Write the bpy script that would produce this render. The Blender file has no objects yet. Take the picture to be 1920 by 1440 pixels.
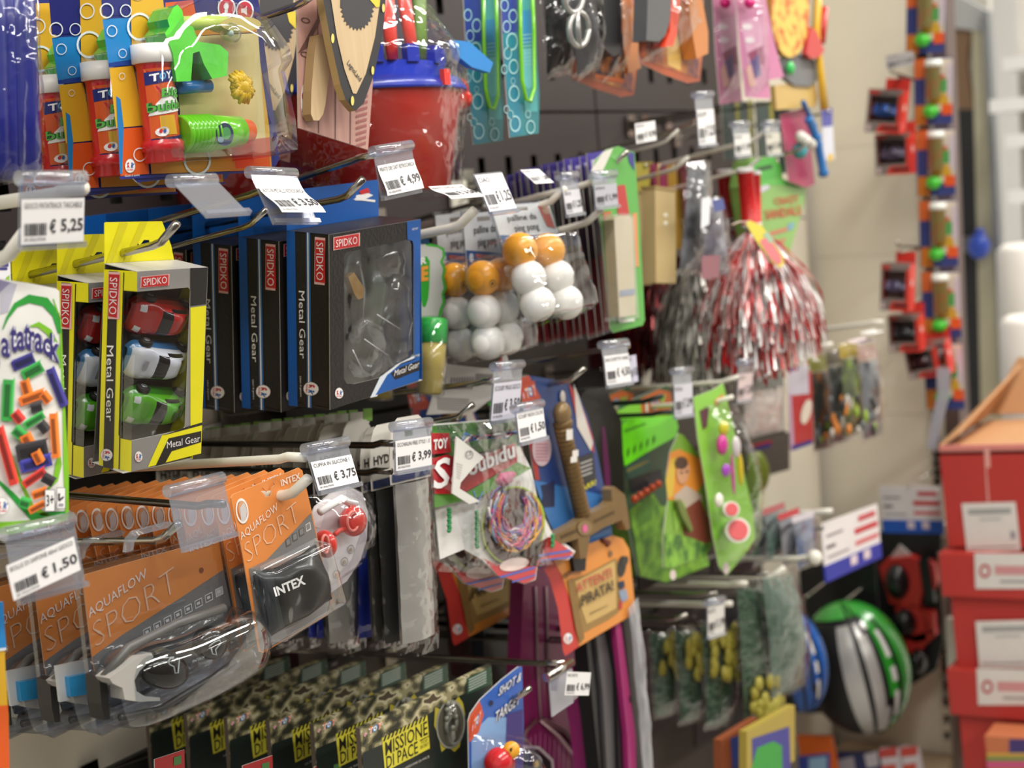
import bpy, math, random
from math import sin, cos, pi, radians
from mathutils import Vector, Matrix, noise
from mathutils.geometry import tessellate_polygon
random.seed(7)
SC = bpy.context.scene
COL = SC.collection
# ------------------------------------------------------------ camera, light, exposure
F, CX, CY, CAMX, CAMZ = 2700.0, 960.0, 720.0, 1.25, 1.45
yd = Vector((2750-CX, 200-CY, F)).normalized()          # aisle direction seen by the lens
RHO = .08
b_ = -F*yd.z/(yd.x*RHO+yd.y)
up = -Vector((RHO*b_, b_, F)).normalized()
xd = yd.cross(up).normalized()
RT = Matrix((xd, yd, up))                                # lens axes -> world axes
CAM = Vector((CAMX, 0, CAMZ))
cam_d = bpy.data.cameras.new('camera'); cam = bpy.data.objects.new('camera', cam_d); COL.objects.link(cam)
SC.camera = cam
cam_d.sensor_width = 36; cam_d.lens = F/1920*36; cam_d.clip_start = .05
r_, d_, f_ = RT@Vector((1, 0, 0)), RT@Vector((0, 1, 0)), RT@Vector((0, 0, 1))
cam.matrix_world = Matrix(((r_.x, -d_.x, -f_.x, CAM.x), (r_.y, -d_.y, -f_.y, CAM.y), (r_.z, -d_.z, -f_.z, CAM.z), (0, 0, 0, 1)))
cam_d.dof.use_dof = True; cam_d.dof.focus_distance = 1.24; cam_d.dof.aperture_fstop = 5.2
SC.view_settings.view_transform = 'Standard'; SC.view_settings.look = 'None'
SC.view_settings.gamma = 1; SC.view_settings.use_curve_mapping = False
SC.view_settings.exposure = -0.27
SC.cycles.max_bounces = 8; SC.cycles.transparent_max_bounces = 32; SC.cycles.caustics_reflective = False; SC.cycles.caustics_refractive = False
wd = bpy.data.worlds.new('world'); SC.world = wd; wd.use_nodes = True
wd.node_tree.nodes['Background'].inputs[0].default_value = (1, .985, .96, 1)
wd.node_tree.nodes['Background'].inputs[1].default_value = .5
def area(name, loc, sx, sy, e, aim=(0, 0, -1), col=(1, .97, .92)):
    l = bpy.data.lights.new(name, 'AREA'); l.shape = 'RECTANGLE'; l.size = sx; l.size_y = sy; l.energy = e; l.color = col
    o = bpy.data.objects.new(name, l); COL.objects.link(o); o.location = loc
    o.rotation_euler = Vector(aim).to_track_quat('-Z', 'Y').to_euler()
for k in range(4):
    area('ceiling_lamp', (1.35, -.7+k*1.9, 3.05), .3, 1.5, 46)
    area('ceiling_lamp', (3.4, -.7+k*1.9, 3.05), .3, 1.5, 46)
area('ceiling_lamp', (.9, 4.9, 3.05), 1.2, .3, 40)

# ------------------------------------------------------------ materials
def lin(h):
    h = h.lstrip('#'); v = [int(h[i:i+2], 16)/255 for i in (0, 2, 4)]
    return [x/12.92 if x <= .04045 else ((x+.055)/1.055)**2.4 for x in v]
MC = {}
def c(h, rough=.45, metal=0, var=.05, bump=0, scale=40, coat=0):
    k = (h, rough, metal, var, bump, scale, coat)
    if k in MC: return MC[k]
    m = bpy.data.materials.new('surface_'+h.lstrip('#')); m.use_nodes = True; nt = m.node_tree; N = nt.nodes; b = N['Principled BSDF']
    r, g, bl = lin(h)
    b.inputs['Roughness'].default_value = rough; b.inputs['Metallic'].default_value = metal
    if coat: b.inputs['Coat Weight'].default_value = coat; b.inputs['Coat Roughness'].default_value = .08
    tc = N.new('ShaderNodeTexCoord'); nz = N.new('ShaderNodeTexNoise'); nz.inputs['Scale'].default_value = scale; nz.inputs['Detail'].default_value = 4
    nt.links.new(tc.outputs['Object'], nz.inputs['Vector'])
    mx = N.new('ShaderNodeMix'); mx.data_type = 'RGBA'; mx.inputs[6].default_value = (r*(1-var), g*(1-var), bl*(1-var), 1)
    mx.inputs[7].default_value = (min(1, r*(1+var)), min(1, g*(1+var)), min(1, bl*(1+var)), 1)
    nt.links.new(nz.outputs['Fac'], mx.inputs[0]); nt.links.new(mx.outputs[2], b.inputs['Base Color'])
    if bump:
        bp = N.new('ShaderNodeBump'); bp.inputs['Strength'].default_value = bump; bp.inputs['Distance'].default_value = .002
        nt.links.new(nz.outputs['Fac'], bp.inputs['Height']); nt.links.new(bp.outputs[0], b.inputs['Normal'])
    MC[k] = m; return m
def clear(tint='#f4f6f8', refl=.35, rough=.06, bump=.3, scale=30, haze=.0):
    k = ('clear', tint, refl, rough, bump, scale, haze)
    if k in MC: return MC[k]
    m = bpy.data.materials.new('clear_plastic'); m.use_nodes = True; nt = m.node_tree; N = nt.nodes; N.remove(N['Principled BSDF'])
    out = N['Material Output']; t = N.new('ShaderNodeBsdfTransparent'); t.inputs[0].default_value = (*lin(tint), 1)
    g = N.new('ShaderNodeBsdfGlossy'); g.inputs['Roughness'].default_value = rough; g.inputs['Color'].default_value = (1, 1, 1, 1)
    lw = N.new('ShaderNodeLayerWeight'); lw.inputs['Blend'].default_value = .35
    mr = N.new('ShaderNodeMapRange'); mr.inputs['To Min'].default_value = .035; mr.inputs['To Max'].default_value = refl
    nt.links.new(lw.outputs['Facing'], mr.inputs['Value'])
    mx = N.new('ShaderNodeMixShader'); nt.links.new(mr.outputs[0], mx.inputs[0]); nt.links.new(t.outputs[0], mx.inputs[1]); nt.links.new(g.outputs[0], mx.inputs[2])
    last = mx
    if haze:
        d = N.new('ShaderNodeBsdfDiffuse'); d.inputs[0].default_value = (.8, .82, .86, 1)
        m2 = N.new('ShaderNodeMixShader'); m2.inputs[0].default_value = haze
        nt.links.new(mx.outputs[0], m2.inputs[1]); nt.links.new(d.outputs[0], m2.inputs[2]); last = m2
    if bump:
        tc = N.new('ShaderNodeTexCoord'); nz = N.new('ShaderNodeTexNoise'); nz.inputs['Scale'].default_value = scale
        nt.links.new(tc.outputs['Object'], nz.inputs['Vector'])
        bp = N.new('ShaderNodeBump'); bp.inputs['Strength'].default_value = bump; bp.inputs['Distance'].default_value = .01
        nt.links.new(nz.outputs['Fac'], bp.inputs['Height']); nt.links.new(bp.outputs[0], g.inputs['Normal']); nt.links.new(bp.outputs[0], lw.inputs['Normal'])
    nt.links.new(last.outputs[0], out.inputs['Surface'])
    MC[k] = m; return m
def two(h1, h2, scale=30, thr=.5, kind='noise', rough=.5, soft=.05, coat=0, metal=0, stretch=(1, 1, 1)):
    """two tones in a printed or woven pattern"""
    k = ('two', h1, h2, scale, thr, kind, rough, soft, coat, metal, stretch)
    if k in MC: return MC[k]
    m = bpy.data.materials.new('pattern'); m.use_nodes = True; nt = m.node_tree; N = nt.nodes; b = N['Principled BSDF']
    b.inputs['Roughness'].default_value = rough; b.inputs['Coat Weight'].default_value = coat; b.inputs['Metallic'].default_value = metal
    tc = N.new('ShaderNodeTexCoord'); mp = N.new('ShaderNodeMapping'); mp.inputs['Scale'].default_value = stretch
    nt.links.new(tc.outputs['Object'], mp.inputs['Vector'])
    if kind == 'noise': t = N.new('ShaderNodeTexNoise'); t.inputs['Detail'].default_value = 3; o = t.outputs['Fac']
    elif kind == 'cells': t = N.new('ShaderNodeTexVoronoi'); o = t.outputs['Distance']
    else: t = N.new('ShaderNodeTexWave'); t.bands_direction = kind; t.inputs['Distortion'].default_value = 1.5; o = t.outputs['Fac']
    t.inputs['Scale'].default_value = scale; nt.links.new(mp.outputs[0], t.inputs['Vector'])
    r = N.new('ShaderNodeValToRGB'); e = r.color_ramp.elements
    e[0].position = max(0, thr-soft); e[1].position = min(1, thr+soft); e[0].color = (*lin(h1), 1); e[1].color = (*lin(h2), 1)
    nt.links.new(o, r.inputs[0]); nt.links.new(r.outputs[0], b.inputs['Base Color'])
    MC[k] = m; return m
CHROME = c('#b9b6ae', .16, 1, .03)
WHITEW = c('#e4e0d2', .35, 0, .03)
WHITE = c('#f2f1ee', .5, 0, .02)
BLACK = c('#0b0b0d', .4)
FILM = clear('#fcfcfd', .38, .05, 1.0, 30)
BLIST = clear('#fafbfc', .42, .05, .25, 18)
PVC = clear('#dfe3ee', .55, .12, .1, 20, .12)

# ------------------------------------------------------------ frames: a thing's own plane in the shop
def ray(p): return RT@Vector(((p[0]-CX)/F, (p[1]-CY)/F, 1))
def PX(p, X): d = ray(p); return CAM+d*((X-CAM.x)/d.x)
def PY(p, Y): d = ray(p); return CAM+d*((Y-CAM.y)/d.y)
class Fr:
    """plane of a thing: X to its right, Z up, front towards -Y; origin at the top left front corner"""
    def __init__(s, tl, tr, bl, X=None, Y=None, mode='r'):
        if Y is not None: a, b, d = PY(tl, Y), PY(tr, Y), PY(bl, Y)
        else:
            a, b = PX(tl, X), PX(tr, X); d = PX(bl, X) if mode == 'r' else PY(bl, a.y)
        u, v = b-a, a-d; s.w, s.h = u.length, v.length; s.O = a
        u.normalize(); v.normalize()
        n = v.cross(u).normalized()                     # front normal is -Y = X x Z reversed
        m = (u+v).normalized(); q = (u-v).normalized(); s.X = (m+q).normalized(); s.Z = (m-q).normalized()
        if mode == 'p' and Y is None: s.X = u; s.Z = (v-u*v.dot(u)).normalized()
        s.Y = s.Z.cross(s.X).normalized()
    def mat(s):
        return Matrix(((s.X.x, s.Y.x, s.Z.x, s.O.x), (s.X.y, s.Y.y, s.Z.y, s.O.y), (s.X.z, s.Y.z, s.Z.z, s.O.z), (0, 0, 0, 1)))
    def L(s, p, off=0, pl='F'):
        d = ray(p); n = {'F': s.Y, 'S': s.X, 'T': s.Z}[pl]; sg = {'F': -1, 'S': -1, 'T': 1}[pl]
        t = ((s.O+n*(sg*off)-CAM).dot(n))/d.dot(n); q = CAM+d*t-s.O
        return Vector((q.dot(s.X), q.dot(s.Y), q.dot(s.Z)))
    def size(s, px): return px*abs((s.O-CAM).dot(RT@Vector((0, 0, 1))))/F
class FrW(Fr):
    """plain frame: given origin and yaw"""
    def __init__(s, O, yaw=pi/2, w=1, h=1):
        s.O = Vector(O); s.X = Vector((cos(yaw), sin(yaw), 0)); s.Y = Vector((-sin(yaw), cos(yaw), 0)); s.Z = Vector((0, 0, 1)); s.w, s.h = w, h

# ------------------------------------------------------------ mesh builder
TXT = {}
def textmesh(s, bold):
    k = (s, bold)
    if k not in TXT:
        cu = bpy.data.curves.new('t', 'FONT'); cu.body = s; cu.resolution_u = 2; cu.offset = bold
        o = bpy.data.objects.new('t', cu); me = bpy.data.meshes.new_from_object(o)
        vs = [(v.co.x, v.co.y) for v in me.vertices]; fs = [tuple(p.vertices) for p in me.polygons]
        x0, x1 = min(v[0] for v in vs), max(v[0] for v in vs); y0, y1 = min(v[1] for v in vs), max(v[1] for v in vs)
        TXT[k] = ([((x-x0)/(x1-x0), (y-y0)/(y1-y0)) for x, y in vs], fs)
        bpy.data.objects.remove(o); bpy.data.curves.remove(cu); bpy.data.meshes.remove(me)
    return TXT[k]
class M:
    def __init__(s, fr=None): s.fr = fr; s.v = []; s.f = []; s.m = []; s.fm = []; s.sm = []; s.bend = None
    def mi(s, m):
        if m not in s.m: s.m.append(m)
        return s.m.index(m)
    def add(s, vs, fs, m, smooth=False):
        n = len(s.v); k = s.mi(m); s.v += [tuple(v) for v in vs]
        for f in fs: s.f.append(tuple(i+n for i in f)); s.fm.append(k); s.sm.append(smooth)
        return s
    def L(s, p, off=0, pl='F'):
        if s.bend and pl == 'F':
            a, b, r = s.bend; q = s.fr.L(p, off+r*.7); ax = (b-a).normalized(); w = q-a; t = w.dot(ax); cpt = a+ax*t; dx = q.x-cpt.x
            dx = max(-r*.98, min(r*.98, dx)); return Vector((cpt.x+dx*(r+off)/r, cpt.y-math.sqrt(max(0, r*r-dx*dx))*(r+off)/r, q.z))
        return s.fr.L(p, off, pl)
    def flat(s, pts, m, holes=()):
        """filled outline (3-D points, roughly planar) with holes"""
        loops = [list(pts)]+[list(h) for h in holes]; allp = [p for l in loops for p in l]
        n = len(s.v); fs = tessellate_polygon(loops); s.add(allp, fs, m); return s
    def pp(s, px, m, off=.0004, pl='F'):
        if s.bend and pl == 'F':
            P2 = [Vector((p[0], p[1], 0)) for p in px]; N_ = 5
            for t in tessellate_polygon([P2]):
                A, B, C_ = (P2[i] for i in t); idx = {}; vs = []; fs = []
                for i in range(N_+1):
                    for j in range(N_+1-i): idx[i, j] = len(vs); vs.append(s.L(tuple((A+(B-A)*(i/N_)+(C_-A)*(j/N_))[:2]), off))
                for i in range(N_):
                    for j in range(N_-i):
                        fs.append((idx[i, j], idx[i+1, j], idx[i, j+1]))
                        if i+j < N_-1: fs.append((idx[i+1, j], idx[i+1, j+1], idx[i, j+1]))
                s.add(vs, fs, m, True)
            return s
        return s.flat([s.L(p, off, pl) for p in px], m)
    def rect(s, a, b, m, off=.0004, pl='F'):
        return s.pp([(a[0], a[1]), (b[0], a[1]), (b[0], b[1]), (a[0], b[1])], m, off, pl)
    def slab(s, px, y0, y1, m, me=None, holes=(), smooth=False, local=False):
        """outline in the front plane, from local depth y0 (front) to y1 (back)"""
        P = px if local else [(q.x, q.z) for q in (s.fr.L(p, -y0) for p in px)]
        H = holes if local else [[(q.x, q.z) for q in (s.fr.L(p, -y0) for p in h)] for h in holes]
        loops = [P]+list(H); me = me or m
        for y in (y0, y1): s.flat([Vector((x, y, z)) for x, z in P], m if y == y0 else me, [[Vector((x, y, z)) for x, z in h] for h in H])
        for l in loops:
            n = len(l); vs = [(x, y0, z) for x, z in l]+[(x, y1, z) for x, z in l]
            s.add(vs, [(i, (i+1) % n, (i+1) % n+n, i+n) for i in range(n)], me, smooth)
        return s
    def box(s, a, b, m):
        x0, y0, z0 = a; x1, y1, z1 = b
        return s.add([(x, y, z) for x in (x0, x1) for y in (y0, y1) for z in (z0, z1)], [(0, 1, 3, 2), (4, 6, 7, 5), (0, 4, 5, 1), (2, 3, 7, 6), (0, 2, 6, 4), (1, 5, 7, 3)], m)
    def tube(s, pts, r, m, n=8, cap=True, flat=1):
        pts = [Vector(p) for p in pts]; k = len(pts); rs = r if isinstance(r, (list, tuple)) else [r]*k; vs = []; ref = None
        for i, p in enumerate(pts):
            t = (pts[min(i+1, k-1)]-pts[max(i-1, 0)]).normalized()
            if ref is None: ref = t.orthogonal().normalized() if abs(t.y) > .9 else Vector((0, 1, 0)); 
            a = (ref-t*ref.dot(t)); a = a.normalized() if a.length > 1e-6 else t.orthogonal().normalized(); b = t.cross(a); ref = a
            for j in range(n): th = 2*pi*j/n; vs.append(p+a*(cos(th)*rs[i]*flat)+b*(sin(th)*rs[i]))
        fs = [(i*n+j, i*n+(j+1) % n, (i+1)*n+(j+1) % n, (i+1)*n+j) for i in range(k-1) for j in range(n)]
        if cap: fs += [tuple(range(n-1, -1, -1)), tuple(range((k-1)*n, k*n))]
        return s.add(vs, fs, m, True)
    def ptube(s, px, r, m, off=0, n=8): return s.tube([s.fr.L(p, off) for p in px], r, m, n)
    def lathe(s, prof, a, b, m, n=28, mats=None):
        """prof: (t 0..1 along a->b, radius)"""
        a, b = Vector(a), Vector(b); ax = (b-a); L = ax.length; ax.normalize(); e = ax.orthogonal().normalized(); g = ax.cross(e); k = len(prof)
        vs = [a+ax*(t*L)+e*(cos(2*pi*j/n)*r)+g*(sin(2*pi*j/n)*r) for t, r in prof for j in range(n)]
        for i in range(k-1):
            pass
        base = len(s.v); s.v += [tuple(v) for v in vs]
        for i in range(k-1):
            mm = s.mi(mats[i] if mats else m)
            for j in range(n): s.f.append((base+i*n+j, base+i*n+(j+1) % n, base+(i+1)*n+(j+1) % n, base+(i+1)*n+j)); s.fm.append(mm); s.sm.append(True)
        for lo, i0 in ((list(range(n-1, -1, -1)), 0), (list(range(n)), (k-1)*n)):
            s.f.append(tuple(base+i0+j for j in lo)); s.fm.append(s.mi((mats or [m])[0 if i0 == 0 else -1])); s.sm.append(False)
        return s
    def ball(s, p, r, m, sc=(1, 1, 1), nu=20, nv=12, colf=None, dis=0):
        vs = []; p = Vector(p)
        for i in range(nv+1):
            for j in range(nu):
                th, ph = pi*i/nv, 2*pi*j/nu; d = Vector((sin(th)*cos(ph), sin(th)*sin(ph), cos(th)))
                k = 1+(dis*noise.noise(d*2.3+p*50) if dis else 0); vs.append(p+Vector((d.x*r*sc[0], d.y*r*sc[1], d.z*r*sc[2]))*k)
        if colf:
            for i in range(nv):
                for j in range(nu):
                    th, ph = pi*(i+.5)/nv, 2*pi*(j+.5)/nu; mm = colf(th, ph)
                    if mm: s.add([vs[i*nu+j], vs[i*nu+(j+1) % nu], vs[(i+1)*nu+(j+1) % nu], vs[(i+1)*nu+j]], [(0, 1, 2, 3)], mm, True)
            return s
        return s.add(vs, [(i*nu+j, i*nu+(j+1) % nu, (i+1)*nu+(j+1) % nu, (i+1)*nu+j) for i in range(nv) for j in range(nu)], m, True)
    def grid(s, fn, nu, nv, m, smooth=True, mf=None):
        vs = [fn(i/nu, j/nv) for j in range(nv+1) for i in range(nu+1)]; w = nu+1
        if mf is None: return s.add(vs, [(j*w+i, j*w+i+1, (j+1)*w+i+1, (j+1)*w+i) for j in range(nv) for i in range(nu)], m, smooth)
        b = len(s.v); s.v += [tuple(v) for v in vs]
        for j in range(nv):
            for i in range(nu):
                mm = mf((i+.5)/nu, (j+.5)/nv)
                if mm: s.f.append((b+j*w+i, b+j*w+i+1, b+(j+1)*w+i+1, b+(j+1)*w+i)); s.fm.append(s.mi(mm)); s.sm.append(smooth)
        return s
    def text(s, t, a, b, cc, m, off=.0006, pl='F', bold=0.0):
        """a: lower left, b: lower right, cc: upper left of the word, read off the plane"""
        vs, fs = textmesh(t, bold)
        return s.add([s.L((a[0]+u*(b[0]-a[0])+v*(cc[0]-a[0]), a[1]+u*(b[1]-a[1])+v*(cc[1]-a[1])), off, pl) for u, v in vs], fs, m)
    def ltext(s, t, x, z, w, h, m, off=.0006, bold=0.0):
        vs, fs = textmesh(t, bold); return s.add([(x+u*w, -off, z+v*h) for u, v in vs], fs, m)
    def disc(s, p, rx, ry, m, off=.0005, n=20, rot=0, ring=None, pl='F'):
        """ellipse in photo units; ring = inner fraction"""
        q = lambda k, i: (p[0]+k*(rx*cos(2*pi*i/n)*cos(rot)-ry*sin(2*pi*i/n)*sin(rot)), p[1]+k*(rx*cos(2*pi*i/n)*sin(rot)+ry*sin(2*pi*i/n)*cos(rot)))
        o = [s.L(q(1, i), off, pl) for i in range(n)]
        if ring:
            k = [s.L(q(ring, i), off, pl) for i in range(n)]
            return s.add(o+k, [(i, (i+1) % n, (i+1) % n+n, i+n) for i in range(n)], m)
        return s.add(o, [tuple(range(n))], m)
    def build(s, name, parent=None, kind=None, label=None, shade=None):
        me = bpy.data.meshes.new(name); me.from_pydata(s.v, [], s.f)
        for m in s.m: me.materials.append(m)
        me.polygons.foreach_set('material_index', s.fm); me.polygons.foreach_set('use_smooth', s.sm); me.update()
        o = bpy.data.objects.new(name, me); COL.objects.link(o)
        if parent is not None: o.parent = parent
        elif s.fr is not None: o.matrix_world = s.fr.mat()
        if kind: o['kind'] = kind
        if label: o['label'] = label
        return o
def thing(name, label, cat, fr, group=None):
    o = bpy.data.objects.new(name, None); COL.objects.link(o); o.empty_display_size = .02
    o.matrix_world = fr.mat(); o['label'] = label; o['category'] = cat
    if group: o['group'] = group
    return o
def tag1(o, label, cat, group=None):
    o['label'] = label; o['category'] = cat
    if group: o['group'] = group
    return o
KIDS = {}
def dup(root, d, label, rz=0, roll=0, group=None):
    r = root.copy(); COL.objects.link(r)
    m = root.matrix_world if root.get('placed') else root.matrix_basis
    r.matrix_world = Matrix.Translation(Vector(d))@root.matrix_basis@Matrix.Rotation(rz, 4, 'Z')@Matrix.Rotation(roll, 4, 'Y')
    r['label'] = label
    if group: r['group'] = group
    def rec(src, dst):
        for ch in src.children:
            k = ch.copy(); COL.objects.link(k); k.parent = dst; rec(ch, k)
    rec(root, r); return r
def ring(n, cx, cy, rx, ry, a0=0): return [(cx+rx*cos(a0+2*pi*i/n), cy+ry*sin(a0+2*pi*i/n)) for i in range(n)]
def logo(m, p, r, off=.0008, pl='F', sx=1.0, up=(0, -1)):
    """white egg badge with a red and a blue little figure and the word GLOBO"""
    x, y = p; ux, uy = up; rx_, ry_ = -uy, ux                     # right vector for given up
    q = lambda a, b: (x+(a*rx_*sx+b*ux)*r, y+(a*ry_*sx+b*uy)*r)
    W, R, B = c('#f4f0ec', .4), c('#c8283a', .4), c('#2b5fa8', .4)
    def e(cx, cy, rx, ry, mm, o, n=16): m.pp([q(cx+rx*cos(2*pi*i/n), cy+ry*sin(2*pi*i/n)*(1.12 if sin(2*pi*i/n) > 0 else .95)) for i in range(n)], mm, o, pl)
    e(0, 0, .86, 1.02, c('#8f8a8c', .4), off-.0001); e(0, 0, .8, .96, W, off)
    for sg, mm in ((-1, R), (1, B)):
        e(sg*.3, .45, .13, .13, mm, off+.0002, 8)
        m.pp([q(sg*.3+a, b) for a, b in ((-.1, .3), (.1, .3), (.3*sg+.05, .45), (.3*sg+.1, .35), (.12, .1), (.2, -.25), (.08, -.25), (0, -.05), (-.1, -.25), (-.2, -.25))], mm, off+.0002, pl)
    m.text('GLOBO', q(-.52, -.62), q(.52, -.62), q(-.52, -.36), R, off+.0002, pl, .02)
def toylogo(m, a, b, cc, bg='#d9542a', off=.0007, pl='F'):
    """orange tab with the word TOY in rounded letters"""
    q = lambda u, v: (a[0]+u*(b[0]-a[0])+v*(cc[0]-a[0]), a[1]+u*(b[1]-a[1])+v*(cc[1]-a[1]))
    if bg: m.pp([q(0, 0), q(1, 0), q(1, 1), q(0, 1)], c(bg, .4), off, pl)
    for i, (ch, col) in enumerate((('+', '#d84a74'), ('T', '#e0702c'), ('O', '#2f8ad0'), ('Y', '#e8602c'))):
        x0 = .06+i*.23; w = .15 if ch == '+' else .25
        for k, (bd, mm) in enumerate(((.09, '#ffffff'), (.0, col))):
            m.text(ch, q(x0, .2), q(x0+w, .2), q(x0, .8 if ch != '+' else .55), c(mm, .4), off+.0003+k*.0003, pl, bd)

# ------------------------------------------------------------ hooks and price tags
def hook(tip, X, label, mat=CHROME, wire=None, wl=0, r=.0034, tilt=6.5, rise=.016, group=None, x0=0.0, wr=.0024):
    """prong from the back panel, its tip bent up; optional upper wire that carries a tag"""
    T = PX(tip, X); fr = FrW((x0, T.y, T.z-(X-x0)*math.tan(radians(tilt))-rise*.9)); t = thing('display_hook', label, 'hook', fr, group)
    loc = lambda w: Vector(((w-fr.O).dot(fr.X), (w-fr.O).dot(fr.Y), (w-fr.O).dot(fr.Z)))
    E = Vector((X-.022, T.y, T.z-rise)); m = M(fr)
    m.tube([loc(fr.O), loc(E-Vector((.008, 0, .0006))), loc(E+Vector((.002, 0, .002))), loc(T)], r, mat, 10).build('prong', t)
    m = M(fr); m.box((-.02, -.004, -.03), (.02, 0, .03 if not wire else .06), mat); m.build('back_plate', t)
    if wire:
        Q = PX(wire, X+wl); m = M(fr); q = loc(Q); m.tube([(0, 0, .05), (q.x*.0, q.y+.03, .05+(q.z-.05)*.93), (q.x, q.y, q.z)], wr, mat, 8)
        m.tube([q-Vector((.024, 0, 0)), q+Vector((.024, 0, 0))], .003, mat, 8).build('label_wire', t)
    return t
def tag(tl, tr, bl, label, price, title='', X=.42, holder=True, mode='p', ean='8014966370940', paper='#e9e7e6', sub=.36, tube=True, blank=False, Y=None, curl=0, group=None, hold=None):
    fr = Fr(tl, tr, bl, X, Y, mode); w, h = fr.w, fr.h; t = thing('price_tag', label, 'price tag', fr, group)
    if holder:
        m = M(fr); k = h*sub
        m.box((-.001, .0008, -h-.002), (w+.001, .0016, k), PVC)
        m.box((-.001, -.003, -h-.004), (w+.001, .0016, -h), PVC); m.build('holder', t)
        if tube: M(fr).lathe([(0, .0052), (1, .0052)], (-.001, .002, k+.003), (w+.001, .002, k+.003), PVC, 14).build('clip', t)
    if blank: return t
    m = M(fr); cv = lambda u, v: (w*u, -.0002-curl*math.sin(v*pi/2)**2*.012, -h*v)
    m.grid(cv, 2, 6, c(paper, .55, 0, .02)); 
    m.build('label', t)
    K = c('#3a3a3e', .5); g = M(fr); y = lambda v: -.0006-curl*math.sin(v*pi/2)**2*.012
    def tx(s, u, v, uw, vh, bold=.0):
        vs, fs = textmesh(s, bold); g.add([(w*(u+a*uw), y(v+vh*(1-b)), -h*(v+vh*(1-b))) for a, b in vs], fs, K)
    if title: tx(title, .04, .08, .92 if len(title) > 14 else .4, .13)
    tx('\u20ac', .44, .46, .1, .32, .02); tx(price, .62, .46, .36, .34, .02)
    random.seed(len(label)); u = .05
    while u < .38:
        bw = random.choice((.008, .014, .02)); v0, v1 = .54, .82
        g.add([(w*u, y(v0), -h*v0), (w*(u+bw), y(v0), -h*v0), (w*(u+bw), y(v1), -h*v1), (w*u, y(v1), -h*v1)], [(0, 1, 2, 3)], K); u += bw+random.choice((.006, .01, .014))
    tx(ean, .05, .87, .33, .07)
    g.build('print', t); return t
def filmbag(m, px4, d=.012, seed=0, mat=None, n=14, amp=.004, back=.001):
    """clear film over a four-cornered outline TL TR BR BL, crinkled"""
    A, B, C_, D = [m.fr.L(p) for p in px4]
    def fn(u, v):
        p = A.lerp(B, u).lerp(D.lerp(C_, u), v); k = (sin(pi*u)**.6)*(sin(pi*v)**.5) if 0 < u < 1 and 0 < v < 1 else 0
        nz = noise.noise(Vector((u*6+seed, v*6, seed*3.1)))+.6*noise.noise(Vector((u*17, v*13+seed, 2)))
        return Vector((p.x+nz*.001, -back-d*k-amp*nz*(.3+k), p.z+nz*.0012))
    return m.grid(fn, n, n, mat or FILM, smooth=True)
# ------------------------------------------------------------ the setting
def struct(m, name, par=None):
    o = m.build(name, par)
    o['kind'] = 'structure'; return o
YE, XE = 3.16, .30
CREAM = c('#e2dbc8', .55, 0, .03, 0, 6)
def world(): return FrW((0, 0, 0), 0)
fw = world()
m = M(fw); m.box((-1, -1, -.02), (6, 9, 0), c('#b9b4aa', .4)); struct(m, 'floor')
m = M(fw); m.box((-1, -1, 3.2), (6, 9, 3.25), c('#e9e6de', .8)); struct(m, 'ceiling')
# left back wall: a carrier with panels that each have edges, slot rows cut through
m = M(fw); m.box((-.06, -.6, 0), (-.02, YE, 3.2), c('#24211f', .8)); wl = struct(m, 'wall_left')
DARKP = c('#3c3433', .5, 0, .05); SHADEP = c('#4f4942', .55, 0, .05)  # lower panels: shade of the products put into the cream colour
zs = [.03, .45, .842, 1.32, 1.56, 1.98, 2.4, 2.8]
ys = [-.6, .3, 1.25, 2.2, 2.78, YE-.03]
for i in range(len(ys)-1):
    for j in range(len(zs)-1):
        y0, y1, z0, z1 = ys[i]+.003, ys[i+1]-.003, zs[j]+.002, zs[j+1]-.002
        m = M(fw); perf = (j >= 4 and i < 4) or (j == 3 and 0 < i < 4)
        L_ = [(y0, z0), (y1, z0), (y1, z1), (y0, z1)]; hs = []
        if perf:
            zz = z0+.05
            while zz < z1-.05:
                yy = y0+.05
                while yy < y1-.05: hs.append([(yy, zz), (yy+.018, zz), (yy+.018, zz+.03), (yy, zz+.03)]); yy += .075
                zz += .09
        pm = DARKP if perf else (SHADEP if (j < 2 and i < 4) or (j == 2 and 1 < i < 4) else CREAM)
        for x in (-.004,): m.flat([Vector((x, a, b)) for a, b in L_], DARKP if perf else (SHADEP if (j < 2 and i < 4) or (j == 2 and 1 < i < 4) else CREAM), [[Vector((x, a, b)) for a, b in h] for h in hs])
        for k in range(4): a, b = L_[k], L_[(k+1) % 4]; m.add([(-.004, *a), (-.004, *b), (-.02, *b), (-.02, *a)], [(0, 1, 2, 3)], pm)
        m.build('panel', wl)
# dark rail between the panels, with its slots
m = M(fw); m.box((-.004, -.6, .832), (.004, 2.2, .845), c('#2a2725', .5))
for k in range(60): m.box((.003, -.3+k*.04, .837), (.0045, -.29+k*.04, .840), c('#8d867a', .5))
m.build('rail', wl, 'stuff')
# the shelving across the aisle, out of view, added to block low side light
m = M(fw); m.box((2.35, -1.5, 0), (2.45, 3.2, 2.0), c('#6a5f58', .7)); struct(m, 'wall_right')
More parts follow.
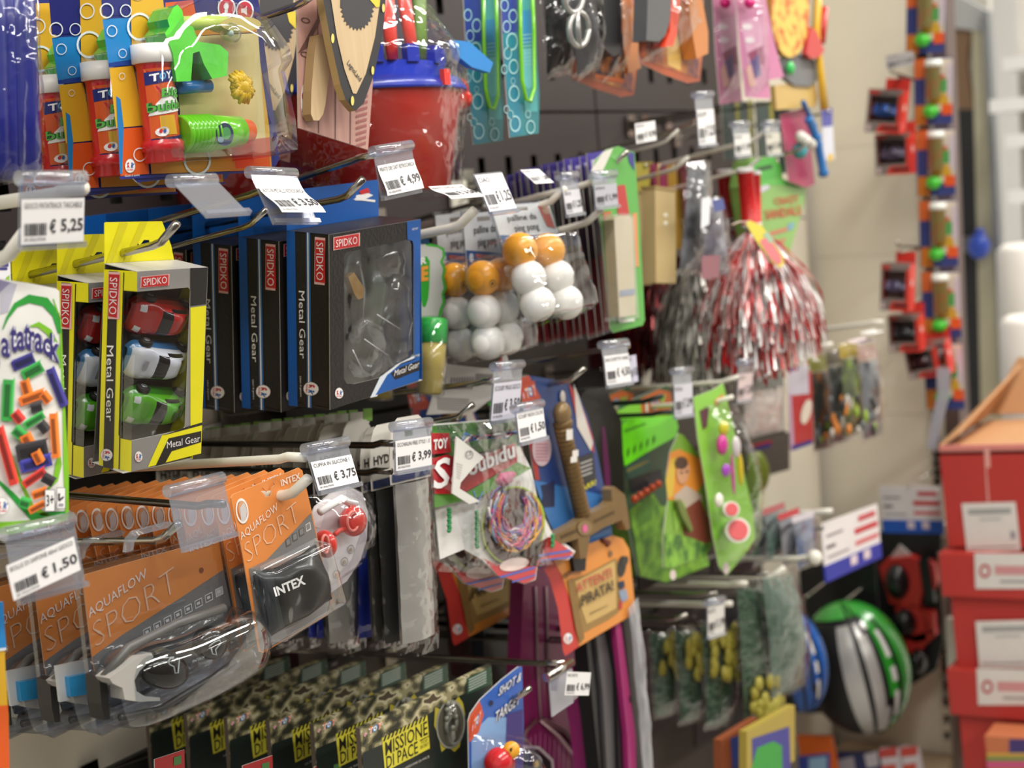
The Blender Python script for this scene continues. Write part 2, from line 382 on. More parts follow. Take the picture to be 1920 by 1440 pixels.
# end wall that faces the aisle
m = M(fw); m.box((-.02, YE+.02, 0), (XE, YE+.05, 3.2), c('#8f897c', .7)); we = struct(m, 'wall_end')
ze = [.0, .5, .862, 1.0, 1.225, 1.47, 1.95, 2.6]
for j in range(len(ze)-1):
    m = M(fw); m.box((-.02, YE, ze[j]+.0004), (XE-.05, YE+.019, ze[j+1]-.0004), CREAM); m.build('panel', we)
m = M(fw); H = [[(XE-.047+d, z), (XE-.033+d, z), (XE-.033+d, z+.021), (XE-.047+d, z+.021)] for d in (.003,) for z in [.1+.04*k for k in range(62)]]
m.slab([(XE-.05, 0), (XE-.012, 0), (XE-.012, 2.6), (XE-.05, 2.6)], YE-.006, YE+.012, c('#cfc8b6', .5), None, H, local=True)
m.box((XE-.049, YE+.013, 0), (XE-.02, YE+.016, 2.6), c('#1c1b1a', .8)); m.build('upright', we)
m = M(fw); m.box((XE-.010, YE-.012, 0), (XE+.022, YE+.06, 2.6), c('#5b4a45', .5)); struct(m, 'trim_1')
# far room: white back wall, door frame, cream door leaf
m = M(fw); m.box((-1, 7.0, 0), (6, 7.1, 3.2), c('#e9e7e2', .7)); struct(m, 'wall_back')
def farslab(px, Y, dpt, mat, name, kind=True, par=None):
    ps = [PY(p, Y) for p in px]; m = M(fw)
    n = len(ps); m.flat([Vector((p.x, Y, p.z)) for p in ps], mat); m.flat([Vector((p.x, Y+dpt, p.z)) for p in ps], mat)
    m.add([(p.x, Y, p.z) for p in ps]+[(p.x, Y+dpt, p.z) for p in ps], [(i, (i+1) % n, (i+1) % n+n, i+n) for i in range(n)], mat)
    o = m.build(name, par)
    if kind: o['kind'] = 'structure'
    return o
farslab([(1772, -60), (1850, -60), (1885, 1000), (1810, 1000)], 5.2, .05, c('#c9c6bd', .6), 'door_1')
d1 = bpy.data.objects['door_1']
farslab([(1776, -20), (1846, 18), (1852, 60), (1786, 52)], 5.12, .07, c('#b8b9b6', .5), 'door_frame', False, d1)
farslab([(1786, 45), (1822, 40), (1812, 120), (1826, 205), (1794, 205)], 5.14, .03, c('#8a6c50', .7), 'reveal', False, d1)
farslab([(1796, 205), (1826, 205), (1850, 800), (1818, 800)], 5.14, .03, c('#2c2c2c', .5), 'dark_strip', False, d1)
farslab([(1822, 40), (1840, 22), (1884, 760), (1842, 900)], 5.13, .04, c('#cdc6a8', .5), 'leaf', False, d1)
farslab([(1842, 20), (1852, 20), (1896, 900), (1884, 900)], 5.08, .06, c('#8d9092', .5), 'door_frame', False, d1)
# white shelving at the far right: two uprights and its shelves
frs = FrW((0, 0, 0), 0)
sh = thing('white_shelving', 'blurred white metal shelving with empty ledges beyond the doorway', 'shelving', frs)
for k, (y0, y1, x0) in enumerate(((105, 128, 1880), (180, 212, 1855), (248, 275, 1885), (352, 380, 1890), (455, 480, 1895))):
    a, b, d = PY((x0, (y0+y1)/2+4), 4.6), PY((2100, y0-10), 4.6), PY((x0, y0), 4.6)
    m = M(frs); m.box((a.x, 4.6, a.z-.02), (b.x, 4.95, a.z+.02), c('#f5f4f1', .4)); m.build('shelf', sh)
a = PY((1900, 0), 4.9); m = M(frs); m.box((a.x, 4.93, 0), (a.x+.8, 4.96, 2.6), c('#dcd6cd', .6)); m.build('back_panel', sh)
for k, (x, y, w_) in enumerate(((1898, 560, 30), (1905, 700, 40))):
    Yk = 4.35-.3*k; p = PY((x, y), Yk); m = M(frs); m.lathe([(0, .07), (.05, .09), (.95, .09), (1, .07)], (p.x+.05, Yk, p.z-.16), (p.x+.05, Yk, p.z+.16), c('#ece6dd', .6), 20)
    o = m.build('paper_roll'); tag1(o, ('white paper roll standing under the lowest white ledge', 'cream paper roll standing above the open red carton')[k], 'paper roll')

# ------------------------------------------------------------ red shipping cartons, right edge
RED = c('#bf3a33', .55, 0, .05); KRAFT = c('#b98a5e', .7, 0, .06)
def shipping(tl, tr, bl, Y, label, open_=False, lid=0, lab=None, lab2=None, seam=None):
    fr = Fr(tl, tr, bl, Y=Y); t = thing('shipping_carton', label, 'carton', fr, 'red cartons stacked at the end of the aisle'); w, h, dp = fr.w, fr.h, .34
    m = M(fr); m.box((0, .006 if lid else 0, -h), (w, dp, -(.012 if open_ else .001)), RED)
    if open_: m.box((0, 0, -.018), (w, .006, 0), c('#e08a80', .5)); m.box((.004, .006, -.0118), (w-.004, dp-.004, -.0105), KRAFT)
    m.build('body', t)
    if lid:
        m = M(fr); m.box((-.012, -.008, -lid), (w+.01, dp+.01, 0), RED); m.build('lid', t)
    if open_:
        for a, b, cc, d in (((0, 0, 0), (0, dp, 0), (.07, dp+.03, .1), (.03, .03, .02)), ((0, dp, 0), (w, dp, 0), (w, dp+.06, .11), (.06, dp+.06, .11)), ((w, 0, 0), (w, dp, 0), (w+.05, dp, .1), (w+.05, 0, .08))):
            m = M(fr); v = [Vector(q) for q in (a, b, cc, d)]; n = (v[1]-v[0]).cross(v[3]-v[0]).normalized()*.004
            m.add(v+[q+n for q in v], [(0, 1, 2, 3), (4, 5, 6, 7), (0, 1, 5, 4), (1, 2, 6, 5), (2, 3, 7, 6), (3, 0, 4, 7)], KRAFT); m.build('flap', t)
    if seam:
        m = M(fr); m.pp([(seam, tl[1]+4), (seam+10, tl[1]+4), (seam+12, tl[1]+40), (seam+5, tl[1]+42), (seam+10, tl[1]+105), (seam+6, tl[1]+105)], c('#e9a79c', .3), .0012); m.build('tape', t)
    for q, logo_ in ((lab, 0), (lab2, 1)):
        if not q: continue
        m = M(fr); m.pp(q, c('#e6e1da', .6), .0095 if lid and logo_ else .0015); a, b, cc, d = q
        P = lambda u, v: (a[0]+u*(b[0]-a[0])+v*(d[0]-a[0]), a[1]+u*(b[1]-a[1])+v*(d[1]-a[1])); o = .0102 if lid and logo_ else .002
        if logo_:
            m.disc(P(.14, .5), 11, 13, c('#c2454a', .5), o, ring=.6); m.pp([P(.28, .35), P(.98, .35), P(.98, .6), P(.28, .6)], c('#d99a9a', .5), o); m.pp([P(.35, .75), P(.98, .75), P(.98, .82), P(.35, .82)], c('#a8a6a6', .5), o)
        else:
            m.pp([P(.1, .12), P(.9, .12), P(.9, .24), P(.1, .24)], c('#a9aaa6', .5), o); m.pp([P(.3, .32), P(.7, .32), P(.7, .36), P(.3, .36)], c('#b9b9b6', .5), o)
            m.pp([P(.84, .6), P(.93, .6), P(.93, .76), P(.84, .76)], c('#9b9aa0', .5), o); m.pp([P(.05, .9), P(.95, .9), P(.95, .93), P(.05, .93)], c('#9b9a96', .5), o)
        m.build('label', t)
    return t
shipping((1760, 836), (2080, 812), (1768, 1024), 2.72, 'open red carton with brown flaps, topmost of the red stack', True, lab=[(1803, 944), (1904, 941), (1914, 1032), (1813, 1035)], seam=1845)
shipping((1774, 1036), (2085, 1040), (1790, 1250), 2.70, 'lidded red carton in the middle of the red stack', lid=.085, lab=[(1829, 1165), (1945, 1162), (1950, 1252), (1836, 1252)], lab2=[(1827, 1037), (1960, 1038), (1965, 1104), (1829, 1104)])
shipping((1789, 1254), (2088, 1262), (1802, 1560), 2.69, 'lidded red carton at the foot of the red stack', lid=.09, lab2=[(1831, 1253), (1965, 1256), (1965, 1322), (1834, 1322)])
fr = Fr((1846, 1380), (2000, 1376), (1850, 1500), Y=2.6); m = M(fr); m.box((0, 0, -fr.h), (fr.w, .07, 0), c('#cf7a50', .5)); t = thing('coloring_set_box', 'small orange box with purple square before the lowest red carton', 'box', fr)
m.build('box', t); m = M(fr); m.rect((1892, 1386), (1990, 1412), c('#4a3a78', .5)); m.rect((1850, 1412), (1990, 1418), c('#d9b04a', .5)); m.rect((1850, 1420), (1990, 1426), c('#6aa05a', .5)); m.rect((1850, 1428), (1990, 1440), c('#d65a8a', .5)); m.build('print', t)
# white pole beside the cartons
p0, p1 = PY((1768, 1035), 2.95), PY((1806, 1440), 2.95); m = M(fw); m.tube([p0, p1-Vector((0, 0, .25))], .011, c('#8c7a70', .5), 10); o = m.build('stand_pole'); tag1(o, 'thin grey-brown pole standing between end panel and red cartons', 'pole')
p = PY((1779, 1210), 2.9); m = M(fw); m.box((p.x-.012, 2.925, p.z-.07), (p.x+.014, 2.942, p.z+.05), c('#f3efe4', .5)); tag1(m.build('paper_label'), 'small white paper label on the pole beside red cartons', 'label')

# ------------------------------------------------------------ left end of the top row: bubble sets
BLUEP, NAVY, YEL, ORA, SKY = c('#1f7dbf', .3), c('#22286f', .3), c('#d8a92c', .3), c('#d65a22', .3), c('#3fa6d8', .3)
fr = Fr((-40, -60), (50, -60), (-20, 345), .33)
t = thing('inflatable_tube_pack', 'dark blue inflatable tubes packed in a bag at the left edge', 'toy', fr)
BT = c('#121e7c', .3, 0, .1, .2, 20, .2)
for k, (a, b) in enumerate((((-24, -70), (-12, 336)), ((6, -70), (14, 338)), ((30, -70), (46, 334)))):
    m = M(fr); A, B = fr.L(a), fr.L(b); A.y = B.y = .004*(k % 2)
    m.tube([A, A.lerp(B, .3)+Vector((.001, 0, 0)), A.lerp(B, .7), A.lerp(B, .96), B], [.013, .0125, .0135, .013, .006], BT, 14); m.build('tube', t)
m = M(fr); filmbag(m, [(-36, -70), (48, -70), (66, 338), (-25, 350)], .014, 3, back=.012); m.build('bag', t)

def bubbles():
    fr = Fr((181, -100), (470, -108), (226, 345), .35); t = thing('bubble_set', 'bubble gun set on blue and yellow card, frontmost, two bottles in clear blister', 'bubble set', fr, 'bubble sets on the top left hook')
    w, h = fr.w, fr.h; m = M(fr)
    r = .006; m.slab([(r, 0), (w-r, 0), (w, -r), (w, -h+r), (w-r, -h), (r, -h), (0, -h+r), (0, -r)], 0, .0015, NAVY, c('#d9d6cf'), local=True); m.build('card', t)
    m = M(fr)
    P = [([(185, -60), (243, -60), (244, 28), (192, 30)], NAVY), ([(192, 36), (244, 33), (246, 112), (203, 118)], BLUEP), ([(203, 118), (246, 113), (246, 122), (204, 126)], c('#1a3f8f', .3)),
         ([(205, 128), (250, 123), (270, 235), (218, 240)], YEL), ([(219, 242), (270, 238), (280, 326), (226, 330)], ORA), ([(244, -60), (300, -60), (316, 82), (247, 88)], YEL),
         ([(300, -60), (480, -60), (478, 40), (310, 40)], NAVY), ([(310, 5), (362, 0), (370, 40), (312, 44)], ORA), ([(310, 44), (480, 36), (482, 60), (312, 70)], c('#c98a2a', .3)),
         ([(480, 5), (480, 60), (505, 240), (508, 300), (480, 300)], YEL), ([(325, 70), (484, 62), (500, 290), (345, 298)], c('#d8c98a', .35)), ([(282, 298), (508, 290), (510, 318), (284, 326)], c('#c98c2e', .3)),
         ([(440, 296), (505, 292), (507, 312), (442, 316)], ORA), ([(224, 331), (513, 318), (514, 322), (226, 336)], c('#2d3486', .3)), ([(218, 180), (226, 186), (232, 238), (229, 326), (225, 326)], BLUEP)]
    for k, (q, mm) in enumerate(P): m.pp(q, mm, .0004+.00004*k)
    RW = c('#dfe6ea', .3)
    for x, y, rr in ((210, 58, 10), (230, 100, 8), (200, 20, 13), (262, 50, 24), (229, 143, 6), (262, 290, 12), (370, 300, 26), (258, -15, 14), (236, 20, 11)):
        m.disc((x, y), rr, rr*1.1, RW, .0014, 20, ring=.84)
    for x, y in ((425, 15), (459, 20)):
        m.disc((x, y), 17, 20, RW, .0014); m.disc((x, y), 14, 17, c('#b5233a', .4), .0016)
    m.disc((424, 12), 5, 6, RW, .0018); m.pp([(421, 18), (427, 18), (427, 24), (421, 24)], RW, .0018); m.pp([(452, 16), (457, 16), (463, 11), (463, 29), (457, 24), (452, 24)], RW, .0018)
    logo(m, (244, 312), 13, .0012, sx=.9); m.text('Giochi di qualit\u00e0', (234, 333), (262, 331), (234, 328), RW, .0016); m.build('print', t)
    # upright bottle
    b = M(fr); A, B = fr.L((284, 84), .012), fr.L((309, 305), .012); R = fr.size(40)
    WH, RD = c('#efece6', .4), c('#c41f26', .28, 0, .04, 0, 40, .4)
    b.lathe([(0, R*1.02), (.155, R*1.05), (.16, R*.93), (.19, R*.86), (.80, R*.86), (.83, R*1.02), (.9, R*1.02), (.905, R*.94), (.99, R*.98), (1, R*.9)], A, B, WH, 32, [c('#e08428', .4) if False else WH, WH, RD, RD, RD, RD, RD, RD, RD]); bt = b.build('bottle', t)
    b = M(fr); b.bend = (A, B, R*.875)
    b.pp([(259, 131), (290, 130), (325, 128), (345, 264), (310, 268), (277, 270)], ORA, .0003)
    b.pp([(259, 138), (296, 134), (302, 154), (262, 162)], NAVY, .0006)
    for i, (ch, mm) in enumerate((('T', '#ffffff'), ('O', '#5ab0e0'), ('Y', '#ffffff'))): b.text(ch, (268+i*9, 156-i*2), (277+i*9, 154-i*2), (267+i*9, 142-i*2), c(mm), .0009, 'F', .03)
    b.pp([(308, 132), (322, 130), (328, 175), (314, 170)], BLUEP, .0006); b.pp([(280, 220), (300, 218), (306, 254), (284, 256)], YEL, .0006)
    b.pp([(276, 196), (286, 178), (292, 166), (312, 168), (315, 184), (321, 196), (321, 208), (296, 214), (272, 219)], c('#f2f2ea'), .0008)
    GR = c('#5fb84a', .35)
    b.text('Big', (282, 191), (310, 186), (281, 169), c('#1f6a33', .4), .0012, 'F', .06); b.text('Big', (282, 191), (310, 186), (281, 169), GR, .0015, 'F', .02)
    b.text('bubbles', (271, 213), (321, 205), (270, 195), c('#1f6a33', .4), .0012, 'F', .06); b.text('bubbles', (271, 213), (321, 205), (270, 195), GR, .0015, 'F', .02)
    b.pp([(275, 262), (302, 258), (340, 250), (344, 264), (310, 268), (278, 271)], NAVY, .0007); b.disc((286, 249), 7, 9, c('#efeae8'), .001, 12); b.disc((284, 248), 1.8, 4, c('#c8283a'), .0012, 8); b.disc((288, 248), 1.8, 4, c('#2b5fa8'), .0012, 8)
    o = b.build('label', bt)
    # bubble gun with fan and lying refill
    g = M(fr); GT = c('#63de48', .15, 0, .3, .6, 45, .6); GD = c('#3aa83a', .2, 0, .15, .3, 60, .6)
    g.slab([(325, 14), (333, 9), (342, 20), (346, 45), (362, 50), (372, 78), (412, 84), (428, 98), (426, 142), (398, 148), (382, 120), (374, 96), (362, 100), (358, 152), (331, 153), (324, 100), (309, 62), (318, 50), (314, 36)], -.03, -.006, GT, GD); g.build('gun_body', t)
    g = M(fr); g.ptube([(332, 45), (420, 40)], .006, c('#c9e06a', .2), .02); g.slab(ring(20, 452, 45, 38, 14), -.026, -.01, c('#c9b86a', .25), local=False); g.build('barrel', t)
    g = M(fr); q = fr.L((432, 62), .024); g.ball(q, fr.size(22), clear('#eaf4f0', .7, .04, 0)); g.ball(q, fr.size(7), c('#dde4e2', .15), (1, 1, 1), 12, 8); g.build('clear_ball', t)
    g = M(fr); q = fr.L((452, 163), .022); YF = c('#d8b21c', .3, 0, .2, .6, 90)
    for k in range(26):
        a = 2*pi*k/26; e = q+Vector((cos(a), 0, sin(a)))*fr.size(36)*random.uniform(.8, 1.1); g.tube([q, q.lerp(e, .6)+Vector((random.uniform(-.003, .003), -.003, 0)), e], [.0035, .003, .0012], YF, 6)
    g.ball(q, fr.size(26), YF, (1, .5, 1), 22, 12, None, .45); g.build('fan', t)
    g = M(fr); g.ptube([(330, 165), (392, 161)], fr.size(13), c('#1d72b4', .2), .016, 18); g.build('battery_band', t)
    g = M(fr); A, B = fr.L((335, 252), .016), fr.L((466, 246), .016); pr = [(0, fr.size(34))]
    for k in range(8): pr += [(.03+k*.055, fr.size(38)), (.05+k*.055, fr.size(37)), (.06+k*.055, fr.size(29)), (.078+k*.055, fr.size(30))]
    LG = c('#6fcf1e', .18, 0, .06, 0, 40, .5); pr += [(.5, fr.size(35)), (.84, fr.size(32)), (.85, fr.size(28)), (1, fr.size(24))]
    g.lathe(pr, A, B, LG, 28, [LG]*(len(pr)-3)+[c('#f06a2c', .3)]*2); rb = g.build('refill_bottle', t)
    g = M(fr); g.disc((421, 252), 17, 22, c('#1f3558', .35), .016+fr.size(35), 18); g.disc((424, 250), 9, 12, c('#4a9a58', .35), .0165+fr.size(35), 12); g.disc((414, 262), 6, 6, c('#6f8f9f'), .0165+fr.size(35), 8); g.build('label', rb)
    # blister shell
    g = M(fr); o1 = [(245, 75), (262, 70), (300, 20), (330, 3), (400, 8), (462, 40), (498, 90), (505, 118), (490, 140), (512, 235), (516, 292), (470, 298), (350, 306), (276, 306), (262, 240)]
    P0 = [fr.L(p) for p in o1]; cx = sum(p.x for p in P0)/len(P0); cz = sum(p.z for p in P0)/len(P0); n = len(P0); vs = []
    for k, (s_, y) in enumerate(((1, -.001), (.985, -.022), (.95, -.031), (.6, -.034), (.05, -.034))):
        for p in P0: vs.append((cx+(p.x-cx)*s_, y, cz+(p.z-cz)*s_))
    g.add(vs, [(k*n+i, k*n+(i+1) % n, (k+1)*n+(i+1) % n, (k+1)*n+i) for k in range(4) for i in range(n)], BLIST, True)
    g.slab([(472, 262), (515, 256), (517, 292), (474, 298)], -.026, -.002, clear('#f2b0b4', .4, .1, 0)); g.build('blister', t)
    return t
t = bubbles()
dup(t, (-.062, 0, -.007), 'bubble gun set on blue and yellow card, second from the front')
k = dup(t, (-.122, -.003, -.012), 'bubble gun set third from the front, beside dark blue tubes')
hook((600, -20), .40, 'chrome hook at the top left that carries the bubble sets', rise=.01)

# ------------------------------------------------------------ wooden toys
def plank_card():
    fr = Fr((553, -40), (702, -60), (561, 240), .36); t = thing('wooden_sword_set', 'wooden shield and knife on a pink plank card beside the red bucket', 'toy weapon set', fr)
    m = M(fr); out = [(553, -60), (704, -60), (699, 157), (690, 281), (561, 240), (557, 0)]; WD = two('#b08279', '#cda294', 9, .5, 'noise', .6, .3, stretch=(12, 1, 1))
    m.slab(out, 0, .002, WD, c('#d8c6b0')); m.build('card', t)
    m = M(fr); K = c('#6b4a44', .6)
    for a, b in (((594, -60), (597, 250)), ((630, 60), (628, 262)), ((657, 150), (656, 272))): m.pp([a, (a[0]+1.6, a[1]), (b[0]+1.6, b[1]), b], K)
    m.pp([(559, 100), (575, 90), (640, -40), (638, -44)], K, .0005)
    random.seed(4); RB = c('#9e5f5c', .6)
    for k in range(9):
        y = 183+k*11; m.pp([(668, y), (690-k*.5, y-6), (690-k*.5, y-1), (668, y+5)], RB, .0005)
    for x, y in ((573, 38), (572, 102)): m.disc((x, y), 9, 5, K, .0005, 14, .3, .7)
    m.disc((570, 190), 6, 32, c('#e8dfd8'), .0006); m.disc((568, 180), 2, 6, c('#b0555a'), .0009, 8); m.disc((572, 180), 2, 6, c('#b0555a'), .0009, 8); m.text('GLOBO', (565, 210), (575, 212), (565, 204), c('#b0555a'), .0009); m.build('print', t)
    WOOD = two('#bfa27a', '#d0b892', 22, .5, 'noise', .5, .4, stretch=(8, 1, .5))
    m = M(fr); m.slab([(596, 66), (603, 64), (617, 92), (620, 122), (610, 196), (606, 214), (598, 226), (588, 226), (583, 214), (584, 170), (590, 100)], -.012, -.002, WOOD, c('#a88a60')); m.build('knife', t)
    m = M(fr); sh = [(602, -60), (606, 0), (622, 85), (638, 158), (648, 187), (666, 208), (682, 194), (702, 138), (719, 56), (724, -10), (722, -60)]
    m.slab(sh, -.03, -.022, c('#2c2b2d', .5), c('#b89a68', .5)); s_ = m.build('shield', t)
    m = M(fr); inn = [(617, -60), (621, 0), (632, 70), (646, 130), (662, 175), (668, 176), (686, 138), (703, 70), (713, 0), (712, -60)]; m.pp(inn, WOOD, .0305)
    gear = []
    for k in range(27):
        a = pi*(.02+.96*k/26); rr = 1 if k % 2 else .86; gear.append((670+32*cos(a)*rr, 14+44*sin(a)*rr))
    m.pp([(702, -60), (702, 14)]+gear+[(638, 14), (640, -60)], c('#3a393c', .5), .0309)
    m.pp([(690, -20), (712, -20), (712, 12), (706, 14), (694, 0)], c('#e3c93a', .5), .0313)
    for x, y, a, b in ((624, 72, 3, 9), (661, 189, 3, 9), (699, 132, 2.6, 8), (719, 15, 2.6, 8)): m.disc((x, y), a, b, c('#e3d070', .5), .0312)
    m.text('LegnoLand', (649, 122), (673, 156), (655, 112), c('#2c2b2d', .5), .031, 'F', .01); m.build('print', s_)
    return t
t = plank_card(); k = dup(t, (-.12, .02, -.004), 'wooden shield set behind the plank card, mostly hidden by the bubble blister')

# ------------------------------------------------------------ beach buckets in film bags
def bucket():
    fr = Fr((700, 150), (942, 150), (712, 345), .36); t = thing('beach_bucket', 'red beach bucket with blue castle rim in a clear bag, front one', 'bucket', fr, 'bagged beach buckets')
    R = fr.w*.49; cx = fr.w*.5; ax = R; h = fr.size(205)
    RD = c('#f23a2e', .3, 0, .05, 0, 20, .3); BL = c('#2038b4', .3, 0, .05, 0, 20, .3)
    m = M(fr); m.lathe([(0, R*.93), (.04, R), (.06, R*.985), (1, R*.82)], (cx, ax, .0), (cx, ax, -h), RD, 40); m.build('body', t)
    m = M(fr); m.lathe([(0, R*.84), (.55, R*.86), (.56, R*1.0), (.9, R*1.05), (1, R*1.05)], (cx, ax, .026), (cx, ax, -.004), BL, 40)
    for k in range(14):
        a = 2*pi*k/14; ex, ey = cos(a), sin(a); q = lambda rr, s_, z: (cx+rr*ex-s_*ey, ax+rr*ey+s_*ex, z)
        v = [q(rr, s_, z) for rr in (R*.78, R*.86) for s_ in (-.008, .008) for z in (.024, .042)]
        m.add(v, [(0, 1, 3, 2), (4, 6, 7, 5), (0, 4, 5, 1), (2, 3, 7, 6), (1, 5, 7, 3)], BL)
    m.box((cx-.006, -.008, -.002), (cx+.004, -.002, .014), RD); m.build('castle_rim', t)
    m = M(fr); m.ball((fr.w*.97, R*.5, .0), .016, RD, (1, .7, 1)); m.ball((fr.w*.97, R*.5, -.008), .02, RD, (1, .7, .6)); m.build('ear', t)
    m = M(fr); m.tube([(cx+R*cos(a)*.95, ax*.9, .02+.13*sin(a)) for a in [pi*i/14 for i in range(15)]], .0035, BL, 8); m.build('handle', t)
    for k, (a, b) in enumerate((((736, 112), (722, -40)), ((775, 110), (752, -40)), ((790, 112), (785, -40)))):
        m = M(fr); A, B = fr.L(a, -.03-.02*k), fr.L(b, -.03-.02*k); m.tube([A, A.lerp(B, .3), B], [.008, .010, .011], RD if k < 2 else c('#76a03a', .4), 10, True, .5); m.build('spade', t)
    m = M(fr); q = fr.L((880, 110), .002); m.slab([(850, 75), (880, 78), (925, 118), (918, 136), (885, 126), (862, 108)], -.004, .004, c('#2f86cf', .35)); m.build('mould', t)
    m = M(fr)
    def bag(u, v):
        a = -pi*.08+pi*1.16*u; zz = .135-(h+.145)*v; taper = (.30+.75*min(1, v/.38)**.8) if v < .38 else 1.06-(v-.38)*.22
        nz = noise.noise(Vector((u*7, v*8, 1)))+.7*noise.noise(Vector((u*19, v*17, 5)))
        return Vector((cx-R*taper*cos(a)*(1+.035*nz), ax-R*taper*sin(a)*(1+.035*nz)-.002, zz+.003*nz))
    m.grid(bag, 36, 36, FILM); m.build('bag', t)
    return t
t = bucket()
dup(t, (-.185, .03, -.012), 'red beach bucket with blue rim, hung behind the front bucket')
# ------------------------------------------------------------ boxed toy cars
YLW, GREYC, KB, SILV = c('#efe61c', .35), c('#8d8b88', .45), c('#262422', .4), c('#b9b6b1', .4)
SPR = c('#c3282c', .35); WP = c('#f1efec', .4)
def spidko(m, q, a, b, cc, off, pl='F'):
    P = lambda u, v: (q[0][0]+u*(q[1][0]-q[0][0])+v*(q[3][0]-q[0][0]), q[0][1]+u*(q[1][1]-q[0][1])+v*(q[3][1]-q[0][1]))
    m.pp([P(-.04, -.06), P(1.04, -.06), P(1.04, 1.06), P(-.04, 1.06)], c('#e9b9b4', .4), off, pl); m.pp(q, SPR, off+.0002, pl); m.text('SPIDKO', a, b, cc, WP, off+.0004, pl, -.005)
def toycar(par, P, L, ang, body, acc, name='toy_car', deco=None, tilt=.25):
    """small car, roof towards the viewer, nose to the left"""
    W = L*.46; GLS = c('#17181b', .12, 0, .05, 0, 40, .5); R = Matrix.Translation(P)@Matrix.Rotation(ang, 4, 'Y')@Matrix.Rotation(tilt, 4, 'X')
    def hw(u): return W*.5*(.74+.26*math.sin(pi*min(1, u*1.25+.05))**.5+(.09*math.exp(-((u-.2)/.09)**2)+.12*math.exp(-((u-.8)/.1)**2))-.25*max(0, .06-u)/.06-.2*max(0, u-.94)/.06)
    def H(u, v):
        s = abs(v-.5)*2; body_h = L*(.12+.09*math.sin(pi*min(1, u*.9+.08)))*(1-s**6*.75)*min(1, (u+.03)/.12, (1.03-u)/.1)
        cab = L*.105*max(0, math.sin(pi*max(0, min(1, (u-.3)/.52))))**.7*max(0, 1-(s/.82)**4); return body_h+cab
    def fn(u, v): return R@Vector(((u-.5)*L, -H(u, v), (v-.5)*2*hw(u)))
    def mf(u, v):
        s = abs(v-.5)*2
        if .32 < u < .47 and s < .66: return GLS
        if .68 < u < .78 and s < .6: return GLS
        if .45 < u < .72 and .66 < s < .8: return GLS
        if s > .9 or u < .04: return acc
        if .05 < u < .13 and .45 < s < .8: return c('#d9dde0', .2)
        return body
    m = M(); m.fr = None; m.grid(fn, 30, 18, body, True, mf); m.grid(lambda u, v: R@Vector(((u-.5)*L, .003, (v-.5)*2*hw(u))), 8, 4, acc)
    n = 20
    for v0, sg in ((0, 0), (1, 1)): m.grid(lambda u, v: R@Vector(((u-.5)*L, .003-(H(u, v0)+.003)*v, (v0-.5)*2*hw(u))), 24, 1, acc)
    if deco:
        for u, hh, mm in deco: m.add([R@Vector(((u+du-.5)*L, -H(u, .5)-.0012, dv)) for du, dv in ((-.035, -.06*L), (.035, -.06*L), (.035, .06*L), (-.035, .06*L))], [(0, 1, 2, 3)], mm)
    o = m.build(name, par)
    for u in (.2, .8):
        for sg in (-1, 1):
            w = M(); q = R@Vector(((u-.5)*L, -.004, sg*(hw(u)-.002))); q2 = R@Vector(((u-.5)*L, -.004, sg*(hw(u)+.0025)))
            w.lathe([(0, L*.085), (.8, L*.085), (1, L*.07)], q, q2, c('#151515', .6), 14, None); w.lathe([(0, L*.045), (1, L*.04)], q2, q2+(q2-q)*.12, c('#b8babd', .25, .8), 10); w.build('wheel', o)
    return o
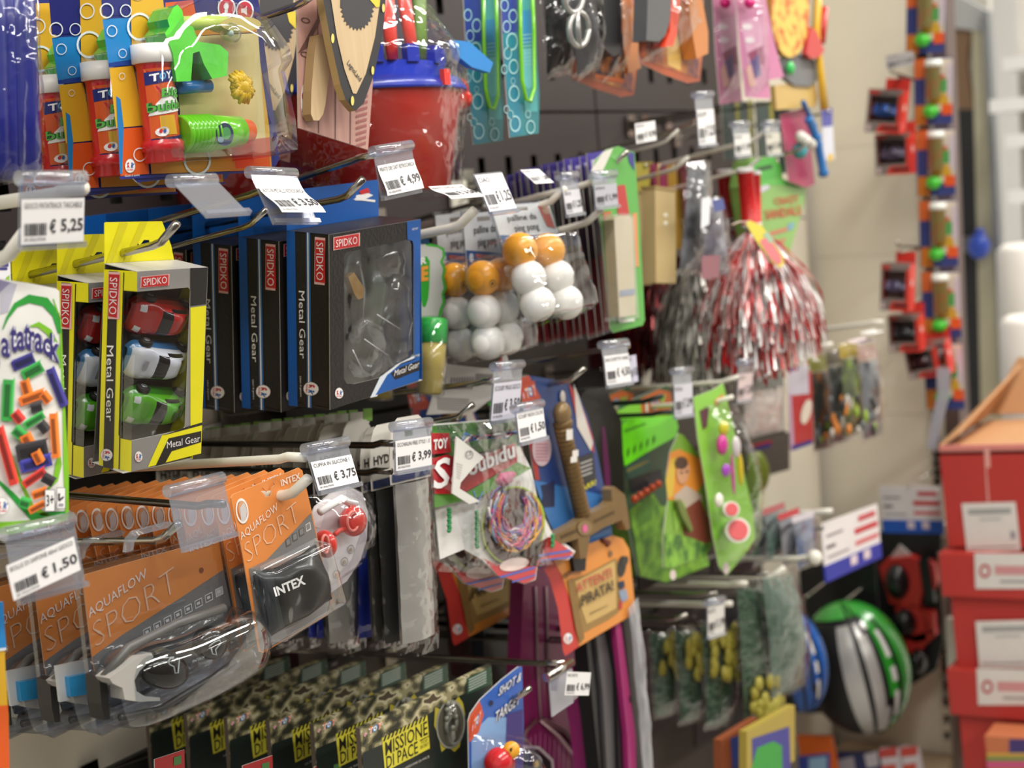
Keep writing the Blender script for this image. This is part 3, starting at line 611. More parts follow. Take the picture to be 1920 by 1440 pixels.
def car_pack():
    fr = Fr((257, 509), (390, 501), (246, 885), .38, mode='p'); t = thing('toy_car_pack', 'yellow and grey box with three small cars, frontmost beside the white pouch', 'toy box', fr, 'yellow car boxes')
    d = fr.L((195, 505), 0, 'S').y; w, h = fr.w, fr.h; rh = .0008
    m = M(fr); m.slab([(257, 509), (390, 501), (377, 850), (246, 885), (246.5, 826), (342, 806), (347, 800), (357, 544), (353, 539), (257, 547)], 0, .0006, GREYC, c('#c9c6be'))
    m.pp([(195, 505), (257, 509), (257, 547), (230, 545), (222, 815), (226, 822), (246.5, 826), (246, 885), (185, 872)], YLW, 0, 'S')
    m.box((0, .0008, -.0006), (w, d, 0), SILV); m.box((0, .0008, -h), (w, d, -h+.0006), c('#d9d6ce')); m.box((w-.0006, .0008, -h), (w, d, 0), YLW); m.box((.0006, d-.001, -h), (w, d, 0), c('#4a4744', .5)); m.build('box', t)
    m = M(fr); S = 'S'
    m.pp([(204, 508), (221, 509), (212, 880), (193, 876)], KB, .0004, S); m.pp([(231, 511), (233, 511), (224, 880), (222, 880)], KB, .0004, S); m.pp([(234, 512), (257, 514), (257, 546), (232, 544)], YLW, .0006, S)
    spidko(m, [(204, 514), (224, 515), (219, 596), (203, 593)], (206, 520), (204, 589), (220, 521), .0007, S)
    m.text('Metal Gear', (200, 648), (199, 790), (213, 648), WP, .0008, S, .0)
    logo(m, (199, 853), 11, .0008, S, 1.25, (1, .1))
    m.pp([(357, 502.5), (389.5, 501.5), (386.5, 570), (357, 574)], KB, .0003); m.pp([(357, 577), (386.5, 573), (377, 850), (345, 805), (357, 800)], YLW, .0003)
    m.pp([(304, 816), (345, 806), (379, 796), (377, 850), (277, 876)], YLW, .0004); m.pp([(316, 822), (377.5, 808), (377, 829), (322, 846), (310, 868), (292, 873)], KB, .0006); m.pp([(345, 802), (379, 792), (379, 797), (305, 817)], KB, .0005)
    m.text('Metal Gear', (313, 841), (375, 828), (313, 828), WP, .0008); spidko(m, [(266, 520), (316, 515), (315.5, 535), (265, 539)], (269, 536), (313, 531), (269, 523), .0004)
    logo(m, (260, 857), 10, .0005, sx=.9); m.build('print', t)
    m = M(fr); m.slab([(196, 419), (199, 417), (304, 415), (321, 460), (328, 495), (326, 500), (196, 505)], d, d+.0006, YLW, None, [[(246, 457), (256, 452), (262, 460), (270, 450), (280, 450), (281, 455), (270, 463), (262, 464), (258, 467), (250, 462)]])
    m.pp([(225, 417), (240, 417), (205, 504), (197, 500)], c('#d9cf22', .35), -d+.0004); m.pp([(264, 416), (276, 416), (240, 498), (226, 503)], c('#d9cf22', .35), -d+.0004); m.build('hang_tab', t)
    m = M(fr); TR = c('#55534f', .3, 0, .2, .4, 50, .5); m.grid(lambda u, v: Vector((.002+(w-.004)*u, d*.8-.004*math.sin(v*3*2*pi)**2, -h*.06-h*.86*v)), 2, 24, TR); m.build('tray', t)
    for k, (px, b_, a_, deco) in enumerate((((296, 590), '#b3221f', '#8d1a1a', None), ((289, 672), '#d8dde6', '#3f7fb5', None), ((284, 757), '#58b01e', '#3a8a1c', None))):
        toycar(t, fr.L(px, -d*.62), w*.90, .12, c(b_, .25, 0, .05, 0, 40, .5), c(a_, .3, 0, .05, 0, 40, .5), 'toy_car', [(.62, 0, c('#3a5a1c'))] if k == 2 else [(.2, 0, c('#a9abb4'))] if k == 1 else None, .30)
    m = M(fr); m.pp([(257, 547), (357, 539), (346, 805), (246.5, 826)], clear('#f2f3f5', .3, .04, .25, 12), -.0012); m.pp([(257, 547), (230, 545), (222, 821), (246.5, 826)], clear('#f2f3f5', .3, .04, .25, 12), -.0008, S); m.build('window', t)
    return t
t = car_pack()
for k in range(1, 5): dup(t, (-.0585*k, .0, -.0075*k), ('yellow and grey three-car box directly behind the front one', 'yellow three-car box third on its hook', 'yellow three-car box fourth on its hook', 'yellow three-car box deepest on its hook')[k-1])
hook((332, 418), .41, 'chrome hook through the yellow car boxes')

def metal_box():
    fr = Fr((617, 440), (789, 411), (619, 769), .38, mode='p'); t = thing('toy_vehicle_box', 'blue and black window box with clear trays, frontmost under the price 3,50', 'toy box', fr, 'blue and black window boxes')
    d = fr.L((537, 432), 0, 'S').y; w, h = fr.w, fr.h; BB = c('#1257a6', .35); KX = c('#201d1c', .45, 0, .25, .3, 260); S = 'S'
    win = [(645, 478), (650, 473), (766, 449), (774, 452), (776, 463), (776, 664), (770, 671), (747, 682), (712, 708), (664, 720), (650, 719), (645, 710)]
    m = M(fr); m.slab([(617, 440), (789, 411), (786, 713), (619, 769)], 0, .0006, KX, c('#b9b6ae'), [win])
    m.pp([(537, 432), (617, 440), (619, 769), (541, 760)], KX, 0, S); m.box((0, .0008, -.0006), (w, d, 0), KX); m.box((0, .0008, -h), (w, d, -h+.0006), c('#d9d6ce')); m.box((w-.0006, .0008, -h), (w, d, 0), BB); m.box((.0006, d-.001, -h), (w, d, 0), c('#23262a', .5)); m.build('box', t)
    m = M(fr)
    m.pp([(537, 432), (553, 433.5), (558, 762), (541, 760)], BB, .0004, S); m.pp([(576, 436), (578, 436), (580.5, 764), (578, 764)], WP, .0004, S); m.pp([(578.5, 436), (581, 436.4), (584, 765), (581, 765)], c('#3a78b8', .3), .0004, S); m.pp([(574, 436), (575, 436), (577, 764), (576, 764)], c('#3a78b8', .3), .0004, S)
    spidko(m, [(591, 449), (609, 451), (610, 531), (590, 528)], (593, 454), (593, 525), (606, 455), .0006, S); m.text('Metal Gear', (560, 545), (562, 672), (571, 546), WP, .0006, S, .0)
    logo(m, (582, 729), 14, .0006, S, 1.1, (1, .1)); m.text('Liberi di giocare', (561, 706), (562, 744), (565, 706), WP, .0006, S)
    m.pp([(763, 415.5), (789, 411), (787, 690), (777, 694), (776, 460), (774, 452), (764, 449)], BB, .0004); m.text('RESTART', (773, 432), (784, 430), (773, 428), WP, .0006)
    m.pp([(776, 667), (787, 663), (786.6, 668), (752, 681), (727, 703), (707, 743), (694, 746), (712, 708), (747, 682)], c('#d9e2ea', .3), .0004)
    m.pp([(752, 683), (786.5, 671), (786, 713), (704, 741), (726, 703)], BB, .0005); m.pp([(752, 688), (786.3, 676), (786, 694), (741, 712), (733, 700)], KX, .0007); m.text('Metal Gear', (739, 706), (785, 688), (741, 694), WP, .0009)
    spidko(m, [(627, 446), (673, 438), (673, 461), (627, 468)], (630, 464), (670, 457), (630, 450), .0006); logo(m, (636, 738), 10, .0006, sx=.95); m.build('print', t)
    m = M(fr); m.slab([(536, 358), (708, 337), (710, 342), (710, 412), (538, 434)], d, d+.0006, BB, None, [[(622, 369), (648, 364), (650, 369), (640, 372), (636, 378), (630, 373), (622, 374)]])
    m.pp([(668, 366), (690, 362), (700, 366), (688, 372), (676, 376), (666, 376)], WP, -d+.0003); m.pp([(674, 358), (690, 352), (694, 361), (676, 365)], SPR, -d+.0005); m.pp([(662, 374), (668, 371), (704, 375), (703, 379)], WP, -d+.0004); m.build('hang_tab', t)
    CL = clear('#dfe6ea', .6, .05, .35, 22); m = M(fr)
    for k, (px, py, rx, rz, ry) in enumerate(((740, 490, .032, .020, .012), (664, 560, .013, .045, .012), (744, 600, .022, .05, .016), (690, 650, .03, .03, .012))):
        q = fr.L((px, py), -.02); m.ball(q, 1, CL, (rx, ry, rz), 18, 10, None, .25)
    m.build('clear_tray', t)
    m = M(fr); DG = c('#24382c', .3, 0, .2, 0, 40, .3); DK = c('#1b1c1f', .2, 0, .1, 0, 40, .5)
    m.tube([fr.L((668, 700), -.03), fr.L((690, 620), -.025), fr.L((700, 540), -.028), fr.L((690, 480), -.03)], [.006, .012, .015, .008], DG, 12); m.tube([fr.L((706, 700), -.035), fr.L((716, 620), -.035), fr.L((722, 560), -.035)], [.01, .016, .012], DK, 12)
    m.ball(fr.L((748, 500), -.034), .02, c('#4a2c2a', .3), (1.3, .5, .7), 16, 8); m.ball(fr.L((752, 620), -.034), .02, c('#2c3350', .3), (.8, .5, 1.6), 16, 8); m.build('toy_vehicle', t)
    m = M(fr); m.slab([(653, 520), (664, 511), (683, 540), (681, 558), (672, 562), (664, 550)], .006, .013, c('#b98a3c', .3, .6, .15)); m.build('gold_foil', t)
    m = M(fr)
    for a, b in (((707, 590), (750, 617)), ((683, 636), (727, 666)), ((661, 656), (680, 694))): m.tube([fr.L(a, -.004), fr.L(b, -.004)], .0007, c('#e8e8e8', .2, .6), 6)
    m.build('wire_tie', t)
    m = M(fr); m.pp(win, clear('#eef1f3', .35, .05, .5, 14), -.001); m.build('window', t)
    return t
t = metal_box()
for k in range(1, 6): dup(t, (-.062*k, .0, -.0015*k-.002), ('blue and black window box second from the front', 'blue and black window box third from the front', 'blue and black window box fourth, half hidden by yellow boxes', 'blue and black window box fifth on its hook', 'blue and black window box deepest on its hook')[k-1])
hook((681, 335), .41, 'chrome hook through the blue and black window boxes', tilt=5)

# ------------------------------------------------------------ block game pouch at the left edge
fr = Fr((-90, 510), (112, 545), (-95, 1030), .40); t = thing('block_game_pouch', 'white and green block game pouch at the left edge showing tumbling blocks', 'game', fr)
W0 = c('#e9e8e2', .35, 0, .03, 0, 9, .2); m = M(fr); out = [(-90, 500), (0, 523), (60, 532), (105, 541), (111, 546), (113, 600), (118, 720), (124, 860), (127, 975), (60, 992), (0, 1007), (-95, 1034)]
m.slab(out, 0, .03, W0); m.build('pouch', t); m = M(fr); g1, g2, g3 = c('#2f9a3c', .35), c('#7fbf2e', .35), c('#8b87a6', .35)
def band(m, pts, wd, mm, off):
    n = len(pts); L_, R_ = [], []
    for i, (x, y) in enumerate(pts):
        a, b = pts[max(i-1, 0)], pts[min(i+1, n-1)]; l = math.hypot(b[0]-a[0], b[1]-a[1]); nx, ny = -(b[1]-a[1])/l, (b[0]-a[0])/l; k = wd[i]
        L_.append((x+nx*k, y+ny*k)); R_.append((x-nx*k, y-ny*k))
    vs = [m.L(p, off) for p in L_+R_]; m.add(vs, [(i, i+1, n+i+1, n+i) for i in range(n-1)], mm)
m.pp([(0, 523), (32, 533), (15, 585), (0, 590)], c('#b9b8c4', .35), .0003); m.pp([(-40, 515), (20, 530), (0, 548), (-40, 560)], g3, .0004)
band(m, [(5, 618), (14, 596), (30, 572), (55, 560), (85, 566), (105, 590), (112, 625)], [1, 2.5, 5, 8, 9, 7, 3], g1, .0005); band(m, [(56, 612), (72, 608), (92, 622), (108, 650), (113, 690)], [1, 5, 6, 4, 1], g2, .0006)
band(m, [(100, 560), (113, 600), (117, 700), (121, 800), (124, 880), (126, 972)], [1, 2, 2, 3, 5, 3], g2, .0005)
band(m, [(0, 810), (20, 850), (40, 905), (60, 950), (100, 975)], [1, 2, 3, 4, 5], g2, .0004); band(m, [(-10, 895), (20, 925), (60, 968), (124, 968)], [2, 5, 7, 10], g1, .0004); band(m, [(-40, 990), (20, 990), (60, 984), (124, 970)], [10, 12, 9, 6], g2, .0006); band(m, [(88, 920), (104, 900), (110, 870), (112, 850)], [1, 5, 6, 1], g2, .0005)
for i, (ch, x, y, w_, h_, sl) in enumerate((('p', -20, 706, 18, 52, .35), ('a', 2, 668, 16, 36, .2), ('t', 19, 660, 12, 52, .1), ('a', 32, 657, 14, 36, 0), ('t', 45, 655, 11, 50, 0), ('r', 55, 656, 10, 36, .1), ('a', 65, 659, 15, 36, .2), ('c', 81, 665, 13, 34, .35), ('k', 94, 673, 17, 50, .45))):
    for k, (bd, mm, dx) in enumerate(((.11, c('#8d8bb0', .4), 1.6), (.075, c('#f3f2f8', .4), 0), (.02, c('#3a3478', .4), 0))): m.text(ch, (x+dx, y+dx), (x+w_+dx, y+sl*w_+dx), (x+dx*1.2, y-h_+dx), mm, .0008+.0003*k, 'F', bd)
m.build('print', t)
def block(p, l, w_, ang, col, k):
    P = lambda u, v: (p[0]+cos(ang)*u*l-sin(ang)*v*w_, p[1]+sin(ang)*u*l+cos(ang)*v*w_)
    dk = tuple(int(col[i:i+2], 16) for i in (1, 3, 5)); d1 = '#%02x%02x%02x' % tuple(int(x*.62) for x in dk); d2 = '#%02x%02x%02x' % tuple(min(255, int(x*1.18+12)) for x in dk)
    o = .0012+.0002*k; b = M(fr); b.pp([P(0, 0), P(1, 0), P(1, 1), P(0, 1)], c(col, .4), o); b.pp([P(0, 0), P(1, 0), (P(1, 0)[0]+4, P(1, 0)[1]-5), (P(0, 0)[0]+4, P(0, 0)[1]-5)], c(d2, .4), o)
    b.pp([P(.12, .22), P(.9, .22), P(.9, .78), P(.12, .78)], c(d1, .4), o+.0001); return b
bl = [((20, 680), 44, 18, -.4, '#3a3680'), ((38, 698), 42, 20, -.5, '#3aa04a'), ((97, 690), 76, 12, 1.2, '#3a3680'), ((24, 712), 78, 18, 1.62, '#3aa04a'), ((50, 712), 30, 14, 1.3, '#e0702a'), ((34, 748), 50, 15, -.35, '#e0702a'), ((82, 735), 22, 12, .9, '#e0702a'), ((56, 760), 22, 16, -.2, '#3c3a3c'), ((30, 770), 24, 14, .9, '#c83a34'), ((42, 795), 44, 13, -.55, '#3aa04a'),
      ((30, 800), 26, 16, .7, '#3a9a48'), ((52, 812), 36, 18, 1.1, '#e0702a'), ((78, 790), 22, 14, .9, '#3c3a3c'), ((104, 775), 84, 12, 1.5, '#e0742a'), ((28, 838), 60, 30, -.2, '#343236'), ((36, 868), 60, 20, -.25, '#3a3a90'), ((2, 800), 112, 14, 1.3, '#c83a30'), ((40, 905), 50, 14, -.6, '#cc3a34'), ((82, 890), 24, 14, .5, '#343236'), ((58, 925), 30, 14, -.35, '#e0702a'), ((38, 935), 20, 15, .3, '#3aa04a'), ((52, 955), 34, 11, -.5, '#e0702a'), ((70, 845), 24, 14, 1.1, '#e0702a')]
b = M(fr)
for k, (p, l, w_, a_, col) in enumerate(bl):
    q = block(p, l, w_, a_, col, k); n = len(b.v); b.v += q.v; b.f += [tuple(i+n for i in f) for f in q.f]; b.fm += [b.mi(q.m[j]) for j in q.fm]; b.sm += q.sm
b.build('block_picture', t)
m = M(fr)
for a, b_ in (((85, 919), (102, 958)), ((107, 915), (122, 953))): m.rect((a[0]-1, a[1]-1), (b_[0]+1, b_[1]+1), c('#4a4660', .4), .006); m.rect(a, b_, c('#eeecea', .4), .0062)
m.text('3+', (87, 950), (101, 947), (87, 928), c('#2c2a30', .4), .0065, 'F', .01); m.pp([(109, 925), (113, 925), (112, 935), (119, 930), (120, 933), (112, 940), (109, 938)], c('#3a3840'), .0065); m.rect((110, 944), (119, 949), c('#9a98a0'), .0065); logo(m, (4, 950), 16, .006); m.build('badge', t)
# header card beside it
fr = Fr((-30, 474), (18, 472), (-30, 545), .34); t = thing('header_card', 'small white header card with purple print above the block pouch', 'card', fr); m = M(fr); m.box((0, 0, -fr.h), (fr.w, .001, 0), c('#e9e8ee')); m.build('card', t); m = M(fr)
m.pp([(0, 482), (8, 477), (16, 484), (16, 500), (0, 500)], c('#3c3a86'), .0006); m.rect((-2, 502), (14, 506), c('#3c3a86')); m.pp([(12, 520), (18, 515), (18, 545), (4, 545)], c('#8fbf3c'), .0006); m.build('print', t)
hook((46, 438), .43, 'white hook tip at the left edge above the block pouch', WHITEW, tilt=4, r=.005)
hook((158, 352), .44, 'white label wire carrying the price 5,25', WHITEW, tilt=2, r=.0052, rise=.002)
tag((40, 374), (158, 371), (41, 458), 'price tag reading 5,25 below the bubble sets', '5,25', 'GIOCO PATATRACK TASCABILE', .455)

# ------------------------------------------------------------ slime cup and table tennis packs
fr = Fr((782, 450), (836, 448), (784, 742), .30); t = thing('slime_cup_pack', 'slime cup with green lid on grey card, right behind the blue box', 'toy pack', fr, 'slime packs'); GL = c('#b9bab4', .5, 0, .06)
m = M(fr); out = [(770, 452), (797, 450), (802, 456), (822, 460), (833, 466), (835, 480), (830, 490), (836, 505), (833, 520), (838, 540), (832, 552), (836, 566), (830, 580), (826, 600), (770, 600)]
m.slab(out, 0, .001, c('#3aa832', .4)); m.pp([(772, 458), (796, 455), (800, 461), (820, 464), (829, 469), (830, 480), (825, 491), (831, 505), (828, 520), (832, 540), (827, 552), (830, 566), (824, 580), (820, 596), (772, 596)], GL); m.pp([(790, 444), (802, 444), (806, 456), (790, 458)], c('#123a5c', .4), .0008)
m.pp([(788, 486), (800, 480), (806, 490), (805, 540), (803, 560), (798, 575), (793, 575), (790, 560), (788, 540)], c('#2f9a30', .4), .0008); m.text('E', (790, 528), (803, 526), (790, 500), c('#e0963a', .4), .0012, 'F', .05); m.text('R', (789, 497), (800, 494), (789, 484), c('#e8e4dc', .4), .0012, 'F', .03); m.build('card', t)
m = M(fr); a, b = fr.L((812, 596), .02), fr.L((806, 740), .02); R = fr.size(29); m.lathe([(0, R*.8), (.03, R*.97), (.32, R), (.33, R*.9)], a, b, c('#37d25e', .25, 0, .08, 0, 30, .4), 28); m.build('lid', t)
m = M(fr); m.lathe([(.33, R*.93), (.65, R*.9), (.66, R*.86), (.97, R*.78), (1, R*.6)], a, b, c('#dfc870', .25, 0, .1, 0, 30, .4), 28); m.build('cup', t)
m = M(fr); m.lathe([(-.02, R*.5), (0, R*1.05), (.6, R*1.08), (1.0, R*.95), (1.03, R*.6)], a, b, BLIST, 24); m.build('blister', t)
dup(t, (-.07, 0, -.006), 'slime cup pack hidden behind the front slime cup')

def pong(tl, tr, bl, X, label, balls, mode='r'):
    fr = Fr(tl, tr, bl, X, mode=mode); t = thing('table_tennis_ball_pack', label, 'ball pack', fr, 'table tennis ball packs'); w, h = fr.w, fr.h; R = .0195
    m = M(fr); m.slab([(0, 0), (w, 0), (w, -h*.42), (0, -h*.42)], 0, .0008, c('#e3e1df', .4), local=True, holes=[[(w*.3, -h*.03), (w*.6, -h*.03), (w*.6, -h*.06), (w*.3, -h*.06)]])
    m.box((0, .0009, -h), (w, .0014, -h*.42), clear('#eef0f0', .4, .08, .2)); m.build('card', t)
    m = M(fr); K = c('#4a4848', .4); m.ltext('palline da', w*.2, -h*.16, w*.5, h*.07, K, bold=.01); m.ltext('ping pong', w*.27, -h*.255, w*.42, h*.075, K, bold=.01)
    m.add([(0, -.0005, -h*.25), (w, -.0005, -h*.32), (w, -.0005, -h*.42), (0, -.0005, -h*.42)], [(0, 1, 2, 3)], c('#3c5f96', .4)); m.add([(w*.2, -.0008, -h*.285), (w*.75, -.0008, -h*.325), (w*.75, -.0008, -h*.355), (w*.2, -.0008, -h*.315)], [(0, 1, 2, 3)], c('#c2553e', .4))
    m.add([(w*.78, -.0007, -h*.03), (w*.95, -.0007, -h*.05), (w*.97, -.0007, -h*.24), (w*.84, -.0007, -h*.22)], [(0, 1, 2, 3)], c('#cf5a55', .4)); m.add([(w*(.9+.07*cos(2*pi*i/12)), -.0009, -h*(.07+.045*sin(2*pi*i/12))) for i in range(12)], [tuple(range(12))], c('#d9a88c', .4)); m.add([(w*(.1+.05*cos(2*pi*i/12)), -.0007, -h*(.31+.035*sin(2*pi*i/12))) for i in range(12)], [tuple(range(12))], c('#dfe3e8', .4)); m.build('print', t)
    OR, WB = c('#f7a92a', .32, 0, .03, 0, 8, .15), c('#f4f2ec', .35, 0, .02, 0, 8, .15)
    for k, (u, v) in enumerate(balls):
        q = Vector((w*(u-.32), -.0205, -h*(v+.03))); m = M(fr); m.ball(q, R, OR if k < 2 else WB, (1, 1, 1), 24, 14); o = m.build('ball', t)
        if k in (0, 3, 5):
            b = M(fr); s_ = (-1 if k == 0 else 1)
            def cap(a, rr): d = Vector((sin(.5)*.9*s_+rr*cos(a), -1, -.35+rr*sin(a))).normalized(); return q+d*(R+.0002)
            n = 16; o_ = [cap(2*pi*i/n, .27) for i in range(n)]; i_ = [cap(2*pi*i/n, .23) for i in range(n)]; b.add(o_+i_, [(i, (i+1) % n, (i+1) % n+n, i+n) for i in range(n)], c('#4a4848', .4))
            i_ = [cap(x, y) for x, y in ((.6, .15), (2.2, .16), (3, .08), (3.9, .18), (4.6, .06), (5.4, .15), (0, .05))]; b.add(i_, [tuple(range(7))], c('#4a4848', .4)); b.build('logo', o)
    m = M(fr); lob = [(0, -.02), (w, -.02), (w, -h*.95)]
    def shell(u, v):
        x = w*(-.24+1.06*u); z = -h*(.3+.74*v); e = min(u, 1-u, v, 1-v); k = min(1, e/.07)
        return Vector((x, -.002-.041*k**.6-.002*noise.noise(Vector((u*5, v*7, 3))), z))
    m.grid(shell, 26, 26, BLIST); m.box((-w*.03, -.001, -h*1.0), (w*1.03, .002, .004), clear('#eef1f4', .3, .1, .1)); m.build('blister', t); return t
B6 = [(.30, .42), (.73, .42), (.27, .65), (.70, .65), (.3, .87), (.72, .87)]
pong((920, 386), (1028, 378), (990, 606), .365, 'table tennis ball pack hanging crooked, frontmost, two orange and four white balls', [(.30, .40), (.76, .43), (.30, .63), (.78, .66), (.32, .85), (.8, .88)], 'p')
pong((868, 402), (950, 392), (888, 668), .34, 'table tennis ball pack hanging behind the crooked front pack', B6)
pong((816, 404), (900, 392), (838, 672), .27, 'table tennis ball pack nearest the slime cup, at the back', B6)
hook((890, 394), .41, 'white hook below the tilted price 3,50 beside the red bucket', WHITEW, r=.005, tilt=6.5)
hook((1060, 352), .40, 'white hook above the crooked table tennis pack', WHITEW, r=.004, tilt=9)
hook((706, 290), .40, 'chrome label wire reaching from the shield to the price 4,99', tilt=9, rise=.003)
hook((520, 352), .40, 'chrome label wire above the yellow boxes', tilt=8, rise=.003)
hook((500, 392), .38, 'bent chrome wire in front of the blue window boxes', tilt=8, rise=.014, r=.0026)
tag((707, 311), (776, 298), (714, 369), 'price tag reading 4,99 before the red bucket', '4,99', 'PIRATO DIE CAST RETROCARICA', .425, curl=.5)
tag((483, 349), (566, 351), (514, 412), 'curled price tag reading 3,50 leaning back above the blue boxes', '3,50', 'AUTO IN METALLO RETROCARICA', .42, curl=1)
tag((803, 350), (866, 346), (832, 389), 'price tag reading 3,50 tilted back below the red bucket', '3,50', 'MANETTE IN METALLO SLIME', .42, curl=1, holder=False)
tag((890, 329), (941, 324), (918, 398), 'price tag with faded print above the crooked table tennis pack', '1,25', 'CIAO', .42, tube=False, paper='#efedf0', sub=.05)
tag((975, 319), (1010, 317), (1004, 345), 'small blank-looking white price tag above the table tennis pack', '1,50', 'PENNE', .40, holder=False)
tag((327, 341), (407, 338), (384, 400), 'empty clear label holder tilted back under the bubble sets', '', '', .44, blank=True, sub=.01)
# ------------------------------------------------------------ middle row, further along
def pcard(name, label, cat, q, X, edge='#d9d6ce', col='#888888', rough=.4, hole=None, group=None, Y=None, mode='r', th=.0012, out=None, par='card', coat=.15):
    edge = col if th > .004 else edge
    """a thing whose main part is a printed card; q = TL TR BL"""
    fr = Fr(q[0], q[1], q[2], X, Y, mode); t = thing(name, label, cat, fr, group); m = M(fr)
    if out is None: m.slab([(0, 0), (fr.w, 0), (fr.w, -fr.h), (0, -fr.h)], 0, th, c(col, rough, 0, .05, 0, 20, coat), c(edge), [hole] if hole else (), local=True)
    else: m.slab(out, 0, th, c(col, rough, 0, .05, 0, 20, coat), c(edge), [hole] if hole else ())
    m.build(par, t); return fr, t
def prints(fr, t, items, name='print', off=.0005):
    m = M(fr)
    for k, (q, mm) in enumerate(items): m.pp(q, c(mm, .4) if isinstance(mm, str) else mm, off+.0001*k)
    return m.build(name, t)
# purple card packs in a long row, maroon feet
fr, t = pcard('stationery_pack', 'purple-topped dark card at the front of the row behind the green ruler card', 'card pack', ((1100, 288), (1172, 276), (1132, 628)), .36, col='#3a2b38', group='purple-topped cards')
prints(fr, t, [([(1100, 288), (1172, 276), (1178, 330), (1108, 344)], '#4b3f96'), ([(1108, 300), (1130, 296), (1134, 330), (1112, 334)], '#c9c4dc'), ([(1112, 344), (1178, 332), (1182, 380), (1120, 420)], '#6a6a66'), ([(1122, 480), (1186, 470), (1194, 600), (1132, 622)], '#7c2a2e')])
for k in range(1, 12): dup(t, (-.0108*k, .002*math.sin(k*2), -.0014*k-.0015*(k % 3)), f'purple-topped dark card, {("second","third","fourth","fifth","sixth","seventh","eighth","ninth","tenth","eleventh","twelfth")[k-1]} from the front of its row')
# green card with beige ruler box
fr, t = pcard('ruler_pack', 'green card with red words and a long beige block in a blister', 'toy pack', ((1112, 292), (1188, 280), (1146, 622)), .385, col='#5aa848', out=[(1108, 330), (1116, 300), (1138, 280), (1160, 274), (1190, 286), (1200, 420), (1209, 600), (1205, 610), (1150, 624), (1144, 616), (1128, 430)])
prints(fr, t, [([(1108, 320), (1130, 286), (1150, 277), (1135, 310), (1118, 345)], '#d9d6cc'), ([(1175, 284), (1189, 287), (1190, 320), (1180, 305)], '#3c3a86'), ([(1158, 348), (1172, 346), (1180, 400), (1176, 405), (1158, 402)], '#b83a3a'), ([(1130, 398), (1146, 396), (1156, 510), (1140, 512)], '#c2683c'), ([(1132, 420), (1146, 418), (1148, 430), (1133, 432)], '#d9b04a'), ([(1136, 470), (1150, 468), (1151, 482), (1138, 484)], '#8f5a80'), ([(1186, 400), (1194, 399), (1198, 500), (1190, 500)], '#d98a5c'), ([(1150, 408), (1186, 404), (1192, 500), (1200, 596), (1158, 602)], '#7fae6c'), ([(1160, 600), (1190, 596), (1190, 602), (1161, 606)], '#dfe6d8')])
m = M(fr); m.slab([(1152, 412), (1160, 404), (1180, 404), (1186, 412), (1192, 590), (1162, 595)], -.016, -.001, two('#cdbf9c', '#d8ccb0', 16, .5, 'noise', .5, .3), c('#b8a987')); m.pp([(1162, 545), (1190, 541), (1190, 552), (1163, 556)], c('#8f9bb0'), .0165); m.build('block', t)
m = M(fr); m.slab([(1150, 405), (1160, 400), (1184, 400), (1190, 410), (1197, 598), (1160, 603)], -.02, -.0012, BLIST); m.build('blister', t)
hook((1177, 283), .40, 'chrome hook through the green ruler card', tilt=9)
# green candy-like packs behind the tennis balls
fr, t = pcard('snap_pack', 'green pouch with red words between tennis ball packs and purple cards', 'pouch', ((1040, 388), (1085, 392), (1046, 560)), .25, col='#2fa03a', out=[(1036, 382), (1062, 386), (1062, 438), (1092, 448), (1088, 520), (1080, 545), (1048, 540)])
prints(fr, t, [([(1062, 438), (1092, 446), (1090, 452), (1062, 448)], '#7fcf4a')]); m = M(fr); m.text('POP', (1063, 492), (1086, 484), (1062, 468), c('#c23a3a'), .0008, 'F', .03); m.text('UPS', (1062, 512), (1085, 506), (1062, 496), c('#e8e2d8'), .0008, 'F', .03); m.build('lettering', t)
# wooden boxes
for k, (q, X, lb) in enumerate(((((1228, 348), (1266, 350), (1226, 530)), .33, 'light wooden domino box hanging beside the grey bag'), (((1188, 357), (1217, 360), (1196, 536)), .27, 'light wooden domino box behind, beside the green ruler card'))):
    fr = Fr(*q, X=X); t = thing('wooden_box', lb, 'wooden box', fr, 'wooden domino boxes'); m = M(fr); m.box((0, 0, -fr.h), (fr.w, .02, 0), two('#b59c68', '#c4ad7c', 14, .5, 'noise', .5, .4, stretch=(1, 1, .2))); m.build('body', t)
    m = M(fr); m.box((-.001, -.001, -.004), (fr.w+.001, .021, 0), c('#a08853')); m.build('lid', t)
    m = M(fr); m.tube([(fr.w*.5, .01, 0), (fr.w*.45, .01, .02), (fr.w*.5, .01, .034)], .0012, c('#c9b04a'), 6); m.build('loop', t)
    m = M(fr); m.disc((q[0][0]+20, 403), 4, 4, c('#e8e2cc'), .0006, 10); m.disc((q[0][0]+20, 418), 4, 4, c('#e8e2cc'), .0006, 10); m.build('dot', t)
# yellow and magenta card packs behind the wooden boxes
for k in range(5):
    x = 1190+k*26; fr, t = pcard('party_card', f'{("yellow","magenta","yellow-edged","maroon","pink")[k]} card hanging deep behind the {("green ruler card","rear wooden box","front wooden box","grey bag","pompom sticks")[k]}', 'card pack', ((x, 305+k*2), (x+34, 300+k*2), (x+6, 470)), .20, col=('#a89a34', '#8a2a4c', '#a8822e', '#6a2030', '#b8486c')[k])
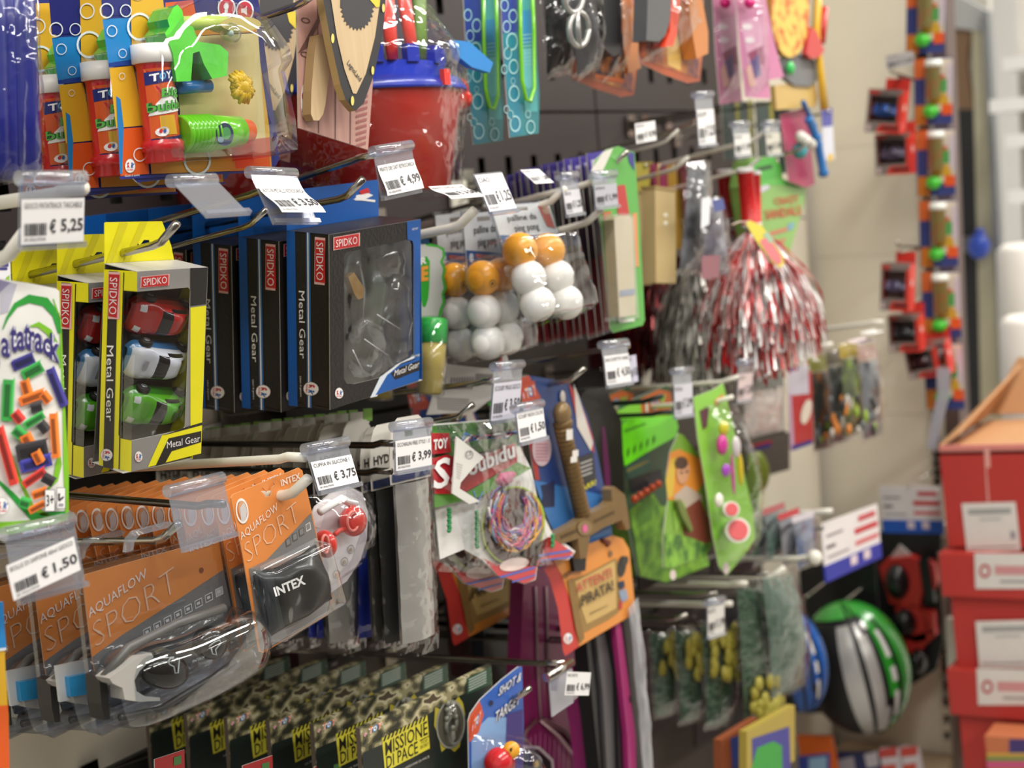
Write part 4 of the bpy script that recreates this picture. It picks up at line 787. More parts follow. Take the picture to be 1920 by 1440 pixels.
# grey bags with black contents
def baggy(name, label, cat, q, X, fill, tint=None, seed=1, d=.014, inner=None, head=None, group=None, Y=None):
    """a soft filled film bag, q = TL TR BR BL"""
    fr = Fr(q[0], q[1], q[3], X, Y); t = thing(name, label, cat, fr, group); m = M(fr)
    A, B, C_, D = [fr.L(p) for p in q]
    for s_, y0 in ((1, 0),):
        def fn(u, v):
            p = A.lerp(B, u).lerp(D.lerp(C_, u), v); e = (sin(pi*min(1, max(0, u)))*sin(pi*v)**.6 if 0 < v < 1 else 0); nz = noise.noise(Vector((u*3.3+seed, v*5, seed)))+.5*noise.noise(Vector((u*9, v*11+seed, 1)))
            return Vector((p.x, -.001-d*.8*e-.006*nz*e, p.z))
        h0 = .16 if head else .04
        m.grid(lambda u, v: fn(.06+.88*u, h0+(.95-h0)*v), 14, 18, fill)
    m.build('contents', t)
    if head: m = M(fr); A2, D2 = A.lerp(D, .16), A; m.add([A-Vector((0, .002, 0)), B-Vector((0, .002, 0)), B.lerp(C_, .15)-Vector((0, .003, 0)), A.lerp(D, .15)-Vector((0, .003, 0))], [(0, 1, 2, 3)], head); m.build('header', t)
    m = M(fr); filmbag(m, q, d+.004, seed, tint, 16, .004); m.build('bag', t)
    return fr, t
baggy('bagged_toy', 'smoky grey bag with black toy parts between wooden box and pompoms', 'bagged toy', [(1286, 305), (1332, 300), (1320, 520), (1268, 515)], .33, two('#3a3c3e', '#8d8f93', 12, .5, 'noise', .3, .1), seed=3)
fr, t = baggy('bagged_toy', 'rounded clear bag with blue and grey gadget left of pompom sticks', 'bagged toy', [(1316, 372), (1352, 368), (1368, 520), (1312, 530)], .37, two('#55525f', '#a9a7ad', 16, .5, 'noise', .3, .15), seed=5)
prints(fr, t, [([(1334, 375), (1356, 372), (1360, 392), (1340, 398)], '#4a5590'), ([(1316, 372), (1332, 368), (1330, 420), (1314, 430)], '#e2e4e6'), ([(1316, 480), (1350, 478), (1348, 520), (1316, 524)], '#8f5a64')], off=.02)
# pompoms
def pompom(px, X, Lh, R, H, cols, label, sticks, seed, nst=620, mix=.5):
    fr = FrW(PX(px, X)); t = thing('pompom', label, 'pompom', fr, 'tinsel pompoms'); random.seed(seed)
    for k, (dx, dy, sc_) in enumerate(sticks):
        m = M(fr); r = .0125; m.lathe([(0, r), (.06, r*1.05), (.07, r), (.93, r), (.94, r*1.08), (1, r*1.0)], (dx, dy, Lh*sc_), (dx*.6, dy, 0), two(cols[2], cols[3], 140, .35, 'cells', .35), 18, [c('#ece8e4')]*2+[two(cols[2], cols[3], 140, .35, 'cells', .35)]*2+[c('#ece8e4')]); m.build('stick', t)
    ms = [c(cols[0], .3, .25, .1), c(cols[1], .25, .2, .1), c(cols[4], .25, .3, .1)]; m = M(fr)
    for k in range(nst):
        a = random.uniform(0, 2*pi); s_ = random.random()**.6; hh = H*random.uniform(.62, 1.04); rr = R*s_; mm = ms[0 if random.random() < mix else (1 if random.random() < .75 else 2)]
        pts = []; 
        for j in range(8):
            u = j/7; z = -hh*(u**1.15)*(1-.18*s_); rad = rr*(1-(1-u)**1.5)*1.06; w_ = .03*noise.noise(Vector((k*1.7, u*2.2, seed))); pts.append(Vector((rad*cos(a)+w_*u, rad*sin(a)*.75+w_*u*.5, z)))
        wv = Vector((-sin(a), cos(a), random.uniform(-.6, .6))).normalized()*.0022; n0 = len(m.v); i0 = m.mi(mm)
        for j, p in enumerate(pts):
            tw = wv if j % 2 else Vector((cos(a), sin(a)*.5, .3)).normalized()*.0022; m.v += [tuple(p-tw), tuple(p+tw)]
        for j in range(7): m.f.append((n0+2*j, n0+2*j+1, n0+2*j+3, n0+2*j+2)); m.fm.append(i0 if random.random() < .55 else m.mi(random.choice(ms))); m.sm.append(False)
    m.build('tinsel', t, 'stuff'); return t
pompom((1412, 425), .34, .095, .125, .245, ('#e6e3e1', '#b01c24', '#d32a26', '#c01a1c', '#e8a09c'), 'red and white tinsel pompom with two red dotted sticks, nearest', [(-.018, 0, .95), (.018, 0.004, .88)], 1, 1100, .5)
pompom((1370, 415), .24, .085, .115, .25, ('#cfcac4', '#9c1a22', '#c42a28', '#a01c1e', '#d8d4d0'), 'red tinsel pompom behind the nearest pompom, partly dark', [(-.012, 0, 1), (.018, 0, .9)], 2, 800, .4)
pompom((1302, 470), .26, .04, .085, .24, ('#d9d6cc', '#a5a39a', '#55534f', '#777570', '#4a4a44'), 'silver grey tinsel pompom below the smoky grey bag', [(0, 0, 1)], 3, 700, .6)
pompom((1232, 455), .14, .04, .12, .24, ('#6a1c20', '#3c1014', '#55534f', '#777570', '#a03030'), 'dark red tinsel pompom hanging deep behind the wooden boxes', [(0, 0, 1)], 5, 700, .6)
fr, t = pcard('paper_tag', 'yellow and pink paper tag tied to the nearest pompom', 'paper tag', ((1398, 418), (1424, 410), (1448, 505)), .41, col='#e3cf3c', out=[(1398, 418), (1405, 413), (1428, 422), (1468, 480), (1470, 496), (1462, 502), (1448, 492), (1418, 452)])
prints(fr, t, [([(1424, 452), (1440, 442), (1465, 480), (1466, 492), (1458, 497), (1444, 484)], '#e07a80'), ([(1430, 440), (1440, 434), (1452, 452), (1444, 456)], '#9fc0a0')])
m = M(fr); m.ptube([(1372, 422), (1385, 416), (1400, 416)], .0012, c('#c9b0a0'), .001, 6); m.build('string', t)
# green kite-like pack
fr, t = pcard('green_toy_box', 'green tapering pack with handle slot and red words beside the cream wall', 'toy pack', ((1402, 300), (1490, 300), (1420, 470)), .30, col='#86b45c', th=.03, out=[(1400, 350), (1408, 300), (1450, 292), (1465, 312), (1468, 336), (1512, 352), (1508, 380), (1482, 470), (1470, 500), (1420, 480)])
prints(fr, t, [([(1404, 310), (1410, 302), (1450, 294), (1463, 312), (1464, 332), (1404, 345)], '#4fae44'), ([(1418, 314), (1448, 308), (1448, 316), (1420, 322)], '#234a22'), ([(1412, 352), (1440, 346), (1444, 352), (1416, 368)], '#cfcbd8'), ([(1404, 345), (1464, 334), (1506, 350), (1440, 346), (1406, 356)], '#5fbf50'), ([(1425, 440), (1480, 425), (1478, 432), (1426, 448)], '#c8705c'), ([(1478, 420), (1490, 416), (1486, 430), (1476, 432)], '#6f9fb8'), ([(1430, 460), (1474, 446), (1472, 452), (1432, 468)], '#c8705c')])
m = M(fr); RR = c('#c8503c'); m.text('CRAZY', (1454, 385), (1500, 378), (1450, 372), RR, .0014, 'F', .02); m.text('SANDALS', (1436, 412), (1503, 402), (1434, 394), RR, .0014, 'F', .02); m.build('lettering', t)
# skipping ropes and pink cards at the end of the row
fr, t = pcard('skipping_rope_set', 'pink card with blue skipping rope handles beside the cream end wall', 'toy pack', ((1458, 235), (1508, 232), (1470, 350)), .31, col='#a83058', out=[(1462, 215), (1515, 200), (1522, 290), (1528, 345), (1512, 352), (1478, 340)])
for k, (a, b, r, mm) in enumerate((((1505, 190), (1528, 240), 5, '#2c5f9c'), ((1515, 220), (1532, 262), 8, '#2f74b8'), ((1532, 262), (1545, 330), 8, '#2f74b8'))):
    m = M(fr); m.lathe([(0, fr.size(r)*.8), (.1, fr.size(r)*1.2), (.2, fr.size(r)), (.85, fr.size(r)), (.9, fr.size(r)*1.4), (1, fr.size(r))], fr.L(a, .02), fr.L(b, .02), c(mm, .3), 16); m.build('handle', t)
m = M(fr); m.ball(fr.L((1500, 282), .02), .018, c('#4a9fa8', .2), (1, .7, .8), 16, 10); m.build('teal_ball', t); m = M(fr); m.tube([fr.L((1500, 255), .03), fr.L((1522, 272), .03)], .009, c('#e8e6de'), 10); m.build('white_grip', t)
fr, t = pcard('teal_strap', 'grey-teal strap hanging left of the pink skipping rope card', 'strap', ((1456, 190), (1475, 190), (1462, 320)), .29, col='#5f8f9c', out=[(1448, 185), (1480, 180), (1482, 260), (1478, 325), (1464, 325)])
fr, t = pcard('toy_card', 'small white and blue card with yellow foot at the cream wall edge', 'toy pack', ((1540, 205), (1560, 203), (1544, 300)), .30, col='#cfd0da'); prints(fr, t, [([(1540, 203), (1561, 203), (1561, 236), (1542, 238)], '#4a4a9c'), ([(1552, 290), (1562, 288), (1562, 300), (1553, 302)], '#d9b23c')])
# ------------------------------------------------------------ top row, further along
fr, t = pcard('bubble_wand_card', 'teal and blue card with ring print and lime wand beside the bucket', 'toy pack', ((940, -60), (1000, -70), (950, 262)), .36, col='#2a7f86', out=[(936, -60), (1000, -70), (1007, 100), (1012, 178), (1010, 250), (956, 258), (944, 100)])
TB = two('#1f5f9c', '#2a8f8f', 5, .5, 'noise', .35, .3); m = M(fr); m.pp([(938, -60), (968, -60), (972, 100), (978, 250), (957, 255), (944, 100)], TB, .0004)
m.pp([(938, -60), (968, -60), (970, 60), (942, 62)], c('#2c3f96'), .0005)
for x, y, rr in ((946, 10, 9), (962, 30, 10), (950, 50, 9), (960, 78, 13), (952, 100, 9), (963, 125, 11), (964, 175, 12), (966, 232, 12), (995, 238, 10), (990, 214, 6), (946, 130, 7), (950, 205, 6), (962, 152, 5), (957, 215, 7)): m.disc((x, y), rr*.85, rr*1.3, c('#a9d8dc'), .0009, 20, ring=.8)
m.pp([(968, -60), (1000, -66), (1005, 100), (1008, 210), (985, 210), (974, 100)], c('#4fa8a8'), .0006)
m.pp([(976, 20), (996, 18), (998, 80), (980, 84)], c('#3a8fc0'), .0008)
for k in range(9): m.pp([(980, 150+k*7-85), (998, 148+k*7-85), (998, 150+k*7-85), (980, 152+k*7-85)], c('#8fc8d0'), .001)
m.pp([(978, 95), (998, 92), (1002, 160), (990, 168), (984, 160)], c('#6fc0c8'), .0009); m.build('print', t)
m = M(fr); LM = c('#7fd02a', .25, 0, .05, 0, 20, .4)
m.ptube([(974, -60), (976, 60), (979, 150), (986, 186), (994, 190), (1002, 165), (1001, 60), (996, -60)], .0024, LM, .006, 8); m.build('wand', t)
dup(t, (-.05, .0, -.004), 'teal bubble wand card second from the front behind the bucket')
def bagblack(q, X, lb, inner, seed):
    fr, t = baggy('novelty_bag', lb, 'bagged toy', q, X, inner, seed=seed, d=.02); return fr, t
bagblack([(1008, -70), (1052, -70), (1072, 140), (1020, 150)], .36, 'black plastic mask in shiny black bag beside the teal wand card', c('#1c1c1e', .22, 0, .1, .6, 30, .5), 2)
fr, t = bagblack([(1050, -80), (1112, -80), (1124, 130), (1078, 155)], .38, 'grey bag with pale handcuffs next to the shiny black bag', c('#4b4b4d', .4, 0, .15, .4, 20), 4)
m = M(fr)
for x, y in ((1085, 55), (1075, -8)): m.tube([fr.L((x+18*cos(a), y+32*sin(a)), .034) for a in [2*pi*i/18 for i in range(19)]], .0035, c('#a9a8a4', .3, .5), 8)
m.tube([fr.L((1080, 22), .034), fr.L((1085, 90), .034)], .004, c('#9a9996', .3, .5), 8); m.build('handcuffs', t)
FIRE = two('#7a3a1c', '#d8802a', 30, .5, 'noise', .4, .35)
def gun(q, X, lb, out, items, grips, k):
    fr, t = pcard('toy_gun_card', lb, 'toy pack', q, X, out=out, col='#b8542a'); m = M(fr)
    for n, (p, mm) in enumerate(items): m.pp(p, mm if not isinstance(mm, str) else c(mm), .0005+.0001*n)
    m.build('print', t)
    for p, mm, nm in grips:
        m = M(fr); o = fr; pts = p; m.slab(pts, -.022, -.003, c(mm, .3, 0, .05, 0, 20, .3)); m.build(nm, t)
    m = M(fr); filmbag(m, [q[0], q[1], (q[1][0]+8, q[2][1]-25), q[2]], .026, k); m.build('film', t); return t
gun(((1118, -70), (1162, -70), (1125, 158)), .37, 'card with black toy gun and orange flames left of the grey-gripped gun', [(1112, -70), (1164, -70), (1170, 158), (1128, 152), (1114, 146)], [([(1114, 60), (1168, 60), (1170, 150), (1116, 142)], two('#2a1a2c', '#c8762c', 45, .55, 'noise', .4, .1)), ([(1116, 138), (1170, 148), (1170, 156), (1116, 146)], '#c8642a')], [([(1128, -60), (1164, -60), (1166, 40), (1162, 100), (1150, 106), (1132, 90)], '#1a1a1c', 'toy_gun')], 5)
t = gun(((1202, -60), (1310, -60), (1200, 118)), .40, 'orange and purple flame card with grey-gripped toy gun, nearest of the gun cards', [(1204, -60), (1312, -60), (1322, 60), (1312, 152), (1290, 156), (1240, 138), (1200, 118), (1198, 100)], [([(1206, 60), (1318, 60), (1311, 148), (1206, 112)], two('#4a2450', '#e08a30', 32, .5, 'noise', .4, .2)), ([(1250, 66), (1280, 66), (1276, 132), (1252, 122)], '#e8c06a'), ([(1202, -50), (1212, -50), (1210, 108), (1202, 106)], '#d9602c'), ([(1262, 0), (1300, 0), (1318, 60), (1262, 66)], '#c9a09a')], [([(1216, -60), (1262, -60), (1256, 40), (1248, 66), (1236, 78), (1212, 76)], '#555558', 'toy_gun'), ([(1262, -60), (1282, -60), (1270, 60), (1262, 86), (1246, 88), (1256, 60)], '#e0482a', 'orange_muzzle'), ([(1284, -60), (1306, -60), (1328, 60), (1328, 100), (1306, 110), (1298, 60)], '#c97c3c', 'orange_grip')], 6)
dup(t, (-.10, .0, -.008), 'orange flame card with toy gun behind the nearest gun card')
# pink cosmetic toy cards
def pink(q, X, lb, out, k):
    fr, t = pcard('pink_toy_card', lb, 'toy pack', q, X, out=out, col='#c878a0', group='pink toy cards'); x0, x1 = q[0][0], q[1][0]; w_ = x1-x0; sh = (q[2][0]-x0)/(q[2][1]-q[0][1])
    m = M(fr); P = lambda u, y: (x0+u*w_+(y-q[0][1])*sh, y)
    m.pp([P(.1, 40), P(.9, 30), P(.95, 100), P(.3, 150)], c('#d8a0bc'), .0005); m.pp([P(.25, 100), P(.9, 85), P(.92, 120), P(.4, 125)], c('#8f2f5c'), .0006); m.pp([P(.3, 118), P(.7, 100), P(.75, 140), P(.4, 150)], c('#4a3478'), .0008)
    m.pp([P(.12, 130), P(.35, 118), P(.5, 160), P(.2, 165)], c('#d8a89c'), .0009); m.disc(P(.4, 75), 9, 6, c('#e8dde0'), .001, 12); m.disc(P(.35, 50), 10, 6, c('#e8dde0'), .001, 12); m.build('print', t)
    m = M(fr); m.ball(fr.L(P(.55, 5), .012), fr.size(14), c('#d8207c', .25), (1, .7, .8), 16, 10); m.build('pink_knob', t)
    m = M(fr); filmbag(m, [P(0, -60), P(1, -60), P(1, 160), P(0, 190)], .018, k); m.build('film', t)
pink(((1332, -60), (1375, -60), (1350, 198)), .33, 'pink card with white dots, rear of the two pink ones', [(1334, -60), (1376, -60), (1384, 100), (1392, 190), (1350, 196), (1342, 100)], 7)
pink(((1374, -60), (1420, -60), (1398, 185)), .37, 'pink card with pink knob, front of the pink ones beside the pizza pan', [(1376, -60), (1424, -60), (1452, 80), (1470, 145), (1442, 150), (1444, 185), (1398, 182), (1388, 100)], 8)
# play kitchen set: pizza, grey pan, wooden board, ladles
fr, t = pcard('play_kitchen_set', 'play kitchen set with pizza disc, grey pan and yellow ladle by the cream wall', 'toy set', ((1440, -60), (1530, -60), (1450, 190)), .32, col='#c9a860', out=[(1452, 160), (1528, 152), (1534, 182), (1530, 200), (1456, 206)], par='board', th=.008)
m = M(fr); m.slab(ring(24, 1482, 20, 36, 88, .1), -.012, -.002, two('#e3c25c', '#c9642c', 60, .56, 'noise', .5, .08), c('#b8863c')); m.build('pizza', t)
m = M(fr); m.slab([(1462, 110), (1490, 98), (1528, 112), (1532, 150), (1520, 162), (1490, 160), (1470, 145)], -.004, .004, c('#6f7072', .4)); m.build('pan', t)
m = M(fr); m.ball(fr.L((1482, 128), .012), fr.size(13), c('#3fbf62', .3), (1, .6, 1), 16, 10); m.build('green_ball', t)
m = M(fr); m.tube([fr.L((1538, -60), .01), fr.L((1530, 60), .01), fr.L((1538, 130), .01), fr.L((1546, 205), .01)], [.011, .010, .009, .011], c('#dfae28', .35), 12, True, .6); m.build('ladle_handle', t)
m = M(fr); m.tube([fr.L((1546, 15), .012), fr.L((1540, 80), .012)], .007, c('#c02f2c', .35), 10); m.slab([(1512, 100), (1520, 50), (1532, 60), (1546, 95), (1536, 108), (1520, 110)], -.016, -.008, c('#c83a38', .3)); m.build('red_spatula', t)
for k, x in enumerate((1372, 1396, 1436)):
    fr, t = pcard('yellow_frame_card', ('dark green card with yellow edge under the pink cards', 'dark card with yellow edge left of the price wires', 'dark green card with yellow edge under the wooden board')[k], 'toy pack', ((x-20, 190), (x+16, 186), (x-16, 300)), .2, col='#1c3a34')
    prints(fr, t, [([(x+6, 188), (x+14, 187), (x+16, 296), (x+9, 297)], '#8f8a2c')])
# tags and wires of that stretch
for k, (tip, X, lb, r_) in enumerate((((1272, 243), .37, 'thin white hook tip under the white price tags', .0022), ((1322, 210), .40, 'chrome label wire above the white hooks', .003), ((1440, 240), .38, 'white label wire by the pompom row', .0035), ((1425, 296), .36, 'white hook tip in front of pompom sticks', .003), ((1290, 205+90), .34, 'white hook below the white label wire', .003), ((1520, 262), .36, 'chrome hook through the skipping rope card', .0028))):
    hook(tip, X, lb, WHITEW if k in (0, 2, 3, 4) else CHROME, r=r_, tilt=9)
tag((1190, 232), (1228, 226), (1192, 270), 'crumpled white price tag, leftmost above the wooden boxes', '0,90', 'GIOCO', .39, holder=False)
tag((1306, 206), (1338, 204), (1310, 272), 'long white price tag right of the crumpled one', '2,25', 'GIOCO', .40)
tag((1376, 252), (1406, 250), (1378, 292), 'white price tag in front of the pompom sticks', '1,99', 'POM', .39, paper='#dddcd8')
tag((1435, 250), (1462, 248), (1438, 290), 'pale price tag above the green tapering pack', '1,50', 'GIOCO', .38, paper='#c9c6b8')
tag((1114, 348), (1156, 344), (1117, 388), 'grey-looking price tag in front of the green ruler card', '1,99', 'DOMINO IN', .41, paper='#b5b4bc')
tag((1055, 358), (1086, 354), (1062, 402), 'price tag in a tilted holder left of the grey-looking tag', '1,25', 'GIOCO', .40, paper='#cfced2', sub=.5)
hook((1128, 392), .40, 'white hook below the grey-looking price tag', WHITEW, r=.004, tilt=10)
hook((1135, 338), .40, 'white label wire above the purple cards', WHITEW, r=.004, tilt=8, rise=.003)
tag((1132, 668), (1178, 662), (1140, 722), 'price tag reading 4,50 under the green ruler card', '4,50', 'RACCHETTE VARIE', .41, sub=.3)
tag((1176, 668), (1192, 665), (1182, 718), 'narrow price tag tucked behind the tag reading 4,50', '4,25', 'SET', .39, holder=False, paper='#c2c0d2')
hook((1180, 648), .40, 'chrome label wire that holds the price 4,50', tilt=8, rise=.003)
hook((1096, 690), .40, 'chrome hook tip above the pirate sword', tilt=8)
fr, t = pcard('chocolate_coins', 'white receipt-like pouch back with barcode above the cap row', 'pouch', ((835, 684), (945, 690), (800, 775)), .30, col='#cfccc6', out=[(836, 682), (905, 690), (945, 690), (932, 740), (890, 772), (800, 778), (812, 740)])
m = M(fr); K = c('#5a5658')
for k in range(9): m.pp([(846+k*5, 708-k*.2), (848+k*5, 708-k*.2), (845+k*5, 730), (843+k*5, 730)], K)
for k in range(7): m.pp([(820, 745+k*3.5), (880, 748+k*3.5), (880, 749.5+k*3.5), (820, 746.5+k*3.5)], c('#8f8c88'), .0005)
m.pp([(892, 700), (925, 702), (924, 722), (890, 720)], c('#8a8784'), .0005); m.disc((920, 757), 6, 5, c('#4a9a3c'), .0006); m.build('print', t)
fr, t = pcard('red_pouch', 'white and red folded pouch corner above the price 3,50', 'pouch', ((938, 668), (955, 668), (945, 712)), .34, col='#dcdad6', out=[(942, 668), (950, 664), (962, 710), (940, 712), (932, 695)]); prints(fr, t, [([(933, 680), (942, 668), (941, 700), (934, 696)], '#c23a3a')])
tag((926, 719), (978, 713), (924, 788), 'price tag reading 3,50 left of the red toy card', '3,50', 'SCOUBY MAXI GIOCO', .41, hold=1, paper='#dddbe6')
tag((968, 775), (1018, 764), (976, 829), 'price tag reading 1,50 hanging crooked above the coloured threads', '1,50', 'SCOUBY NEON COLORI', .43, sub=.05)
hook((887, 758), .39, 'chrome hook tip above the coloured threads pouch', tilt=7)
hook((940, 712), .40, 'chrome label wire that holds the price 3,50 left of the red card', tilt=6, rise=.003)
# ------------------------------------------------------------ swimming caps and goggles
OG, GB = c('#e68e48', .35, 0, .04, 0, 20, .2), c('#7f7d79', .4); PALE = c('#eec7a4', .4)
OGE = c('#e8b080', .5)
def sport(m, a, b, cc, k=1.0, off=.0006):
    """two lines of thin lettering inside the parallelogram a (lower left) b (lower right) cc (upper left)"""
    P = lambda u, v: (a[0]+u*(b[0]-a[0])+v*(cc[0]-a[0]), a[1]+u*(b[1]-a[1])+v*(cc[1]-a[1]))
    m.text('AQUAFLOW', P(0, .72), P(.7, .72), P(0, 1), c('#f1e3d4', .4), off, 'F', .0); m.text('SPORT', P(.02, 0), P(1, 0), P(.02, .6), PALE, off, 'F', -.024)
fr = Fr((432, 929), (567, 876), (486, 1226), .385); fr_cap = fr
t = thing('swim_cap_pack', 'orange and grey card with folded black swim cap, frontmost on the white hook', 'swim cap pack', fr, 'orange swim cap packs')
m = M(fr); m.slab([(433, 934), (437, 927), (560, 877), (567, 882), (585, 960), (621, 1128), (616, 1152), (494, 1224), (486, 1222), (455, 1040)], 0, .001, OG, OGE, [[(486, 919), (492, 914), (500, 922), (506, 909), (512, 905), (516, 909), (510, 914), (508, 930), (498, 932), (494, 925)]])
m.build('card', t); m = M(fr)
m.pp([(467, 1067), (500, 1050), (583, 962), (592, 1000), (620, 1128), (616, 1150), (494, 1222), (488, 1218)], GB, .0003)
m.pp([(488, 1062), (594, 1008), (618, 1126), (612, 1150), (496, 1218)], c('#a7a6a4', .35), .0004)
sport(m, (463, 1057), (563, 974), (449, 1000)); m.text('INTEX', (528, 912), (564, 898), (526, 900), c('#f1e3d4', .4), .0006, 'F', .02)
m.disc((454, 958), 12, 24, c('#f1ece6', .4), .0006, 24, -.1, ring=.8); m.pp([(452, 976), (450, 952), (457, 942), (463, 956), (462, 972), (456, 978)], c('#cfcac8', .4), .0007); m.disc((455, 956), 8, 18, c('#d9a27c', .4), .0005, 18, -.1)
for k in range(4):
    x, y = 535+k*12.5, 1012-k*9.5; m.pp([(x, y), (x+9, y-5), (x+11, y+9), (x+2, y+14)], c('#d9d8d4', .4) if k == 3 else c('#5f5d5a', .4), .0006); m.pp([(x+1.5, y+1), (x+8, y-3), (x+9.5, y+7), (x+3, y+11)], c('#8a8885', .4), .0007)
m.build('print', t)
m = M(fr)
def cap(u, v):
    a, b, cc, d = fr.L((468, 1078)), fr.L((586, 1020)), fr.L((617, 1122)), fr.L((496, 1196)); p = a.lerp(b, u).lerp(d.lerp(cc, u), v); e = min(u, 1-u)*min(v, 1-v)*4
    return Vector((p.x, -.004-.016*min(1, e*3)**.5-.002*noise.noise(Vector((u*4, v*4, 2)))-.002*sin(u*9+v*3)*e, p.z))
m.grid(cap, 20, 16, c('#1a2022', .35, 0, .1, 0, 20, .2)); cp = m.build('folded_cap', t)
m = M(fr); m.text('INTEX', (517, 1119), (574, 1095), (512, 1102), c('#f2f2f0', .4), .0235, 'F', .035); m.build('lettering', cp)
m = M(fr)
def shell(u, v):
    a, b, cc, d = fr.L((464, 1066)), fr.L((588, 1008)), fr.L((623, 1128)), fr.L((494, 1208)); p = a.lerp(b, u).lerp(d.lerp(cc, u), v); e = min(1, min(min(u, 1-u)/.05, min(v, 1-v)/.05)); return Vector((p.x, -.001-.024*e**.6, p.z))
m.grid(shell, 24, 24, BLIST); m.build('blister', t)
cap_t = t
ORD = 'second third fourth fifth sixth seventh eighth ninth tenth eleventh twelfth thirteenth fourteenth fifteenth sixteenth seventeenth eighteenth nineteenth twentieth'.split()
for k in range(1, 15): dup(t, (-.0205*k-.002*(k % 2), .0015*math.sin(k*3), -.0022*k), f'orange and grey swim cap card, {ORD[k-1]} from the front of the white hook', roll=.01*math.sin(k*5))
hook((578, 897), .42, 'white hook through the front orange swim cap card', WHITEW, r=.0048, tilt=5)
hook((572, 858), .42, 'white label wire that holds the price 3,75', WHITEW, r=.0042, tilt=4.5, rise=.002)
def goggles():
    fr = Fr((152, 1078), (411, 1008), (186, 1378), .365); t = thing('goggles_pack', 'orange and grey goggles pack with clear capsule, frontmost at the lower left', 'goggles pack', fr, 'orange goggles packs')
    m = M(fr); m.slab([(155, 1086), (160, 1077), (403, 1010), (410, 1014), (419, 1068), (434, 1142), (415, 1190), (180, 1270), (173, 1232)], 0, .001, OG, OGE); m.build('card', t)
    m = M(fr); m.pp([(173, 1232), (230, 1190), (340, 1120), (419, 1068), (434, 1142), (415, 1190), (180, 1268)], c('#7a7874', .4), .0003)
    sport(m, (177, 1216), (333, 1106), (164, 1142)); m.text('INTEX', (357, 1035), (404, 1019), (354, 1025), c('#f1e3d4', .4), .0006, 'F', .02)
    for k in range(8):
        x, y = 268+k*19.3, 1181-k*10.8; m.pp([(x, y), (x+14, y-7), (x+16, y+8), (x+2, y+15)], c('#d5d3cf', .4), .0005); m.pp([(x+1.5, y+1), (x+13, y-4.5), (x+14.5, y+6.5), (x+3.2, y+12.5)], c('#6f6d6a', .4) if k < 7 else c('#b9b7b3', .4), .0006); m.pp([(x+4, y+3), (x+10, y), (x+11, y+5), (x+5, y+8)], c('#d5d3cf', .4), .0007)
    m.disc((378, 1069), 4, 5, c('#8a4c24', .5), .0006); m.build('print', t)
    # goggles inside: strap, white frame, two dark lenses
    m = M(fr); BS = c('#1b1a1a', .4)
    m.slab([(186, 1268), (198, 1262), (203, 1300), (206, 1348), (196, 1350), (190, 1320)], -.022, -.006, BS); m.ptube([(196, 1270), (240, 1215), (330, 1170), (420, 1140)], .004, c('#5c5b58', .4), .026, 8); m.ptube([(225, 1345), (300, 1330), (400, 1270), (440, 1240)], .003, c('#3c3b3a', .4), .022, 8); m.build('strap', t)
    m = M(fr); WF = c('#aeaba5', .2, 0, .05, 0, 20, .5)
    m.slab([(205, 1272), (214, 1265), (262, 1232), (284, 1224), (288, 1232), (262, 1258), (252, 1276), (256, 1296), (272, 1306), (300, 1308), (300, 1314), (262, 1316), (234, 1312), (230, 1290), (212, 1282)], -.036, -.02, WF); m.build('frame', t)
    LN = c('#191817', .15, 0, .1, 0, 20, .6)
    for k, (x, y, rx, ry, ro) in enumerate(((308, 1257, 50, 36, -.42), (394, 1205, 34, 34, -.42))):
        m = M(fr); q = fr.L((x, y), .026); R = Matrix.Rotation(-ro, 4, 'Y'); n0 = len(m.v); m.ball((0, 0, 0), 1, LN, (fr.size(rx)*1.25, .012, fr.size(ry)), 24, 12)
        m.v = [tuple(q+R@Vector(v)) for v in m.v]; m.build('lens', t)
    m = M(fr); LL = c('#b9bfbe', .4); 
    for pts in ([(326, 1240), (332, 1234), (336, 1236), (334, 1262), (328, 1262), (326, 1250), (318, 1246), (315, 1240), (320, 1234), (326, 1232)], [(392, 1212), (402, 1204), (412, 1200), (414, 1206), (404, 1218), (406, 1228), (398, 1226), (396, 1216)]): m.ptube(pts, .0006, LL, .041, 5)
    m.text('INTEX', (361, 1243), (384, 1234), (361, 1238), LL, .041, 'F', .0); m.build('lens_print', t)
    # clear capsule
    o1 = [(185, 1240), (225, 1206), (300, 1180), (400, 1140), (440, 1140), (458, 1170), (462, 1200), (450, 1238), (420, 1262), (350, 1300), (260, 1340), (205, 1360), (190, 1345), (180, 1290)]
    P0 = [fr.L(p) for p in o1]; n = len(P0); cx, cz = sum(p.x for p in P0)/n, sum(p.z for p in P0)/n; vs = []; m = M(fr)
    lev = ((1.0, -.001), (1.0, -.012), (.97, -.028), (.9, -.038), (.78, -.045), (.55, -.05), (.03, -.052))
    def spl(i, f_): p0, p1, p2, p3 = (P0[(i+d) % n] for d in (-1, 0, 1, 2)); return .5*((2*p1)+(p2-p0)*f_+(2*p0-5*p1+4*p2-p3)*f_**2+(3*p1-p0-3*p2+p3)*f_**3)
    Q = [spl(i, f_) for i in range(n) for f_ in (0, .33, .66)]; n = len(Q)
    for s_, y in lev:
        for p in Q: vs.append((cx+(p.x-cx)*s_, y, cz+(p.z-cz)*s_))
    CAPS = clear('#e9edf0', .55, .04, .15, 12)
    m.add(vs, [(k*n+i, k*n+(i+1) % n, (k+1)*n+(i+1) % n, (k+1)*n+i) for k in range(len(lev)-1) for i in range(n)], CAPS, True); m.build('capsule', t)
    m = M(fr); HC = clear('#e6e9ee', .4, .06, .2)
    m.slab([(146, 1078), (160, 1068), (408, 1002), (418, 1010), (440, 1140), (460, 1238), (452, 1250), (192, 1380), (182, 1372), (170, 1290)], -.0018, .003, HC)
